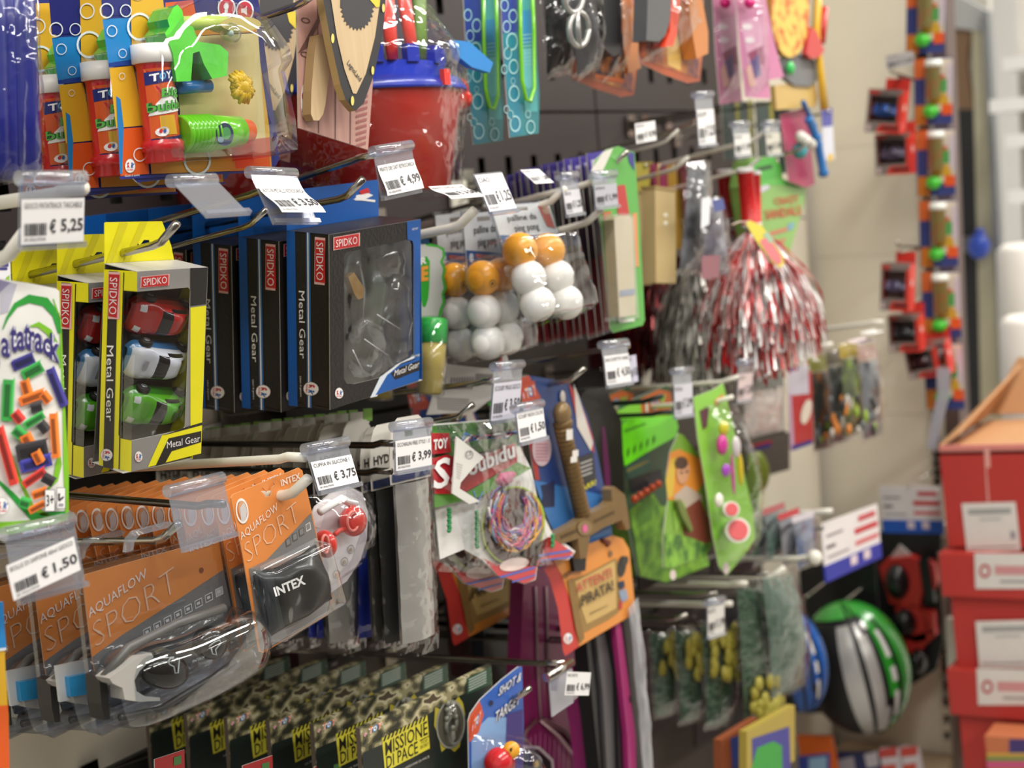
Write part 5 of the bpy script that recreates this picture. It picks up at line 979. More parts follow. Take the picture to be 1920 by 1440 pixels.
    m.slab([(182, 1366), (448, 1236), (452, 1250), (190, 1378)], -.012, .004, clear('#dcdfe6', .5, .1, .2, 20, .08)); m.build('clear_back', t)
    m = M(fr); m.slab([(236, 1036), (240, 1010), (252, 996), (318, 978), (326, 980), (322, 988), (262, 1003), (252, 1016), (250, 1032)], -.002, .002, clear('#e6e9ee', .6, .08, .2, 20, .12)); m.build('hanger', t)
    return t
t = goggles()
m = None
for k in range(1, 5): dup(t, (-.062*k, .002, -.012*k), ('orange goggles pack directly behind the front capsule pack', 'orange goggles pack third from the front, cut by the left edge', 'orange goggles pack fourth on its hook', 'orange goggles pack deepest on its hook')[k-1])
for o in [o for o in COL.objects if o.name.startswith('goggles_pack.')][:2]:
    fr = Fr((152, 1078), (411, 1008), (186, 1378), .365); m = M(fr); m.slab([(224, 1262), (272, 1252), (274, 1292), (228, 1300)], -.042, -.036, c('#2a86b8', .2, 0, .05, 0, 20, .4)); m.build('blue_clip', o)
    m = M(fr); m.slab([(200, 1240), (290, 1220), (294, 1250), (224, 1264), (226, 1306), (208, 1310)], -.037, -.034, c('#b4b6b6', .2, 0, .05, 0, 20, .4)); m.build('white_clasp', o)
hook((336, 980), .40, 'chrome hook tip with clear hanger of the goggles packs', tilt=5)
hook((420, 945), .40, 'dark chrome label wire above the goggles packs', c('#6f6c68', .2, 1), tilt=0, rise=.003)
tag((320, 930), (420, 904), (344, 1026), 'empty clear label holder hanging above the goggles packs', '', '', .415, blank=True, sub=.02)
t = tag((14, 1012), (139, 983), (40, 1122), 'clear holder with slanted price 1,50 under the block pouch', '', '', .43, blank=True, sub=.02)
tag((11, 1061), (137, 1002), (24, 1127), 'slanted paper price tag reading 1,50 at the lower left', '1,50', 'BOLLE DI SAPONE 60ml GIOCO', .452, holder=False, mode='r')
tag((582, 867), (658, 852), (600, 920), 'price tag reading 3,75 on the white wire above the swim cap', '3,75', 'CUFFIA IN SILICONE I .', .43, hold=1)
tag((741, 827), (808, 817), (746, 882), 'price tag reading 3,99 in front of the silver sleeve', '3,99', 'OCCHIALINI FREE STYLE I .12', .42)
# bottom-left sliver: second bubble card
fr, t = pcard('bubble_card', 'yellow and blue bubble card sliver at the lower left edge', 'toy pack', ((-60, 1140), (12, 1130), (-60, 1460)), .40, col='#d8a92c', out=[(-60, 1135), (6, 1128), (10, 1250), (16, 1340), (18, 1460), (-60, 1460)])
prints(fr, t, [([(-60, 1135), (6, 1128), (9, 1180), (12, 1215), (-60, 1225)], '#2a86c8'), ([(-60, 1330), (15, 1322), (18, 1440), (-60, 1446)], '#d65a22'), ([(-60, 1224), (12, 1214), (12, 1219), (-60, 1230)], '#dfe6ea')])
# ------------------------------------------------------------ white card with red goggles
fr, t = pcard('red_goggles_card', 'clear round-backed card with red swimming goggles beside the swim cap', 'goggles pack', ((575, 930), (680, 905), (600, 1110)), .36, col='#dcd9dc', out=[(574, 990), (590, 950), (620, 925), (655, 912), (680, 925), (690, 960), (688, 1010), (676, 1050), (650, 1090), (618, 1113), (600, 1116), (585, 1060)])
prints(fr, t, [([(606, 1105), (660, 1050), (682, 985), (688, 1010), (676, 1050), (650, 1090), (620, 1112)], '#bdb6bd'), ([(575, 985), (590, 950), (622, 926), (650, 915), (648, 935), (610, 960), (600, 990)], '#f2f1f2')])
m = M(fr)
for x, y in ((658, 1030), (646, 1053), (631, 1077), (614, 1094)): m.disc((x, y), 6.5, 8.5, c('#77706f', .4), .0009, 16, .3, ring=.85); m.disc((x, y+1), 3, 4, c('#a08f7c', .4), .0009, 8)
m.build('badges', t)
RG = clear('#e8544c', .5, .08, .3, 30, .35)
for k, (x, y, rx, ry, ro) in enumerate(((662, 977, 27, 30, .2), (610, 1020, 15, 27, .2))):
    m = M(fr); q = fr.L((x, y), .014); m.ball(q, 1, c('#d8423a', .22, 0, .1, .15, 30, .5), (fr.size(rx), .013, fr.size(ry)), 22, 12); l = m.build('lens', t)
    m = M(fr); q = fr.L((x, y), .024); n = 22; m.tube([q+Vector((fr.size(rx)*.62*cos(2*pi*i/n), 0, fr.size(ry)*.62*sin(2*pi*i/n))) for i in range(n+1)], .0014, c('#f08a80', .2), 6); m.build('rim', l)
m = M(fr); m.ptube([(628, 1002), (636, 995), (646, 992)], .0025, c('#d9554c', .3), .018, 8); m.ptube([(600, 960), (640, 935), (668, 948)], .004, c('#efeeee', .3), .012, 8); m.build('nose_bridge', t)
m = M(fr); filmbag(m, [(574, 930), (688, 905), (690, 1040), (598, 1114)], .03, 9); m.build('film', t)
# ------------------------------------------------------------ sleeves with rounded header cards
def sleeve(q, X, lb, col, hdr=True, grp='sleeves hanging under the header cards'):
    fr = Fr(q[0], q[1], q[2], X); t = thing('swim_sleeve_pack', lb, 'sleeve pack', fr, grp); w, h = fr.w, fr.h
    m = M(fr); hh = .052
    arc = [(w*.5-w*.56*cos(a), .012+(hh-.012)*min(1, sin(a)*1.25)) for a in [pi*i/12 for i in range(13)]]
    m.slab([(x, z) for x, z in arc]+[(w*1.05, -.012), (-w*.05, -.012)], .0, .0012, c('#cfcbc2', .45), c('#e3e0d6'), [[(w*.38, hh*.62), (w*.62, hh*.62), (w*.62, hh*.75), (w*.38, hh*.75)]], local=True); m.build('header', t)
    m = M(fr); m.ltext('HYDRO', w*.03, hh*.25, w*.8, .009, c('#2a2826'), .0006, .02); m.add([(-w*.03, -.0006, -.002), (w*1.03, -.0006, -.002), (w*1.03, -.0006, -.01), (-w*.03, -.0006, -.01)], [(0, 1, 2, 3)], c('#23305c')); m.build('print', t)
    m = M(fr); f = c(col, .35, .15, .12, .3, 30, .2)
    m.grid(lambda u, v: Vector((w*(.04+.92*u), -.001-.008*sin(pi*u)**.7-.0015*noise.noise(Vector((u*4, v*9, len(lb)))), -.012-(h-.02)*v)), 10, 22, f); m.grid(lambda u, v: Vector((w*(.04+.92*u), .002+.008*sin(pi*u)**.7, -.012-(h-.02)*v)), 6, 4, f); m.build('sleeve', t)
    m = M(fr); m.grid(lambda u, v: Vector((w*(-.02+1.04*u), -.0035-.009*sin(pi*u)**.6-.002*noise.noise(Vector((u*7, v*13, 3))), .0-(h+.006)*v)), 12, 26, FILM); m.build('bag', t)
    return t
ts = sleeve(((736, 886), (803, 878), (764, 1218)), .38, 'silver grey sleeve pack frontmost behind the price 3,99', '#a3a29c')
tb = sleeve(((700, 898), (762, 890), (735, 1215)), .352, 'black sleeve pack second from the front', '#2c2e2e')
tc_ = sleeve(((682, 902), (742, 894), (712, 1212)), .335, 'dark grey sleeve pack third from the front', '#47463f')
tu = sleeve(((668, 905), (728, 897), (668, 1212)), .30, 'bright blue sleeve pack behind the dark grey ones', '#2336a0')
cols = [(ts, -.095, 'silver grey'), (tc_, -.065, 'dark grey'), (tu, -.045, 'bright blue'), (tu, -.057, 'bright blue'), (tu, -.07, 'bright blue'), (tc_, -.12, 'dark grey'), (ts, -.185, 'silver grey'), (tc_, -.165, 'dark grey'), (ts, -.23, 'silver grey'), (tc_, -.21, 'dark grey'), (ts, -.28, 'silver grey'), (tc_, -.26, 'dark grey'), (ts, -.33, 'silver grey')]
for k, (src, dx, nm) in enumerate(cols): dup(src, (dx, .001*(k % 3), dx*.11), f'{nm} sleeve pack, {ORD[min(k+2, 18)]} back on the dark hook', roll=.008*math.sin(k*7))
# green-tipped white tabs: a second row of header cards left of them, on the next hook
fr = Fr((640, 786), (700, 780), (640, 900), .30); hd = thing('header_card_pack', 'rounded grey header card with green tip, front of the left row under blue boxes', 'card pack', fr, 'rounded header cards with green tips'); w = fr.w
m = M(fr); m.slab([(0, -.06)]+[(w*.5-w*.5*cos(a), -.03+.028*min(1, 1.2*sin(a))) for a in [pi*i/10 for i in range(11)]]+[(w, -.06)], 0, .001, c('#dcd9d0', .5), c('#f0eee6'), local=True); m.build('card', hd)
m = M(fr); m.box((w*.3, .001, -.006), (w*.9, .0018, .006), c('#d9d8cf', .5)); m.box((w*.7, .0005, -.004), (w*.98, .0017, .009), c('#7fae4a', .5)); m.build('tip', hd)
m = M(fr); m.grid(lambda u, v: Vector((w*u, -.001-.006*sin(pi*u), -.06-.075*v)), 8, 4, c('#3a3a3a', .4)); m.build('contents', hd)
for k in range(1, 16): dup(hd, (-.0155*k-.003*(k % 3), .002*math.sin(k*4), -.0018*k), f'rounded grey header card with green tip, {ORD[k-1]} from the front of its row')
hook((745, 832), .40, 'dark chrome hook under the rounded header cards', c('#4f4c48', .25, 1), tilt=1.5, rise=.002)
hook((734, 884), .38, 'dark chrome hook between swim cap and silver sleeve', c('#5a5650', .25, 1), tilt=1.5, rise=.002)
# ------------------------------------------------------------ coloured threads pouch
fr, t = pcard('thread_pouch', 'shiny white and red pouch of coloured threads, its top corner folded down', 'pouch', ((806, 800), (962, 786), (850, 1085)), .37, col='#e6e4e0', rough=.25, coat=.6, th=.002, par='back',
    out=[(804, 796), (956, 784), (972, 832), (996, 880), (1010, 947), (1036, 1001), (1079, 1034), (1066, 1050), (1010, 1048), (1004, 1087), (984, 1095), (933, 1080), (905, 1050), (870, 1030), (825, 1049), (814, 935)])
THR = ['#c9588c', '#d8843c', '#6a4a9c', '#e8e0dc', '#3a3a6c', '#d8a03c', '#e06a7c', '#8fa8c8']
fr2 = fr; m = M(fr)
GRN, REDB = c('#4f8f2c', .25, 0, .1, 0, 20, .6), c('#b01c28', .22, 0, .08, 0, 20, .6)
def crump(px4, mm, off0, amp, seed, n=14): 
    A, B, C_, D = [fr.L(p) for p in px4]
    def fn(u, v):
        p = A.lerp(B, u).lerp(D.lerp(C_, u), v); nz = noise.noise(Vector((u*4+seed, v*4, seed)))+.5*noise.noise(Vector((u*11, v*11+seed, seed)))
        return Vector((p.x, -off0-amp*nz, p.z))
    m.grid(fn, n, n, mm)
crump([(806, 798), (955, 786), (972, 835), (812, 860)], two('#1c2c24', '#4f8a34', 22, .5, 'noise', .22, .1, .6), .003, .003, 1)
m.pp([(808, 812), (842, 812), (846, 848), (810, 852)], REDB, .0075)
m.pp([(809, 860), (840, 852), (870, 866), (870, 926), (815, 926)], REDB, .009); m.pp([(868, 864), (905, 856), (966, 830), (970, 866), (870, 924)], REDB, .009)
m.pp([(814, 926), (870, 926), (970, 866), (996, 878), (905, 930), (815, 952)], GRN, .0078)
for k in range(16):
    x = 862+k*6; m.ptube([(x, 832-k*1.4), (x+14+random.uniform(-4, 4), 818+random.uniform(-6, 6)), (x+34, 826-k*1.4)], .0012, c(('#3a6ab0', '#e8e0dc', '#b8486c', '#2a3a6c')[k % 4], .3), .008, 5)
m.build('print', t)
m = M(fr); WT = c('#f6f4f2', .3)
m.text('TOY', (813, 844), (840, 840), (813, 824), c('#e8e6e2', .3), .009, 'F', .04)
m.text('S', (812, 919), (842, 912), (816, 862), WT, .0105, 'F', .02); m.text('c', (845, 912), (860, 906), (846, 888), WT, .0105, 'F', .02)
m.text('oubidu', (880, 894), (967, 857), (876, 864), WT, .0105, 'F', .03); m.build('lettering', t)
m = M(fr); E_ = (963, 985)
m.disc(E_, 59, 74, c('#a8c83c', .3), .0042, 30, .15); m.disc(E_, 56, 71, c('#5a4a48', .3), .0046, 30, .15)
m.pp([(905, 1046), (933, 1060), (1008, 1062), (1030, 1006), (1076, 1036), (1064, 1048), (1008, 1050), (1003, 1086), (984, 1094), (934, 1079)], c('#c42a34', .3, 0, .05, .3, 30, .6), .0052)
for a, b, w_ in (((938, 1080), (1003, 1062), 4), ((960, 1090), (1004, 1076), 3), ((1010, 1040), (1070, 1030), 4), ((1012, 1050), (1074, 1042), 3)): m.pp([a, b, (b[0], b[1]+w_), (a[0], a[1]+w_)], c('#4a64b8', .3), .0058)
m.disc((964, 1058), 28, 12, c('#e9cfc8', .25, 0, .1, .5, 40, .7), .006, 20, -.2); m.build('window_print', t)
m = M(fr); random.seed(12)
for k in range(70):
    r0 = random.uniform(.55, .92); a0, a1 = random.uniform(-.9, 0), random.uniform(3.0, 4.2); cx_, cy_ = 963+random.uniform(-8, 8), 968+random.uniform(-14, 8); pts = []
    for j in range(11):
        a = a0+(a1-a0)*j/10; pts.append(fr.L((cx_+48*r0*cos(a)*(1+.1*sin(a*3+k)), cy_+66*r0*sin(a)+5*sin(a*5+k)), .006+.006*random.random()))
    m.tube(pts, .0012, c(random.choice(THR), .3), 6)
m.build('threads', t, 'stuff')
m = M(fr)
for x, y0, y1 in ((894, 960, 1030), (842, 955, 1000), (1036, 1004, 1030)):
    for k in range(int((y1-y0)/5)): m.ball(fr.L((x+(k % 2), y0+k*5), .008), .0024, c('#1f8a4a', .3), (1.4, .8, 1), 8, 6)
m.ptube([(888, 920), (894, 945), (905, 922)], .0009, c('#6a8ac0', .3), .008, 5); m.build('braid', t)
m = M(fr); m.ball(fr.L((946, 897), .008), .012, c('#c04a78', .5, 0, .2, .6, 80), (1.6, .5, .6), 16, 8, None, .4); m.build('knot', t)
m = M(fr)
for q in ([(856, 818), (908, 858), (892, 872), (864, 905), (850, 900)], [(850, 900), (864, 905), (862, 916), (900, 940), (880, 945), (848, 925)]): m.slab(q, -.02, -.0185, c('#dcdad4', .3, 0, .04, .2, 20, .4))
m.build('folded_flap', t); m = M(fr); m.disc((880, 852), 8, 8, c('#a9a6a2', .5), .0206, 16, ring=.8); m.text('CE', (875, 856), (885, 853), (874, 848), c('#8f8c88'), .0206)
for k in range(6): m.pp([(856, 868+k*5), (868-k, 872+k*5), (868-k, 873+k*5), (856, 869+k*5)], c('#a9a6a2'), .0206)
m.build('flap_print', t)
m = M(fr); A4 = [(806, 798), (958, 785), (1030, 1060), (870, 1060)]; filmbag(m, A4, .010, 21, clear('#f8f9fb', .45, .05, .8, 34), 26, .006, .006); m.build('film', t)
dup(t, (-.035, -.01, -.004), 'pouch of coloured threads right behind the folded front one', roll=.03)
# ------------------------------------------------------------ pirate sword on its two-part card
fr, t = pcard('pirate_sword_card', 'brown toy pirate sword on blue and orange card, front one', 'toy weapon card', ((978, 705), (1066, 716), (1060, 1228)), .35, col='#27417c', group='pirate sword cards', th=.002,
    out=[(976, 708), (992, 704), (1064, 716), (1085, 740), (1102, 780), (1120, 850), (1140, 950), (1148, 1000), (1150, 1010), (1062, 1040), (1022, 960), (1000, 880), (990, 800)])
prints(fr, t, [([(976, 708), (992, 704), (1014, 745), (1010, 757), (986, 762)], '#c2503c'), ([(984, 762), (996, 758), (1004, 830), (1012, 900), (1004, 900), (992, 830)], '#a83838'), ([(1000, 900), (1140, 930), (1148, 1005), (1062, 1036), (1030, 980)], '#3f78b8'), ([(1066, 718), (1084, 742), (1112, 820), (1114, 850), (1100, 830), (1080, 780)], '#b83c38'), ([(1076, 720), (1084, 740), (1112, 830), (1108, 846), (1082, 800)], '#dcd5cc'),
    ([(1084, 858), (1112, 848), (1118, 900), (1094, 920), (1086, 900)], '#2c2c2e'), ([(1040, 898), (1040, 950), (1012, 952), (1018, 930), (1014, 910), (1032, 905)], '#22284a')])
m = M(fr); m.disc((1016, 842), 18, 32, c('#c9b0b8', .4), .0018, 24)
for k in range(6): m.pp([(1004, 832+k*6), (1028, 832+k*6), (1027, 834+k*6), (1005, 834+k*6)], c('#b86a78', .4), .002)
for k in range(4): m.pp([(1088, 868+k*8), (1110, 860+k*8), (1110, 863+k*8), (1089, 871+k*8)], c('#b9b8b4'), .002)
m.text('ARR!', (1092, 922), (1118, 908), (1091, 912), c('#d8cf3c'), .0022, 'F', .02); m.ball(fr.L((1055, 745), .002), .006, c('#cfc6bc'), (1, .3, 1.4), 10, 6)
toylogo(m, (980, 756), (1008, 748), (974, 722), '#c2503c', .0018); m.build('pictures', t)
BR = c('#7a6038', .38, .25, .18, .3, 60); BRL = c('#8f7650', .35, .3, .1); m = M(fr)
A, B = fr.L((1054, 800), .016), fr.L((1092, 965), .014); r0 = fr.size(17)
pr = []; n = 20
for k in range(n): pr += [(k/n, r0*(.95 if k > 3 else 1)), ((k+.7)/n, r0*1.02), ((k+.85)/n, r0*.9)]
m.lathe(pr+[(1, r0)], A, B, BR, 20); m.build('grip', t)
m = M(fr); m.ball(fr.L((1054, 775), .018), fr.size(21), BRL, (1, .8, 1.1), 20, 12); m.lathe([(0, r0*.8), (.5, r0*1.2), (1, r0)], fr.L((1053, 784), .016), fr.L((1057, 802), .016), BR, 20); m.build('pommel', t)
m = M(fr); m.slab([(1036, 1006), (1080, 982), (1110, 962), (1140, 948), (1148, 940), (1146, 918), (1152, 912), (1172, 928), (1178, 962), (1182, 990), (1174, 994), (1166, 975), (1130, 990), (1106, 1005), (1100, 1046), (1088, 1048), (1084, 1010), (1046, 1022), (1030, 1020)], -.022, -.008, BR, BRL)
for k in range(8): m.pp([(1052+k*5, 1004-k*2.2), (1055+k*5, 1003-k*2.2), (1055+k*5, 1010-k*2.2), (1052+k*5, 1011-k*2.2)], c('#4f3c22'), .0226)
for k in range(8): m.pp([(1114+k*5, 975-k*2.4), (1117+k*5, 974-k*2.4), (1117+k*5, 980-k*2.4), (1114+k*5, 981-k*2.4)], c('#4f3c22'), .0226)
m.disc((1097, 990), 14, 14, BRL, .0232, 18); m.disc((1097, 991), 5, 8, c('#d05a8c', .2), .0238, 14); m.build('crossguard', t)
m = M(fr); m.slab([(1070, 1018), (1088, 1010), (1100, 1040), (1098, 1070), (1078, 1072)], -.012, -.006, c('#141416', .4)); m.build('blade', t)
m = M(fr)
for x, y, w_, h_ in ((1068, 806, 12, 20), (1079, 845, 11, 12), (1076, 857, 12, 11)): m.pp([(x-w_/2, y), (x+w_/2, y-2), (x+w_/2, y+h_-2), (x-w_/2, y+h_)], c('#dcd8d0'), .0365)
m.build('sticker', t)
# lower orange card, folded round the blade
m = M(fr); OC = c('#dd8c38', .4, 0, .04, 0, 20, .2)
m.slab([(1036, 1046), (1062, 1050), (1080, 1054), (1092, 1048), (1100, 1032), (1104, 1020), (1150, 1004), (1168, 1010), (1180, 1030), (1190, 1130), (1192, 1146), (1180, 1156), (1086, 1212), (1072, 1130), (1052, 1076)], -.006, -.004, OC, c('#e8a860')); oc = m.build('lower_card', t)
m = M(fr)
m.pp([(1020, 1068), (1036, 1048), (1052, 1076), (1072, 1130), (1086, 1212), (1060, 1230), (1056, 1222), (1046, 1140), (1030, 1085)], c('#c23a34', .4), .0055); m.build('side_strip', oc)
m = M(fr); PA, PD = c('#c9a868', .5), c('#9a7a44', .5)
m.pp([(1072, 1088), (1100, 1076), (1155, 1046), (1160, 1060), (1162, 1140), (1158, 1150), (1140, 1162), (1110, 1178), (1090, 1190), (1080, 1130)], PD, .0065); m.pp([(1078, 1090), (1100, 1080), (1152, 1052), (1154, 1066), (1156, 1140), (1136, 1152), (1100, 1170), (1090, 1140)], PA, .0069)
m.pp([(1064, 1088), (1074, 1084), (1096, 1196), (1088, 1206), (1080, 1180)], c('#8a6a3a', .5), .0073)
m.text('ATTENTI', (1082, 1112), (1148, 1082), (1080, 1094), c('#b83a3a', .4), .009, 'F', .01); m.text('PIRATA!', (1092, 1137), (1152, 1106), (1089, 1117), c('#2c2420', .4), .009, 'F', .02); m.text('al', (1086, 1140), (1092, 1136), (1085, 1132), c('#2c2420', .4), .009)
m.pp([(1106, 1150), (1140, 1134), (1140, 1135), (1106, 1152)], c('#6a5030'), .0078); m.disc((1166, 1062), 8, 20, c('#1c1a1a', .3), .0072, 16, .1); m.disc((1172, 1052), 6, 10, c('#2a2624', .3), .0076, 12, .3); m.disc((1076, 1060), 5, 9, c('#2a2220', .3), .0072, 14); 
for k in range(3): m.disc((1070-k*5, 1072+k*4), 4, 4, c('#3a2c22'), .0074, 12, ring=.6)
m.disc((1145, 1038), 4, 6, c('#7a5a3c', .3), .0072, 10)
m.pp([(1158, 1092), (1170, 1088), (1172, 1100), (1162, 1106)], c('#22304c'), .0074); m.pp([(1160, 1108), (1174, 1104), (1178, 1122), (1166, 1130)], c('#8a9ab0'), .0074); m.pp([(1162, 1126), (1168, 1124), (1166, 1142), (1160, 1142)], c('#b83a3a'), .0074)
logo(m, (1065, 1198), 10, .0062, up=(.1, -1)); m.build('print', oc)
m = M(fr); m.ptube([(1128, 1012), (1142, 1018), (1138, 1022)], .003, c('#6a2c1c'), .0075, 6); m.build('eyes_print', oc)
dup(t, (-.175, .015, -.012), 'brown toy pirate sword card hidden behind the thread pouch, lower card visible')
fr, t = pcard('black_sheath', 'black sword sheath with magenta line behind the pirate sword', 'toy sheath', ((1092, 742), (1140, 735), (1128, 960)), .30, col='#151416', th=.02, out=[(1088, 745), (1100, 730), (1136, 726), (1150, 760), (1166, 790), (1170, 900), (1168, 960), (1136, 985), (1116, 870)])
prints(fr, t, [([(1128, 800), (1134, 800), (1144, 880), (1146, 950), (1138, 955), (1132, 880)], '#5c1c4c')])
# ------------------------------------------------------------ bottom row: mission boxes
def camo():
    if 'camo' in MC: return MC['camo']
    m = bpy.data.materials.new('camouflage_print'); m.use_nodes = True; nt = m.node_tree; N = nt.nodes; b = N['Principled BSDF']; b.inputs['Roughness'].default_value = .5
    tc = N.new('ShaderNodeTexCoord'); mp = N.new('ShaderNodeMapping'); mp.inputs['Scale'].default_value = (1.4, 0, 2.2); z = N.new('ShaderNodeTexNoise'); z.inputs['Scale'].default_value = 34; z.inputs['Detail'].default_value = 1
    r = N.new('ShaderNodeValToRGB'); r.color_ramp.interpolation = 'CONSTANT'; e = r.color_ramp.elements; e[0].position = 0; e[0].color = (*lin('#2b2c20'), 1); e[1].position = .42; e[1].color = (*lin('#55523a'), 1)
    for p, h in ((.5, '#8f8864'), (.58, '#b9b291'), (.66, '#4b3f2e')): x = r.color_ramp.elements.new(p); x.color = (*lin(h), 1)
    nt.links.new(tc.outputs['Object'], mp.inputs['Vector']); nt.links.new(mp.outputs[0], z.inputs['Vector']); nt.links.new(z.outputs['Fac'], r.inputs[0]); nt.links.new(r.outputs[0], b.inputs['Base Color'])
    MC['camo'] = m; return m
fr = Fr((676, 1366), (921, 1249), (690, 1560), .36); w, h = fr.w, fr.h
t = thing('mission_game_box', 'camouflage box with yellow mission sign, frontmost at the bottom', 'game box', fr, 'camouflage mission boxes')
m = M(fr); m.box((0, 0, -h), (w, .006, 0), camo()); m.box((-.0005, .001, -h), (0, .006, 0), c('#5c5145', .6)); m.build('box', t)
m = M(fr); DKG = c('#1a231f', .35)
m.pp([(680, 1412), (716, 1396), (722, 1447), (806, 1404), (801, 1340), (850, 1310), (922, 1275), (930, 1500), (684, 1560)], DKG, .0004)
m.pp([(875, 1272), (921, 1250), (922, 1282), (876, 1302)], c('#2a4a38', .4), .0005)
for k in range(5): m.pp([(879, 1274+k*5), (912, 1258+k*5), (912, 1260+k*5), (879, 1276+k*5)], c('#b9c4b8', .4), .0007)
m.pp([(716, 1384), (801, 1341), (806, 1403), (722, 1447)], c('#cfc63c', .4), .0007)
for k in range(11): x = 718+k*7.4; y = 1391-k*3.75; m.pp([(x, y), (x+4, y-2), (x+8, y-13.5), (x+4, y-11.5)], c('#22221c', .4), .0009)
KT = c('#1c1c18', .4)
m.text('MISSIONE', (723, 1418), (802, 1377), (722, 1392), KT, .0009, 'F', .01); m.text('DI PACE', (725, 1442), (784, 1412), (724, 1419), KT, .0009, 'F', .01)
m.pp([(787, 1388), (805, 1379), (806, 1380), (788, 1390)], KT, .0009); m.text('TOP', (789, 1396), (802, 1390), (789, 1391), KT, .0009); m.text('SECRET', (788, 1405), (804, 1397), (788, 1399), KT, .0009)
m.text('LA TUA MISSIONE DI PACE', (740, 1452), (805, 1420), (740, 1448), c('#c9c8c0'), .0009)
m.pp([(816, 1326), (826, 1330), (836, 1312), (846, 1322), (860, 1306), (868, 1318), (872, 1340), (862, 1400), (852, 1410), (840, 1400), (828, 1410), (822, 1380), (814, 1360)], c('#a89a34', .4), .0006)
toylogo(m, (679, 1388), (715, 1370), (682, 1366), None, .0008); m.build('print', t)
m = M(fr); m.disc((845, 1358), 27, 46, c('#8a8a80', .4), .0011, 26, .06); m.disc((845, 1358), 24, 42, c('#4c4a3e', .4), .0013, 26, .06)
random.seed(3)
for k in range(7):
    x, y = 845+random.uniform(-14, 14), 1345+random.uniform(-24, 30); m.ptube([(x, y), (x+random.uniform(-6, 6), y+12), (x+random.uniform(-4, 4), y+22)], .0025, c('#6f7062', .4), .003, 6); m.ball(fr.L((x, y-3), .004), .003, c('#6f7062', .4), (1, 1, 1), 8, 6)
m.build('figures', t); m = M(fr); m.ball(fr.L((845, 1358), .002), 1, BLIST, (fr.size(24), .012, fr.size(45)), 20, 12); m.build('window', t)
for k in range(1, 6): dup(t, (-.060*k, .0, -.005*k), f'camouflage box with yellow mission sign, {ORD[k-1]} from the front')
hook((994, 1290), .41, 'chrome hook through the shot and target card', tilt=4); hook((1058, 1244), .42, 'chrome label wire over the camouflage boxes', tilt=4, rise=.003)
fr = Fr((1031, 1277), (1073, 1253), (1037, 1344), .43); t = thing('price_tag', 'grey hanging tag holder with slanted price 6,99 at the bottom row', 'price tag', fr); m = M(fr); m.pp([(1031, 1277), (1073, 1253), (1084, 1307), (1037, 1344)], PVC, 0); m.box((0, .001, -fr.h), (fr.w*.98, .0018, 0), c('#b9b3b8', .5)); m.build('holder', t); m = M(fr); m.lathe([(0, .005), (1, .005)], (-.002, .003, .004), (fr.w+.004, .003, .004), CHROME, 12); m.build('clip', t)
tag((1063, 1259), (1106, 1275), (1062, 1303), 'slanted paper price reading 6,99 by the racket covers', '6,99', 'RACCHETTE', .45, holder=False, mode='r')
fr, t = pcard('shot_target_card', 'blue card with white shot and target lettering and red reel', 'toy pack', ((880, 1345), (980, 1250), (880, 1480)), .385, col='#2c5cb0', out=[(878, 1352), (882, 1338), (900, 1312), (940, 1275), (972, 1250), (979, 1250), (982, 1350), (980, 1480), (880, 1480)])
prints(fr, t, [([(884, 1440), (884, 1390), (900, 1360), (915, 1345), (950, 1345), (948, 1400), (940, 1480), (884, 1480)], '#7fa8d8'), ([(878, 1352), (882, 1340), (899, 1314), (907, 1340), (898, 1372), (880, 1392)], '#c8502c'), ([(950, 1340), (980, 1330), (980, 1480), (945, 1480)], '#3c2c7c')])
m = M(fr); Kc = c('#1c2040', .4)
for k, (bd, mm, o) in enumerate(((.09, Kc, .001), (.01, c('#e6e8ee', .4), .0014))): m.text('SHOT &', (934, 1306), (976, 1276), (938, 1288), mm, o, 'F', bd); m.text('TARGET', (927, 1357), (974, 1319), (930, 1335), mm, o, 'F', bd)
toylogo(m, (882, 1382), (900, 1360), (886, 1345), '#c8502c', .0012); m.disc((921, 1318), 4, 5, Kc, .001); m.build('lettering', t)
m = M(fr); m.lathe([(0, .004), (.05, fr.size(30)), (.4, fr.size(30)), (.5, fr.size(24)), (.9, fr.size(26)), (1, .004)], fr.L((938, 1432), .002), fr.L((934, 1428), .036), c('#c4242c', .22, 0, .05, 0, 20, .5), 24); m.build('reel', t)
m = M(fr); m.lathe([(0, .002), (.02, fr.size(16)), (.95, fr.size(16)), (1, .003)], fr.L((959, 1407), .03), fr.L((959, 1406), .042), c('#e0a02c', .3), 20); wq = m.build('yellow_wheel', t); m = M(fr); m.disc((959, 1406), 3.4, 3.6, BLACK, .0425, 12); m.build('hub', wq)
m = M(fr); filmbag(m, [(885, 1378), (980, 1372), (984, 1480), (882, 1480)], .05, 8); m.build('film', t)
# small red cards low at the left
for k, (x, y) in enumerate(((290, 1424), (455, 1436), (590, 1438))):
    fr, t = pcard('red_card', ('small red card at the foot of the dark rail, leftmost', 'tip of a small red card left of the camouflage boxes', 'tip of a small red card before the camouflage boxes')[k], 'card', ((x, y), (x+56, y-17), (x+2, y+60)), .30, col='#a8282a'); prints(fr, t, [([(x+36, y-4), (x+50, y-8), (x+50, y+8), (x+36, y+12)], '#4a7a44')])
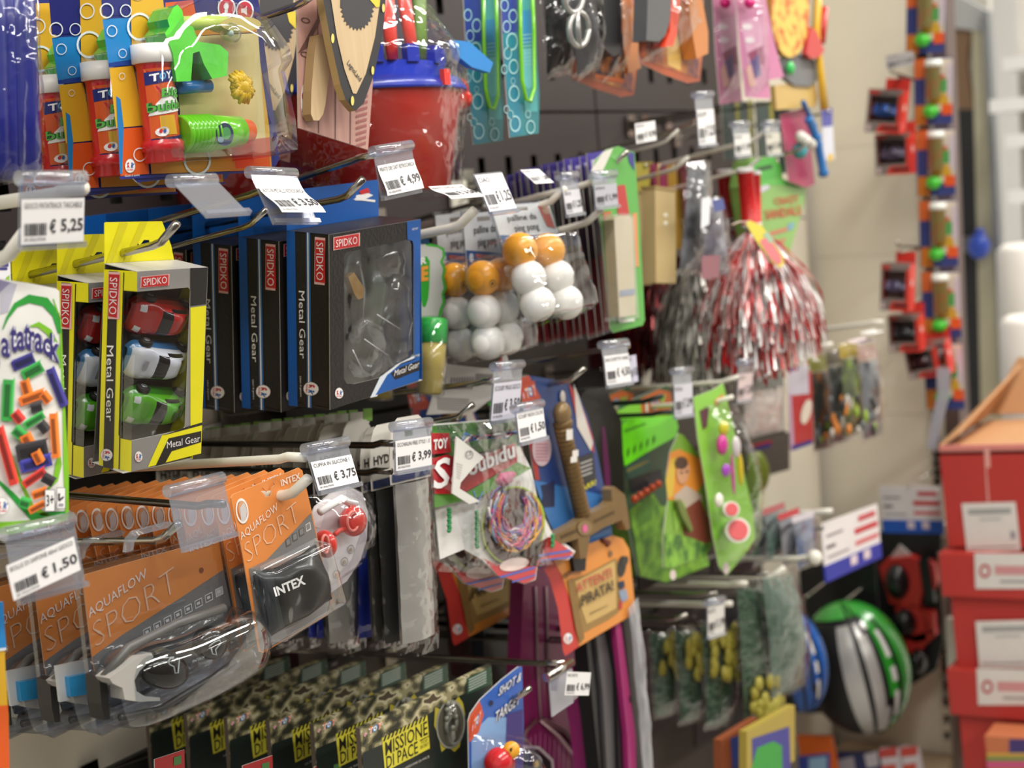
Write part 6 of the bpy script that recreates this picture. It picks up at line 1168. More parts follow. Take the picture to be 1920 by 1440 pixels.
# ------------------------------------------------------------ rackets in magenta covers, straps
def cover(q, X, lb, out, col, extra=()):
    fr, t = pcard('racket_cover', lb, 'racket cover', q, X, out=out, col=col, th=.02, group='racket covers'); 
    if extra: prints(fr, t, extra)
    return fr, t
MG = '#8f2468'
fr, t = cover(((985, 1060), (1130, 1060), (1010, 1480)), .26, 'magenta racket cover with brown racket outline behind the price 6,99', [(985, 1020), (1060, 1010), (1110, 1200), (1150, 1330), (1180, 1480), (960, 1480), (975, 1250)], '#7a1c52')
m = M(fr); BRW = c('#5c3038', .4)
for x0 in (1004, 1024): m.ptube([(x0, 1100), (x0+4, 1240), (x0+10, 1350)], .0016, c('#a88f94', .3, .4), .002, 6)
m.ptube([(1006, 1350), (985, 1372), (978, 1420), (975, 1480)], .003, BRW, .004, 6); m.ptube([(1018, 1350), (1060, 1372), (1095, 1415), (1108, 1480)], .004, BRW, .004, 6); m.ptube([(1014, 1352), (1048, 1380), (1082, 1425), (1094, 1480)], .0016, c('#c9a8ac'), .005, 6)
for k in range(12): m.ptube([(986+k*9, 1372+abs(k-3)*5), (984+k*9, 1480)], .0006, c('#b05a8c'), .002, 4)
m.build('racket_outline', t); m = M(fr); m.ptube([(978, 1400), (1010, 1402), (1035, 1425), (1040, 1480)], .0018, c('#b9b0b4', .3), .008, 6); m.pp([(976, 1404), (1008, 1406), (1032, 1428), (1036, 1480), (975, 1480)], c('#18161a', .4), .006); m.build('logo_panel', t)
m = M(fr); m.pp([(1000, 1430), (1010, 1424), (1012, 1436), (1002, 1440)], c('#c9a83c'), .0075); m.build('gold_mark', t)
fr, t = cover(((1100, 1180), (1140, 1180), (1150, 1480)), .31, 'magenta strip cover edge right of the price 6,99', [(1072, 1250), (1098, 1240), (1130, 1360), (1150, 1480), (1105, 1480), (1092, 1360)], MG)
fr, t = cover(((1098, 1190), (1140, 1180), (1130, 1480)), .335, 'black strap beside the magenta strip, under the orange pirate card', [(1100, 1205), (1130, 1190), (1150, 1300), (1166, 1480), (1128, 1480), (1112, 1330)], '#141316')
fr, t = cover(((1120, 1180), (1140, 1170), (1130, 1480)), .34, 'grey strap between black straps under the orange pirate card', [(1118, 1195), (1138, 1184), (1152, 1260), (1160, 1480), (1140, 1480), (1130, 1300)], '#4c4a4c')
fr, t = cover(((1140, 1170), (1170, 1160), (1170, 1480)), .345, 'wide black strap right of the grey strap', [(1140, 1180), (1160, 1168), (1176, 1250), (1196, 1480), (1162, 1480), (1154, 1260)], '#0f0e10')
fr, t = cover(((1152, 1165), (1170, 1160), (1180, 1480)), .352, 'narrow magenta strap with small black mark', [(1154, 1172), (1164, 1167), (1176, 1260), (1192, 1380), (1194, 1480), (1180, 1480), (1176, 1380)], '#9c2468', [([(1180, 1305), (1184, 1303), (1184, 1316), (1180, 1318)], '#2a0c1c')])
fr, t = cover(((1170, 1150), (1190, 1150), (1200, 1480)), .35, 'black strap at the outer edge beside clear film', [(1166, 1160), (1184, 1150), (1200, 1290), (1216, 1480), (1196, 1480), (1186, 1330)], '#161518')
fr = Fr((1180, 1060), (1192, 1060), (1190, 1480), .36); t = thing('film_edge', 'narrow clear film sleeve edge right of the black straps', 'film sleeve', fr); m = M(fr); filmbag(m, [(1178, 1140), (1194, 1120), (1226, 1480), (1208, 1480)], .006, 4, clear('#cfc4c9', .6, .1, .5, 20, .3)); m.build('film', t)
fr, t = cover(((930, 1090), (990, 1090), (950, 1300)), .16, 'dark navy racket cover with pale lettering behind the mission boxes', [(900, 1050), (985, 1040), (1000, 1280), (965, 1320), (910, 1300)], '#10121c')
m = M(fr); m.text('PRO-210', (968, 1250), (958, 1170), (976, 1250), c('#6a7a9c'), .0012, 'F', .02); m.build('lettering', t)
fr, t = cover(((860, 1150), (910, 1140), (870, 1280)), .10, 'dark red racket cover deep behind the silver sleeve', [(850, 1060), (912, 1050), (915, 1240), (868, 1270)], '#3a1416')
# ------------------------------------------------------------ green toy gun cards
LIME = '#79b832'
fr, t = pcard('green_gun_card', 'lime green toy gun card with orange logo right of the brown sword', 'toy pack', ((1160, 745), (1290, 730), (1190, 1090)), .27, col='#2c5c3c', out=[(1156, 800), (1160, 760), (1250, 722), (1262, 740), (1270, 850), (1300, 1000), (1330, 1060), (1250, 1095), (1196, 1080), (1172, 950)], group='green toy gun cards')
prints(fr, t, [([(1158, 770), (1200, 750), (1206, 790), (1160, 806)], '#86c83c'), ([(1200, 748), (1236, 730), (1258, 735), (1262, 760), (1252, 776), (1204, 788)], '#c8642a'), ([(1172, 870), (1218, 850), (1222, 880), (1176, 900)], '#2f7a6c'), ([(1176, 880), (1216, 862), (1216, 866), (1176, 886)], '#b8a84c'), ([(1180, 900), (1240, 880), (1244, 905), (1184, 925)], '#1a2a34'), ([(1180, 955), (1225, 925), (1240, 950), (1300, 930), (1330, 1060), (1250, 1092), (1200, 1080)], two('#4f8430', '#93cf46', 40, .48, 'noise', .45, .12)), ([(1196, 950), (1226, 935), (1222, 975), (1196, 990)], '#5f9a38')])
m = M(fr); 
for k, (ch, col) in enumerate((('T', '#e8e2da'), ('O', '#4aa0c8'), ('Y', '#7fc04a'))): m.text(ch, (1206+k*15, 774-k*4), (1220+k*15, 770-k*4), (1205+k*15, 752-k*4), c(col, .4), .0016, 'F', .04)
m.build('lettering', t)
m = M(fr); NG = c('#6fe01e', .3, 0, .08, 0, 20, .4); m.slab([(1164, 800), (1180, 786), (1266, 778), (1272, 800), (1268, 818), (1210, 850), (1172, 874), (1168, 850)], -.03, -.006, NG, c('#5cb820', .3)); m.build('toy_gun', t)
m = M(fr)
for x, y in ((1184, 806), (1200, 800)): m.pp([(x-14, y), (x+10, y-8), (x+12, y-4), (x-12, y+5)], c('#4aa01c'), .0306)
for k in range(5): m.pp([(1176+k*12, 846-k*6), (1180+k*12, 838-k*6), (1180+k*12, 850-k*6), (1176+k*12, 858-k*6)], c('#2f6a1c'), .0306)
m.build('vent', t); m = M(fr)
for k in range(5): m.ball(fr.L((1190+k*11, 936-k*7), .012), .006, c('#c8502c', .3), (1, 1, 1), 8, 6)
m.build('dart', t)
dup(t, (-.07, .01, -.004), 'lime green toy gun card behind the front lime one')
fr, t = pcard('orange_gun_card', 'orange and lime card picturing a child with a toy gun, beside the fruit set', 'toy pack', ((1250, 815), (1318, 860), (1250, 1060)), .36, col='#7aa83a', out=[(1250, 890), (1256, 848), (1272, 812), (1280, 815), (1318, 860), (1322, 900), (1328, 960), (1336, 1020), (1322, 1044), (1256, 1068), (1244, 1064), (1244, 1000), (1252, 940)])
prints(fr, t, [([(1250, 890), (1256, 848), (1274, 842), (1318, 862), (1322, 900), (1300, 935), (1252, 938)], '#d98a30'), ([(1248, 900), (1258, 860), (1268, 858), (1262, 930), (1252, 934)], '#cfae3c'), ([(1264, 930), (1286, 910), (1318, 930), (1310, 960), (1270, 965)], '#b9a898'), ([(1276, 960), (1312, 935), (1330, 975), (1334, 1015), (1300, 1030), (1282, 1000)], '#7a3a2c'), ([(1262, 960), (1282, 940), (1288, 960), (1266, 1000)], '#8fc04a'), ([(1246, 1000), (1290, 1006), (1330, 1022), (1322, 1042), (1256, 1066), (1246, 1062)], two('#3c6a2a', '#86bc40', 45, .5, 'noise', .45, .12))])
m = M(fr); m.disc((1281, 884), 12, 24, c('#c9946c'), .0016, 16, .1); m.disc((1278, 868), 12, 12, c('#4a3224'), .0019, 14, .2); m.disc((1278, 886), 3, 2, BLACK, .002, 6); m.disc((1288, 884), 3, 2, BLACK, .002, 6); m.disc((1262, 1078), 6, 10, c('#d9c9c4'), .002, 10); m.build('child_picture', t)
m = M(fr); m.slab([(1270, 940), (1276, 936), (1284, 950), (1300, 992), (1296, 998), (1278, 966)], -.008, -.002, c('#6a7a3a', .4)); m.build('toy_rifle', t)
# fruit cutting set
fr, t = pcard('play_fruit_set', 'lime card with plastic toy fruit and watermelon slices', 'toy pack', ((1302, 730), (1368, 722), (1345, 1080)), .375, col='#86c442', out=[(1300, 745), (1338, 730), (1356, 718), (1368, 770), (1380, 820), (1398, 900), (1412, 960), (1416, 1010), (1404, 1030), (1362, 1080), (1348, 1062), (1336, 1000), (1322, 900), (1308, 820)])
for nm, p, r, sc_, col in (('yellow_fruit', (1357, 803), 15, (1, .6, 1), '#dcd22c'), ('pink_fruit', (1354, 834), 17, (1, .6, 1.2), '#d8409c'), ('white_fruit', (1380, 838), 14, (1, .6, 1.6), '#e2d9d8'), ('purple_fruit', (1361, 882), 13, (1.1, .6, 1), '#a83cc0'), ('banana', (1388, 880), 10, (.8, .6, 3.4), '#dcc42c'), ('cut_onion', (1348, 938), 14, (1, .5, 1), '#e8e6d8'), ('pink_knife', (1374, 890), 7, (.8, .5, 6), '#c8509c')):
    m = M(fr); m.ball(fr.L(p, .014), fr.size(r), c(col, .3, 0, .08, 0, 20, .3), sc_, 16, 10); m.build(nm, t)
for x, y, r in ((1372, 955, 14), (1384, 994, 22)):
    m = M(fr); a = fr.L((x-10, y+2), .012); b = fr.L((x, y), .03); m.lathe([(0, fr.size(r)), (1, fr.size(r*1.1))], a, b, c('#e9e9dc', .4), 20, None); m.lathe([(0, fr.size(r*.9)), (1, fr.size(r*.85))], b, b+(b-a)*.08, c('#df6468', .4), 20); m.build('watermelon_slice', t)
m = M(fr); filmbag(m, [(1318, 760), (1380, 755), (1416, 1040), (1350, 1070)], .045, 13); m.build('film', t)
m = M(fr); m.disc((1362, 1066), 6, 11, c('#d9c9c8'), .0012, 12); m.pp([(1312, 770), (1330, 762), (1326, 800), (1318, 806)], c('#5a2c3c'), .0008); m.pp([(1340, 750), (1356, 738), (1358, 750), (1342, 762)], c('#d98a4a'), .0008); m.build('print', t)
for k, (tp, X, lb) in enumerate((((1374, 744), .40, 'white hook through the toy fruit card'), ((1385, 706), .38, 'pale label wire above the toy fruit card'), ((1242, 742), .36, 'dark wire across the orange logo card'))): hook(tp, X, lb, WHITEW if k < 2 else c('#1e2a20', .4), r=.0035, tilt=4, rise=.008)
hook((1258, 772), .36, 'second dark wire under the orange logo', c('#1c2a20', .4), r=.003, tilt=3, rise=.004)
tag((1264, 722), (1298, 718), (1268, 780), 'pale price tag between lime gun card and fruit card', '3,99', 'PISTOLA', .39, paper='#c9c8d0')
tag((1385, 702), (1412, 698), (1384, 752), 'pinkish price tag right of the fruit card', '2,50', 'GIOCO', .38, paper='#ddc9c8')
# jersey-like bags, red card
fr, t = baggy('white_glove_bag', 'clear bag with white folded shirt-like toy and red trim', 'bagged toy', [(1388, 712), (1468, 700), (1472, 820), (1388, 836)], .28, two('#c9beb6', '#a86a5e', 7, .62, 'noise', .5, .05), seed=8, d=.01)
prints(fr, t, [([(1392, 708), (1468, 700), (1470, 724), (1392, 730)], '#6f7470'), ([(1388, 826), (1472, 806), (1473, 818), (1388, 838)], '#23302c')], off=.016)
fr, t = pcard('red_blue_card', 'red card with white oval and navy edges between clear bags', 'toy pack', ((1478, 705), (1522, 695), (1482, 845)), .29, col='#a8262c'); 
prints(fr, t, [([(1476, 690), (1515, 684), (1517, 738), (1478, 742)], '#b9b4c0'), ([(1478, 690), (1496, 686), (1496, 694), (1478, 698)], '#22307c'), ([(1478, 738), (1484, 738), (1490, 845), (1482, 846)], '#b090a8'), ([(1484, 836), (1523, 824), (1524, 832), (1486, 845)], '#22307c')]); m = M(fr); m.disc((1512, 772), 9, 24, c('#cfc4b4'), .0012, 18, .25); m.build('oval', t)
dup(t, (-.08, .0, -.008), 'red card with navy edge behind the front red card')
# fishing style toy bags on the last hooks
for k, (x, y, X, hc, lb) in enumerate(((1528, 680, .24, '#8a8a34', 'clear bag with olive header, leftmost of the toy bags by the cream wall'), (1560, 668, .28, '#6f6a5c', 'clear bag with dark grey strip header among toy bags by the wall'), (1585, 655, .31, '#b8a03c', 'clear bag with yellow print header among toy bags by the wall'), (1620, 660, .33, '#b08c80', 'clear bag with pinkish brown header nearest the cream wall'))):
    fr, t = baggy('small_parts_bag', lb, 'toy bag', [(x-14, y-10), (x+20, y-14), (x+34, y+165-k*3), (x-6, y+175)], X, two(('#4a4c48', '#6a6c6a', '#5f6a4c', '#7a8084')[k], ('#a86a3c', '#b9b8b4', '#8fae3c', '#3c4248')[k], 24, .52, 'noise', .4, .06), seed=k+20, d=.02, head=c(hc, .4), group='clear toy bags by the cream wall')
    m = M(fr); random.seed(k)
    for j in range(9): m.ball(fr.L((x+4+random.uniform(-8, 22), y+80+random.uniform(0, 75)), .03), .007, c(random.choice(['#c9c4b8', '#3a3c3c', '#8fae3c', '#d8883c', '#5f6468', '#2c2e30']), .35), (1, .6, random.uniform(1, 2)), 8, 6)
    m.build('trinkets', t, 'stuff')
hook((1655, 604), .36, 'white label rail above the clear toy bags', WHITEW, r=.004, tilt=6, rise=.002); hook((1560, 645), .36, 'white hook carrying the clear toy bags', WHITEW, r=.004, tilt=6, rise=.006)
tag((1588, 640), (1620, 632), (1600, 655), 'pinkish price tag lying back over the clear toy bags', '1,00', 'SET', .37, holder=False, paper='#e0cdd2', curl=1); tag((1612, 624), (1640, 618), (1618, 634), 'white price tag at the end of the rail over the clear toy bags', '1,00', 'SET', .385, holder=False, paper='#efeeea', curl=1)
m = M(fw); p = PX((1412, 885), .12); m.ball(p, .045, c('#7a8a2c', .4), (.7, .7, 1), 16, 10); o = m.build('yellow_green_ball'); tag1(o, 'dim yellow-green ball in the shade below the white shirt bag', 'ball')
# rack of small bags and promotion signs
for k, (x, y, X, col, lb) in enumerate(((1425, 985, .26, '#5a6a6c', 'grey-blue blister bag right of the fruit card'), (1450, 975, .29, '#3a6a5c', 'green blister bag in the blurred rack below the shade'), (1478, 985, .31, '#8a8a90', 'grey white blister bag in the blurred rack'), (1505, 990, .33, '#2c4a7c', 'blue blister bag left of the promotion sign'))):
    fr, t = baggy('blister_bag', lb, 'toy bag', [(x-22, y-20), (x+22, y-34), (x+26, y+60), (x-14, y+84)], X, two(col, '#b9bcc0', 14, .55, 'noise', .35, .15), seed=k+31, d=.015); prints(fr, t, [([(x-20, y-20), (x+20, y-34), (x+21, y-22), (x-19, y-8)], ('#a89aa0', '#b86a6c', '#c24a4c', '#cfc9d0')[k])], off=.02)
for k, (tp, X, lb) in enumerate((((1560, 958), .36, 'white label rail above the blurred blister bags'), ((1530, 1045), .37, 'white hook with round end cap under the rack'), ((1470, 1065), .38, 'bent white hook tip under the rack'))): hook(tp, X, lb, WHITEW, r=.0045, tilt=4, rise=.004+.014*(k == 2))
m = M(fw); m.ball(PX((1527, 1046), .372), .013, WHITEW, (1, 1, 1), 14, 8); tag1(m.build('end_cap'), 'round white end cap on the hook under the rack', 'end cap')
def sign(q, X, Y, lb, blue, sl):
    fr = Fr(*q, X=X, Y=Y, mode='p'); t = thing('promotion_sign', lb, 'sign', fr, 'white and red promotion signs'); w, h = fr.w, fr.h; m = M(fr); m.box((0, 0, -h*.72), (w, .002, 0), c('#dedad8', .45)); m.box((0, -.001, -h), (w, .003, -h*.72), c(blue, .4)); m.build('board', t)
    m = M(fr); f = lambda x0, z0, x1, z1, col, o=-.0006: m.add([(w*x0, o, -h*z0), (w*x1, o, -h*z0), (w*x1, o, -h*z1), (w*x0, o, -h*z1)], [(0, 1, 2, 3)], c(col, .4))
    f(.62, .1, .94, .2, '#c2555a'); f(.54, .3, .97, .4, '#c23a40'); f(.54, .52, .97, .6, '#cf6a6c'); f(.06, .22, .34, .26, '#8a8488'); f(.05, .4, .2, .46, '#6a6668'); f(.06, .58, .42, .62, '#9a9498')
    for u in (.42, .66): f(u, .74, u+.12, .9, '#d8c9d0', -.0018)
    m.build('print', t); return t
sign(((1648, 912), (1762, 905), (1650, 998)), None, 2.9, 'white and red promotion sign facing the aisle above the knee pads', '#2456b0', 0)
sign(((1540, 982), (1645, 944), (1553, 1090)), .345, None, 'white and red promotion sign turned sideways, left of the aisle-facing sign', '#2c3c9c', 1)
# ------------------------------------------------------------ sports things on the end wall
fr = Fr((1630, 990), (1762, 985), (1640, 1290), Y=3.02); t = thing('protection_set', 'black card with red and black knee pads on the end wall', 'knee pad set', fr); m = M(fr)
m.slab([(1560, 1000), (1764, 992), (1768, 1200), (1755, 1255), (1700, 1290), (1560, 1300)], 0, .006, c('#1a1b1d', .5), None); m.build('backing', t)
RP = c('#b92c28', .45)
for k, (out, cc, rr, nm) in enumerate((([(1648, 1062), (1660, 1050), (1706, 1044), (1722, 1052), (1730, 1110), (1722, 1140), (1690, 1135), (1668, 1132), (1660, 1105)], (1683, 1090), (20, 30), 'knee_pad'), ([(1678, 1140), (1712, 1134), (1732, 1150), (1738, 1200), (1718, 1205), (1690, 1196)], (1698, 1166), (18, 24), 'elbow_pad'), ([(1692, 1190), (1712, 1192), (1752, 1180), (1754, 1192), (1728, 1216), (1722, 1238), (1708, 1236)], (1722, 1240), (14, 22), 'wrist_pad'))):
    m = M(fr); m.slab(out, -.03, -.004, RP); o = m.build(nm, t); m = M(fr); m.ball(fr.L(cc, .03), 1, c('#141416', .3), (fr.size(rr[0])*1.15, .03, fr.size(rr[1])*1.1), 16, 10); m.build('cap', o)
m = M(fr); m.slab([(1722, 1050), (1740, 1046), (1752, 1130), (1738, 1134)], -.034, -.004, BLACK); m.slab([(1741, 1050), (1752, 1062), (1756, 1095), (1750, 1108)], -.03, -.004, RP); m.slab([(1732, 1145), (1750, 1150), (1752, 1185), (1742, 1190)], -.03, -.004, RP); m.build('strap', t)
m = M(fr); m.slab([(1668, 1046), (1686, 1022), (1708, 1042)], -.012, -.004, c('#cfc9c6', .5)); m.build('hang_tab', t)
def helmet(c0, rx, ry, Y, lb, cols, tilt):
    p = PY(c0, Y); fr = FrW(p, 0); t = thing('cycle_helmet', lb, 'helmet', fr); s_ = abs((p-CAM).dot(RT@Vector((0, 0, 1))))/F; R = Matrix.Rotation(tilt, 4, 'Y')@Matrix.Rotation(radians(10), 4, 'Z')
    G, S, K = cols; parts = {'shell': [], 'panel': [], 'liner': []}
    def reg(th, ph):
        d = Vector((sin(th)*cos(ph), sin(th)*sin(ph), cos(th))); a = math.degrees(math.atan2(d.x, -d.y)); el = math.degrees(math.asin(max(-1, min(1, d.z))))
        if d.y > .55: return None
        if a < -2 and el < 52: return 'liner'
        if 39 < a+el*.1 < 46 or abs(a-24) < 2.5 or (abs(a-64) < 3 and abs(el) < 50): return 'liner'
        if a > 45 or el > 58: return 'vent' if (abs(el-25) < 12 or abs(el+30) < 12 or abs(el+3) < 7) and 50 < a < 60 else 'shell'
        if el > 50 or el < -62: return 'liner'
        return 'panel'
    for nm, mm in (('shell', G), ('panel', S), ('vent', c('#e6e6e2', .4)), ('liner', K)):
        m = M(); sc_ = (rx*s_, rx*s_*1.0, ry*s_); m.ball((0, 0, 0), 1 if nm != 'liner' else .97, mm, sc_, 56, 44, lambda th, ph, nm=nm: mm if reg(th, ph) == nm else None)
        m.v = [tuple(R@Vector(v)) for v in m.v]; m.build(nm, t)
    m = M(); m.ball((0, .01, 0), .93, K, sc_, 24, 16); m.v = [tuple(R@Vector(v)) for v in m.v]; m.build('padding', t); return t
helmet((1604, 1252), 100, 128, 2.86, 'green and silver cycle helmet hanging on its side by the end wall', (c('#2f9a34', .25, 0, .06, 0, 20, .5), c('#b9b8b4', .3, .3, .05, 0, 20, .4), c('#131315', .5)), radians(-12))
helmet((1490, 1240), 60, 100, 2.62, 'blue and black cycle helmet behind the green net bag', (c('#1c5cae', .3, 0, .06, 0, 20, .4), c('#1c4f98', .35), c('#0e0e12', .5)), radians(-8))
fr, t = pcard('black_helmet_card', 'black hanging card behind both cycle helmets', 'card', ((1480, 1060), (1600, 1040), (1490, 1330)), Y=2.98, X=None, col='#121215', out=[(1470, 1080), (1600, 1030), (1640, 1040), (1650, 1200), (1600, 1330), (1500, 1340)])
# net bags
GN, YN = c('#3c5a44', .5), c('#9a9038', .5)
def net(q, X, lb, seed, k):
    fr, t = baggy('net_bag', lb, 'net bag', q, X, two('#1f3628', '#56705a', 160, .45, 'cells', .5, .3), seed=seed, d=.03, group='green and yellow net bags'); m = M(fr); a = [fr.L(p) for p in q]; random.seed(seed)
    for j in range(34):
        u = random.uniform(.12, .88); v = random.uniform(*((.08, .48) if k else (.62, .93))); p = a[0].lerp(a[1], u).lerp(a[3].lerp(a[2], u), v); m.ball((p.x, -.028*sin(pi*u)-.008, p.z), .011, c('#9c9238', .5, 0, .2, .6, 90), (1, .5, 1.2), 8, 6, None, .4)
    m.build('yellow_mesh', t, 'stuff'); return t
net([(1212, 1180), (1252, 1178), (1262, 1345), (1222, 1350)], .20, 'green and yellow net bag leftmost below the white hooks', 3, 1)
net([(1258, 1175), (1302, 1172), (1312, 1355), (1270, 1362)], .24, 'green and yellow net bag second below the white hooks', 4, 1)
net([(1308, 1165), (1362, 1160), (1366, 1362), (1318, 1372)], .28, 'green and yellow net bag third below the white hooks', 5, 1)
net([(1372, 1095), (1445, 1080), (1450, 1330), (1388, 1376)], .33, 'large green net bag with yellow lower corner', 6, 0)
fr, t = baggy('net_bag', 'pale green net bag with clear top, nearest the blue helmet', 'net bag', [(1420, 1075), (1488, 1065), (1512, 1290), (1440, 1322)], .36, two('#2c4838', '#75897c', 50, .5, 'noise', .45, .3, stretch=(3, 3, .6)), seed=9, d=.035)
for k, (tp, X, mt, lb, tl) in enumerate((((1400, 1094), .36, WHITEW, 'upper white hook right of the orange pirate card', 4), ((1345, 1112), .36, CHROME, 'chrome label wire between two white hooks', 4), ((1372, 1132), .36, WHITEW, 'lower white hook above the net bags', 4), ((1288, 1152), .34, CHROME, 'short chrome hook tip above the net bags', 3))): hook(tp, X, lb, mt, r=.0045 if k in (0, 2) else .003, tilt=tl, rise=.004+.006*(k == 3))
tag((1327, 1140), (1358, 1132), (1331, 1192), 'plain white price tag above the net bags', '1,99', 'RETE', .38, paper='#cfccc6', sub=.1)
# toys at the very bottom
def lowbox(q, X, Y, lb, col, items, nm='toy_box'):
    fr = Fr(*q, X=X, Y=Y); t = thing(nm, lb, 'toy box', fr); m = M(fr); m.box((0, 0, -fr.h), (fr.w, .012, 0), c(col, .4)); m.build('box', t); prints(fr, t, items)
lowbox(((1352, 1388), (1420, 1362), (1358, 1480)), .36, None, 'brown and blue toy box at the bottom edge below the net bags', '#8a4a2c', [([(1370, 1384), (1410, 1370), (1420, 1480), (1375, 1480)], '#2c3f7c'), ([(1392, 1400), (1418, 1392), (1420, 1440), (1400, 1450)], '#2c6aa0')])
lowbox(((1400, 1372), (1490, 1340), (1404, 1480)), .40, None, 'yellow framed toy box with green blocks at the bottom edge', '#a89440', [([(1410, 1385), (1480, 1362), (1484, 1480), (1412, 1480)], '#3a3f8c'), ([(1420, 1402), (1450, 1390), (1466, 1398), (1468, 1480), (1398, 1480)], '#2f9a3c')])
lowbox(((1494, 1380), (1556, 1372), (1498, 1480)), None, 2.8, 'orange toy box with blue and white foot at the bottom edge', '#d8641e', [([(1496, 1418), (1556, 1412), (1556, 1480), (1500, 1480)], '#3a4a9c'), ([(1516, 1422), (1550, 1418), (1550, 1480), (1518, 1480)], '#9cc0dc')])
lowbox(((1562, 1412), (1650, 1398), (1566, 1480)), None, 2.85, 'navy and white toy box right of the orange box at the bottom', '#2c3660', [([(1570, 1425), (1600, 1418), (1610, 1480), (1572, 1480)], '#a8a4ac'), ([(1620, 1415), (1645, 1408), (1648, 1436), (1626, 1440)], '#c9c4c8')])
lowbox(((1648, 1405), (1682, 1400), (1650, 1480)), None, 2.8, 'small red and white box left of its twin at the bottom of the end wall', '#c9c0c4', [([(1648, 1405), (1682, 1400), (1682, 1418), (1649, 1422)], '#b8443c'), ([(1652, 1436), (1680, 1432), (1680, 1450), (1654, 1454)], '#c8503c')])
lowbox(((1688, 1402), (1720, 1398), (1690, 1480)), None, 2.8, 'small red and white box nearest the upright at the bottom of the end wall', '#cfc6c8', [([(1688, 1402), (1720, 1398), (1720, 1416), (1689, 1420)], '#c0483c'), ([(1692, 1434), (1718, 1430), (1718, 1446), (1694, 1450)], '#c8503c')])
p = PY((1650, 1440), 2.9); m = M(fw); m.box((.02, 2.78, p.z-.09), (XE-.02, YE-.01, p.z-.055), c('#8f7c62', .6)); o = m.build('shelf_board'); tag1(o, 'brown shelf board under the small boxes at the end wall', 'shelf')
# ------------------------------------------------------------ red car boxes and bubble strip
def redcar(q, Y, lb, car, d=.038):
    fr = Fr(*q, Y=Y); t = thing('red_car_box', lb, 'toy box', fr, 'red toy car boxes'); w, h = fr.w, fr.h; RB_, GB_ = c('#dc3a30', .35), c('#857a74', .45)
    m = M(fr); m.slab([(0, 0), (w, 0), (w, -h), (0, -h)], 0, .001, GB_, RB_, [[(w*.08, -h*.14), (w*.86, -h*.14), (w*.86, -h*.74), (w*.08, -h*.74)]], local=True)
    m.box((w-.001, .001, -h), (w, d, 0), RB_); m.box((0, .001, -h), (.001, d, 0), RB_); m.box((0, .001, -h), (w, d, -h+.001), c('#8f8478')); m.box((0, .001, -.001), (w, d, 0), c('#6a625c')); m.box((.001, d-.001, -h), (w, d, 0), c('#a39c94', .5)); m.build('box', t)
    m = M(fr); m.slab([(w*.3, 0), (w, 0), (w, .022), (w*.3, .022)], d-.001, d, RB_, local=True); m.build('hang_tab', t)
    m = M(fr); f = lambda a, col, o=-.0006: m.add([(w*x, o, -h*z) for x, z in a], [tuple(range(len(a)))], c(col, .4))
    f([(.02, .02), (.34, .02), (.34, .12), (.02, .12)], '#b8443c'); f([(.88, .1), (1, .1), (1, 1), (.3, 1), (.42, .8), (.88, .8)], '#cf3a2e'); f([(.5, .84), (.96, .84), (.96, .92), (.44, .92)], '#4a2a28', -.0009); f([(.05, .82), (.16, .82), (.16, .96), (.05, .96)], '#d9c0c0', -.0009)
    m.add([(w+.0006, d*.35+.006*cos(2*pi*i/10), -h*.4+.007*sin(2*pi*i/10)) for i in range(10)], [tuple(range(10))], c('#e8c9c4', .4)); m.build('print', t)
    toycar(t, Vector((w*.47, d*.4, -h*.5)), w*.78, .05, c(car, .25, 0, .05, 0, 20, .4), c(car, .3), 'toy_car', None, -.5)
    m = M(fr); m.add([(w*.08, .0006, -h*.14), (w*.86, .0006, -h*.14), (w*.86, .0006, -h*.74), (w*.08, .0006, -h*.74)], [(0, 1, 2, 3)], clear('#f2f3f5', .3, .04, .25, 12)); m.build('window', t)
redcar(((1629, 166), (1695, 161), (1612, 246)), 2.88, 'red window box with blue toy car, upper pair, upper one', '#2f66c0')
redcar(((1640, 252), (1706, 246), (1640, 329)), 2.925, 'red window box with mauve toy car, upper pair, lower one', '#7a6a8c')
redcar(((1652, 494), (1706, 488), (1637, 580)), 2.84, 'red window box with lilac and black toy car, topmost of the lower four', '#8a80a8')
redcar(((1664, 592), (1722, 586), (1662, 660)), 2.885, 'red window box with grey toy car, second of the lower four', '#3a3c3e')
redcar(((1694, 655), (1752, 648), (1706, 712)), 2.93, 'red window box with dark red toy car, third of the lower four', '#5a2428')
redcar(((1735, 640), (1772, 636), (1745, 705)), 2.935, 'red window box edge, rearmost of the lower four', '#5a2428')
for k, (tp, lb) in enumerate((((1694, 132), 'hook above the upper red car boxes on the end wall'), ((1700, 462), 'hook above the lower red car boxes on the end wall'))):
    T = PY(tp, 2.84); fr = FrW((min(T.x, XE), YE, T.z+.0), 0); t = thing('display_hook', lb, 'hook', fr); m = M(fr); m.tube([(0, 0, -.03), (0, 2.85-YE, .0), (0, 2.84-YE, .012)], .003, CHROME, 8); m.build('prong', t); m = M(fr); m.box((-.015, -.003, -.05), (.015, 0, .0), CHROME); m.build('back_plate', t)
tag((1660, 105), (1712, 98), (1664, 130), 'blurred white price tag above the upper red car boxes', '2,50', 'AUTO', None, Y=2.82, paper='#c9c4c2', holder=False)
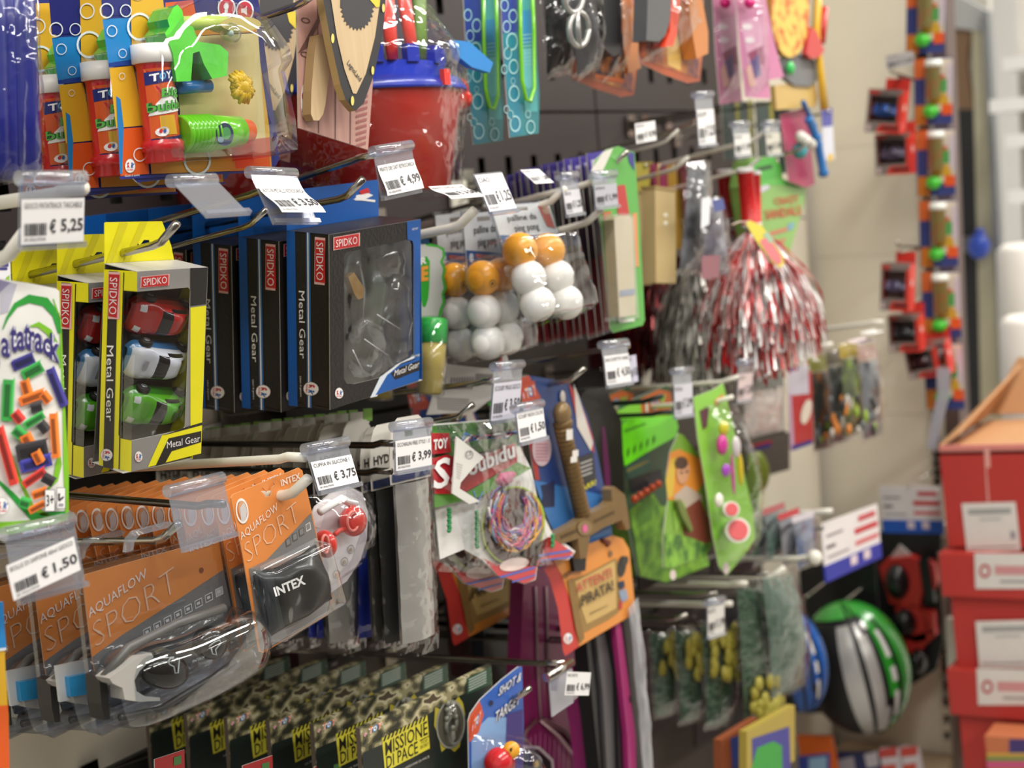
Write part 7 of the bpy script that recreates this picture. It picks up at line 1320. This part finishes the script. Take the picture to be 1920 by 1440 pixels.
def strip(q, Y, lb):
    fr = Fr(*q, Y=Y); t = thing('small_bubble_pack', lb, 'bubble pack', fr, 'small bubble packs on a hanging strip'); w, h = fr.w, fr.h
    m = M(fr); m.box((0, 0, -h), (w, .0012, 0), c('#39427f', .4)); m.build('card', t); m = M(fr); f = lambda a, col, o=-.0006: m.add([(w*x, o, -h*z) for x, z in a], [tuple(range(len(a)))], c(col, .35))
    f([(0, 0), (.3, 0), (.3, .3), (0, .3)], '#d86a34'); f([(.02, .7), (.34, .7), (.34, 1), (.02, 1)], '#d07a2c'); f([(.3, .02), (1, .02), (1, .8), (.3, .8)], '#ddd0c0'); f([(.34, .26), (.8, .26), (.8, .4), (.34, .4)], '#d0603c', -.0008); f([(.4, .34), (.86, .32), (.86, .52), (.4, .54)], '#5fa85a', -.001); f([(.42, .54), (.9, .54), (.9, .7), (.42, .7)], '#d9a83c', -.0008); f([(.72, .7), (1, .7), (1, .86), (.72, .86)], '#f0602c', -.0012); f([(.86, .1), (1, .1), (1, .6), (.86, .6)], '#d8c9d4', -.0009); m.build('print', t)
    m = M(fr); m.lathe([(0, w*.2), (.15, w*.22), (.16, w*.18), (1, w*.18)], (w*.55, -w*.2, -h*.04), (w*.57, -w*.2, -h*.62), c('#e2e0d8', .4), 16, [c('#eef2ea', .4), c('#eef2ea', .4), two('#cf7a4a', '#7fb070', 14, .5, 'noise', .4, .1)]); m.build('bottle', t)
    m = M(fr); m.ball((w*.48, -w*.16, -h*.8), w*.2, c('#3fbf2c', .3, 0, .05, 0, 20, .3), (1, 1, .9), 16, 10); m.build('green_ball', t); return t
for i in range(6):
    x, y = 1710+i*4.2-(10 if i == 0 else 0), -22+133*i; strip(((x, y), (x+72, y-2), (x+5, y+124)), 2.98, f'small bubble pack with green ball, {("topmost","second","third","fourth","fifth","lowest")[i]} on the strip by the doorway')
fr = Fr((1745, 690), (1775, 690), (1740, 830), Y=2.9); t = thing('hanging_strip', 'lilac clear end of the hanging strip beside the open red carton', 'strip', fr); m = M(fr); m.slab([(1756, 690), (1782, 690), (1780, 745), (1764, 800), (1756, 845), (1738, 840), (1748, 780), (1758, 740)], 0, .001, clear('#cdbfd6', .4, .15, .1, 20, .45)); m.build('strip_end', t)
p = PY((1836, 462), 5.03); fr = FrW(p, 0); t = thing('blue_pull_knob', 'round blue plastic knob on a grey bracket beside the doorway', 'knob', fr); m = M(fr); m.ball((0, 0, 0), .037, c('#2c4fc0', .3, 0, .05, 0, 20, .3), (1, 1, 1.2), 18, 12); m.build('knob', t); m = M(fr); m.box((-.09, .02, -.02), (.0, .11, .03), c('#6f7072', .4)); m.build('bracket', t)
m = M(fr); m.ball((.004, 0, .045), .018, c('#2c4fc0', .3, 0, .05, 0, 20, .3), (1, 1, 1), 12, 8); m.build('knob_neck', t)
# dark card feet, and added cards standing in for shade behind the rows
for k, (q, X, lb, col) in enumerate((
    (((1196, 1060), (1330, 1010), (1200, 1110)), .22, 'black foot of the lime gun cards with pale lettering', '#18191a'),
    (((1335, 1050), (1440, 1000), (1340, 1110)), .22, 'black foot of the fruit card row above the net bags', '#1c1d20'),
    (((1180, 1170), (1300, 1120), (1185, 1400)), .08, 'added black card standing for shade behind the leftmost net bags', '#141312'),
    (((1300, 1150), (1420, 1100), (1305, 1400)), .08, 'added black card standing for shade behind the third net bag', '#161514'),
    (((1080, 700), (1170, 680), (1090, 1000)), .10, 'added black card standing for shade deep behind the brown sword', '#0f0f12'),
    (((1100, 560), (1250, 540), (1110, 700)), .08, 'dark maroon filler card deep under the green ruler card', '#3a1216'),
    (((1390, 830), (1480, 815), (1392, 905)), .12, 'added dark brown card standing for shade below the white shirt bag', '#3a322c'),
    (((520, 560), (800, 480), (520, 880)), .03, 'added dark card standing for shade deep behind the blue window boxes', '#262323'),
    (((120, 880), (520, 800), (120, 1000)), .03, 'added dark brown card standing for shade behind the rounded header cards', '#221d1b'),
    (((640, 900), (900, 840), (640, 1180)), .03, 'added dark card standing for shade deep behind the sleeves', '#1f1d1f'),
    (((900, 1180), (1080, 1120), (905, 1440)), .05, 'added black card standing for shade deep behind the racket covers', '#131116'),
    (((200, 1447), (520, 1322), (200, 1600)), .03, 'added black card for the dark at the wall foot left of the camouflage boxes', '#191716'))):
    fr, t = pcard('dark_filler', lb, 'card', q, X, col=col, th=.004, edge=col, coat=0)
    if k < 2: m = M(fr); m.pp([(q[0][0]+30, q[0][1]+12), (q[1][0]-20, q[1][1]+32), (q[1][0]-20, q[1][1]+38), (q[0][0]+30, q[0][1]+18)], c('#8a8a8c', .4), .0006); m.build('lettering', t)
# short pegs that carry the single packs hung away from the main rows
def peg(P, end, label):
    P = Vector(P)
    if end: P.x = min(P.x, XE); fr = FrW((P.x, YE, P.z), 0); q = (0, P.y-YE-.004, .004)
    else: fr = FrW((0, P.y, P.z-P.x*.08)); q = (0, -P.x-.004, P.x*.08+.003)
    t = thing('display_hook', label, 'hook', fr); M(fr).tube([(0, 0, 0), (q[0], q[1], q[2]*.8), q], .0025, CHROME, 8).build('prong', t); m = M(fr); m.box((-.012, -.003, -.014), (.012, 0, .014), CHROME); m.build('back_plate', t)
bpy.context.view_layer.update()
HP = {}
for o in list(COL.objects):
    if o.parent or not o.get('label'): continue
    nm = o.name.split('.')[0]
    if nm not in ('dark_filler', 'yellow_frame_card', 'toy_card', 'red_car_box', 'promotion_sign', 'party_card', 'black_helmet_card', 'protection_set', 'cycle_helmet', 'racket_cover', 'net_bag', 'teal_strap', 'snap_pack'): continue
    ps = [o.matrix_world@Vector(v.co) for ch in o.children if ch.type == 'MESH' for v in ch.data.vertices]
    if not ps: continue
    z1 = max(p.z for p in ps); top = [p for p in ps if p.z > z1-.01]; P = sum(top, Vector())/len(top); P.z = z1-.006
    if P.z > 1.75 or (nm == 'red_car_box' and P.x > XE+.03): continue
    end = nm in ('red_car_box', 'black_helmet_card', 'protection_set', 'cycle_helmet') or (nm == 'promotion_sign' and P.y > 2.8)
    HP.setdefault(nm, 0); HP[nm] += 1
    peg(P, end, f"short hook through the {' '.join(o['label'].split()[:12])}")
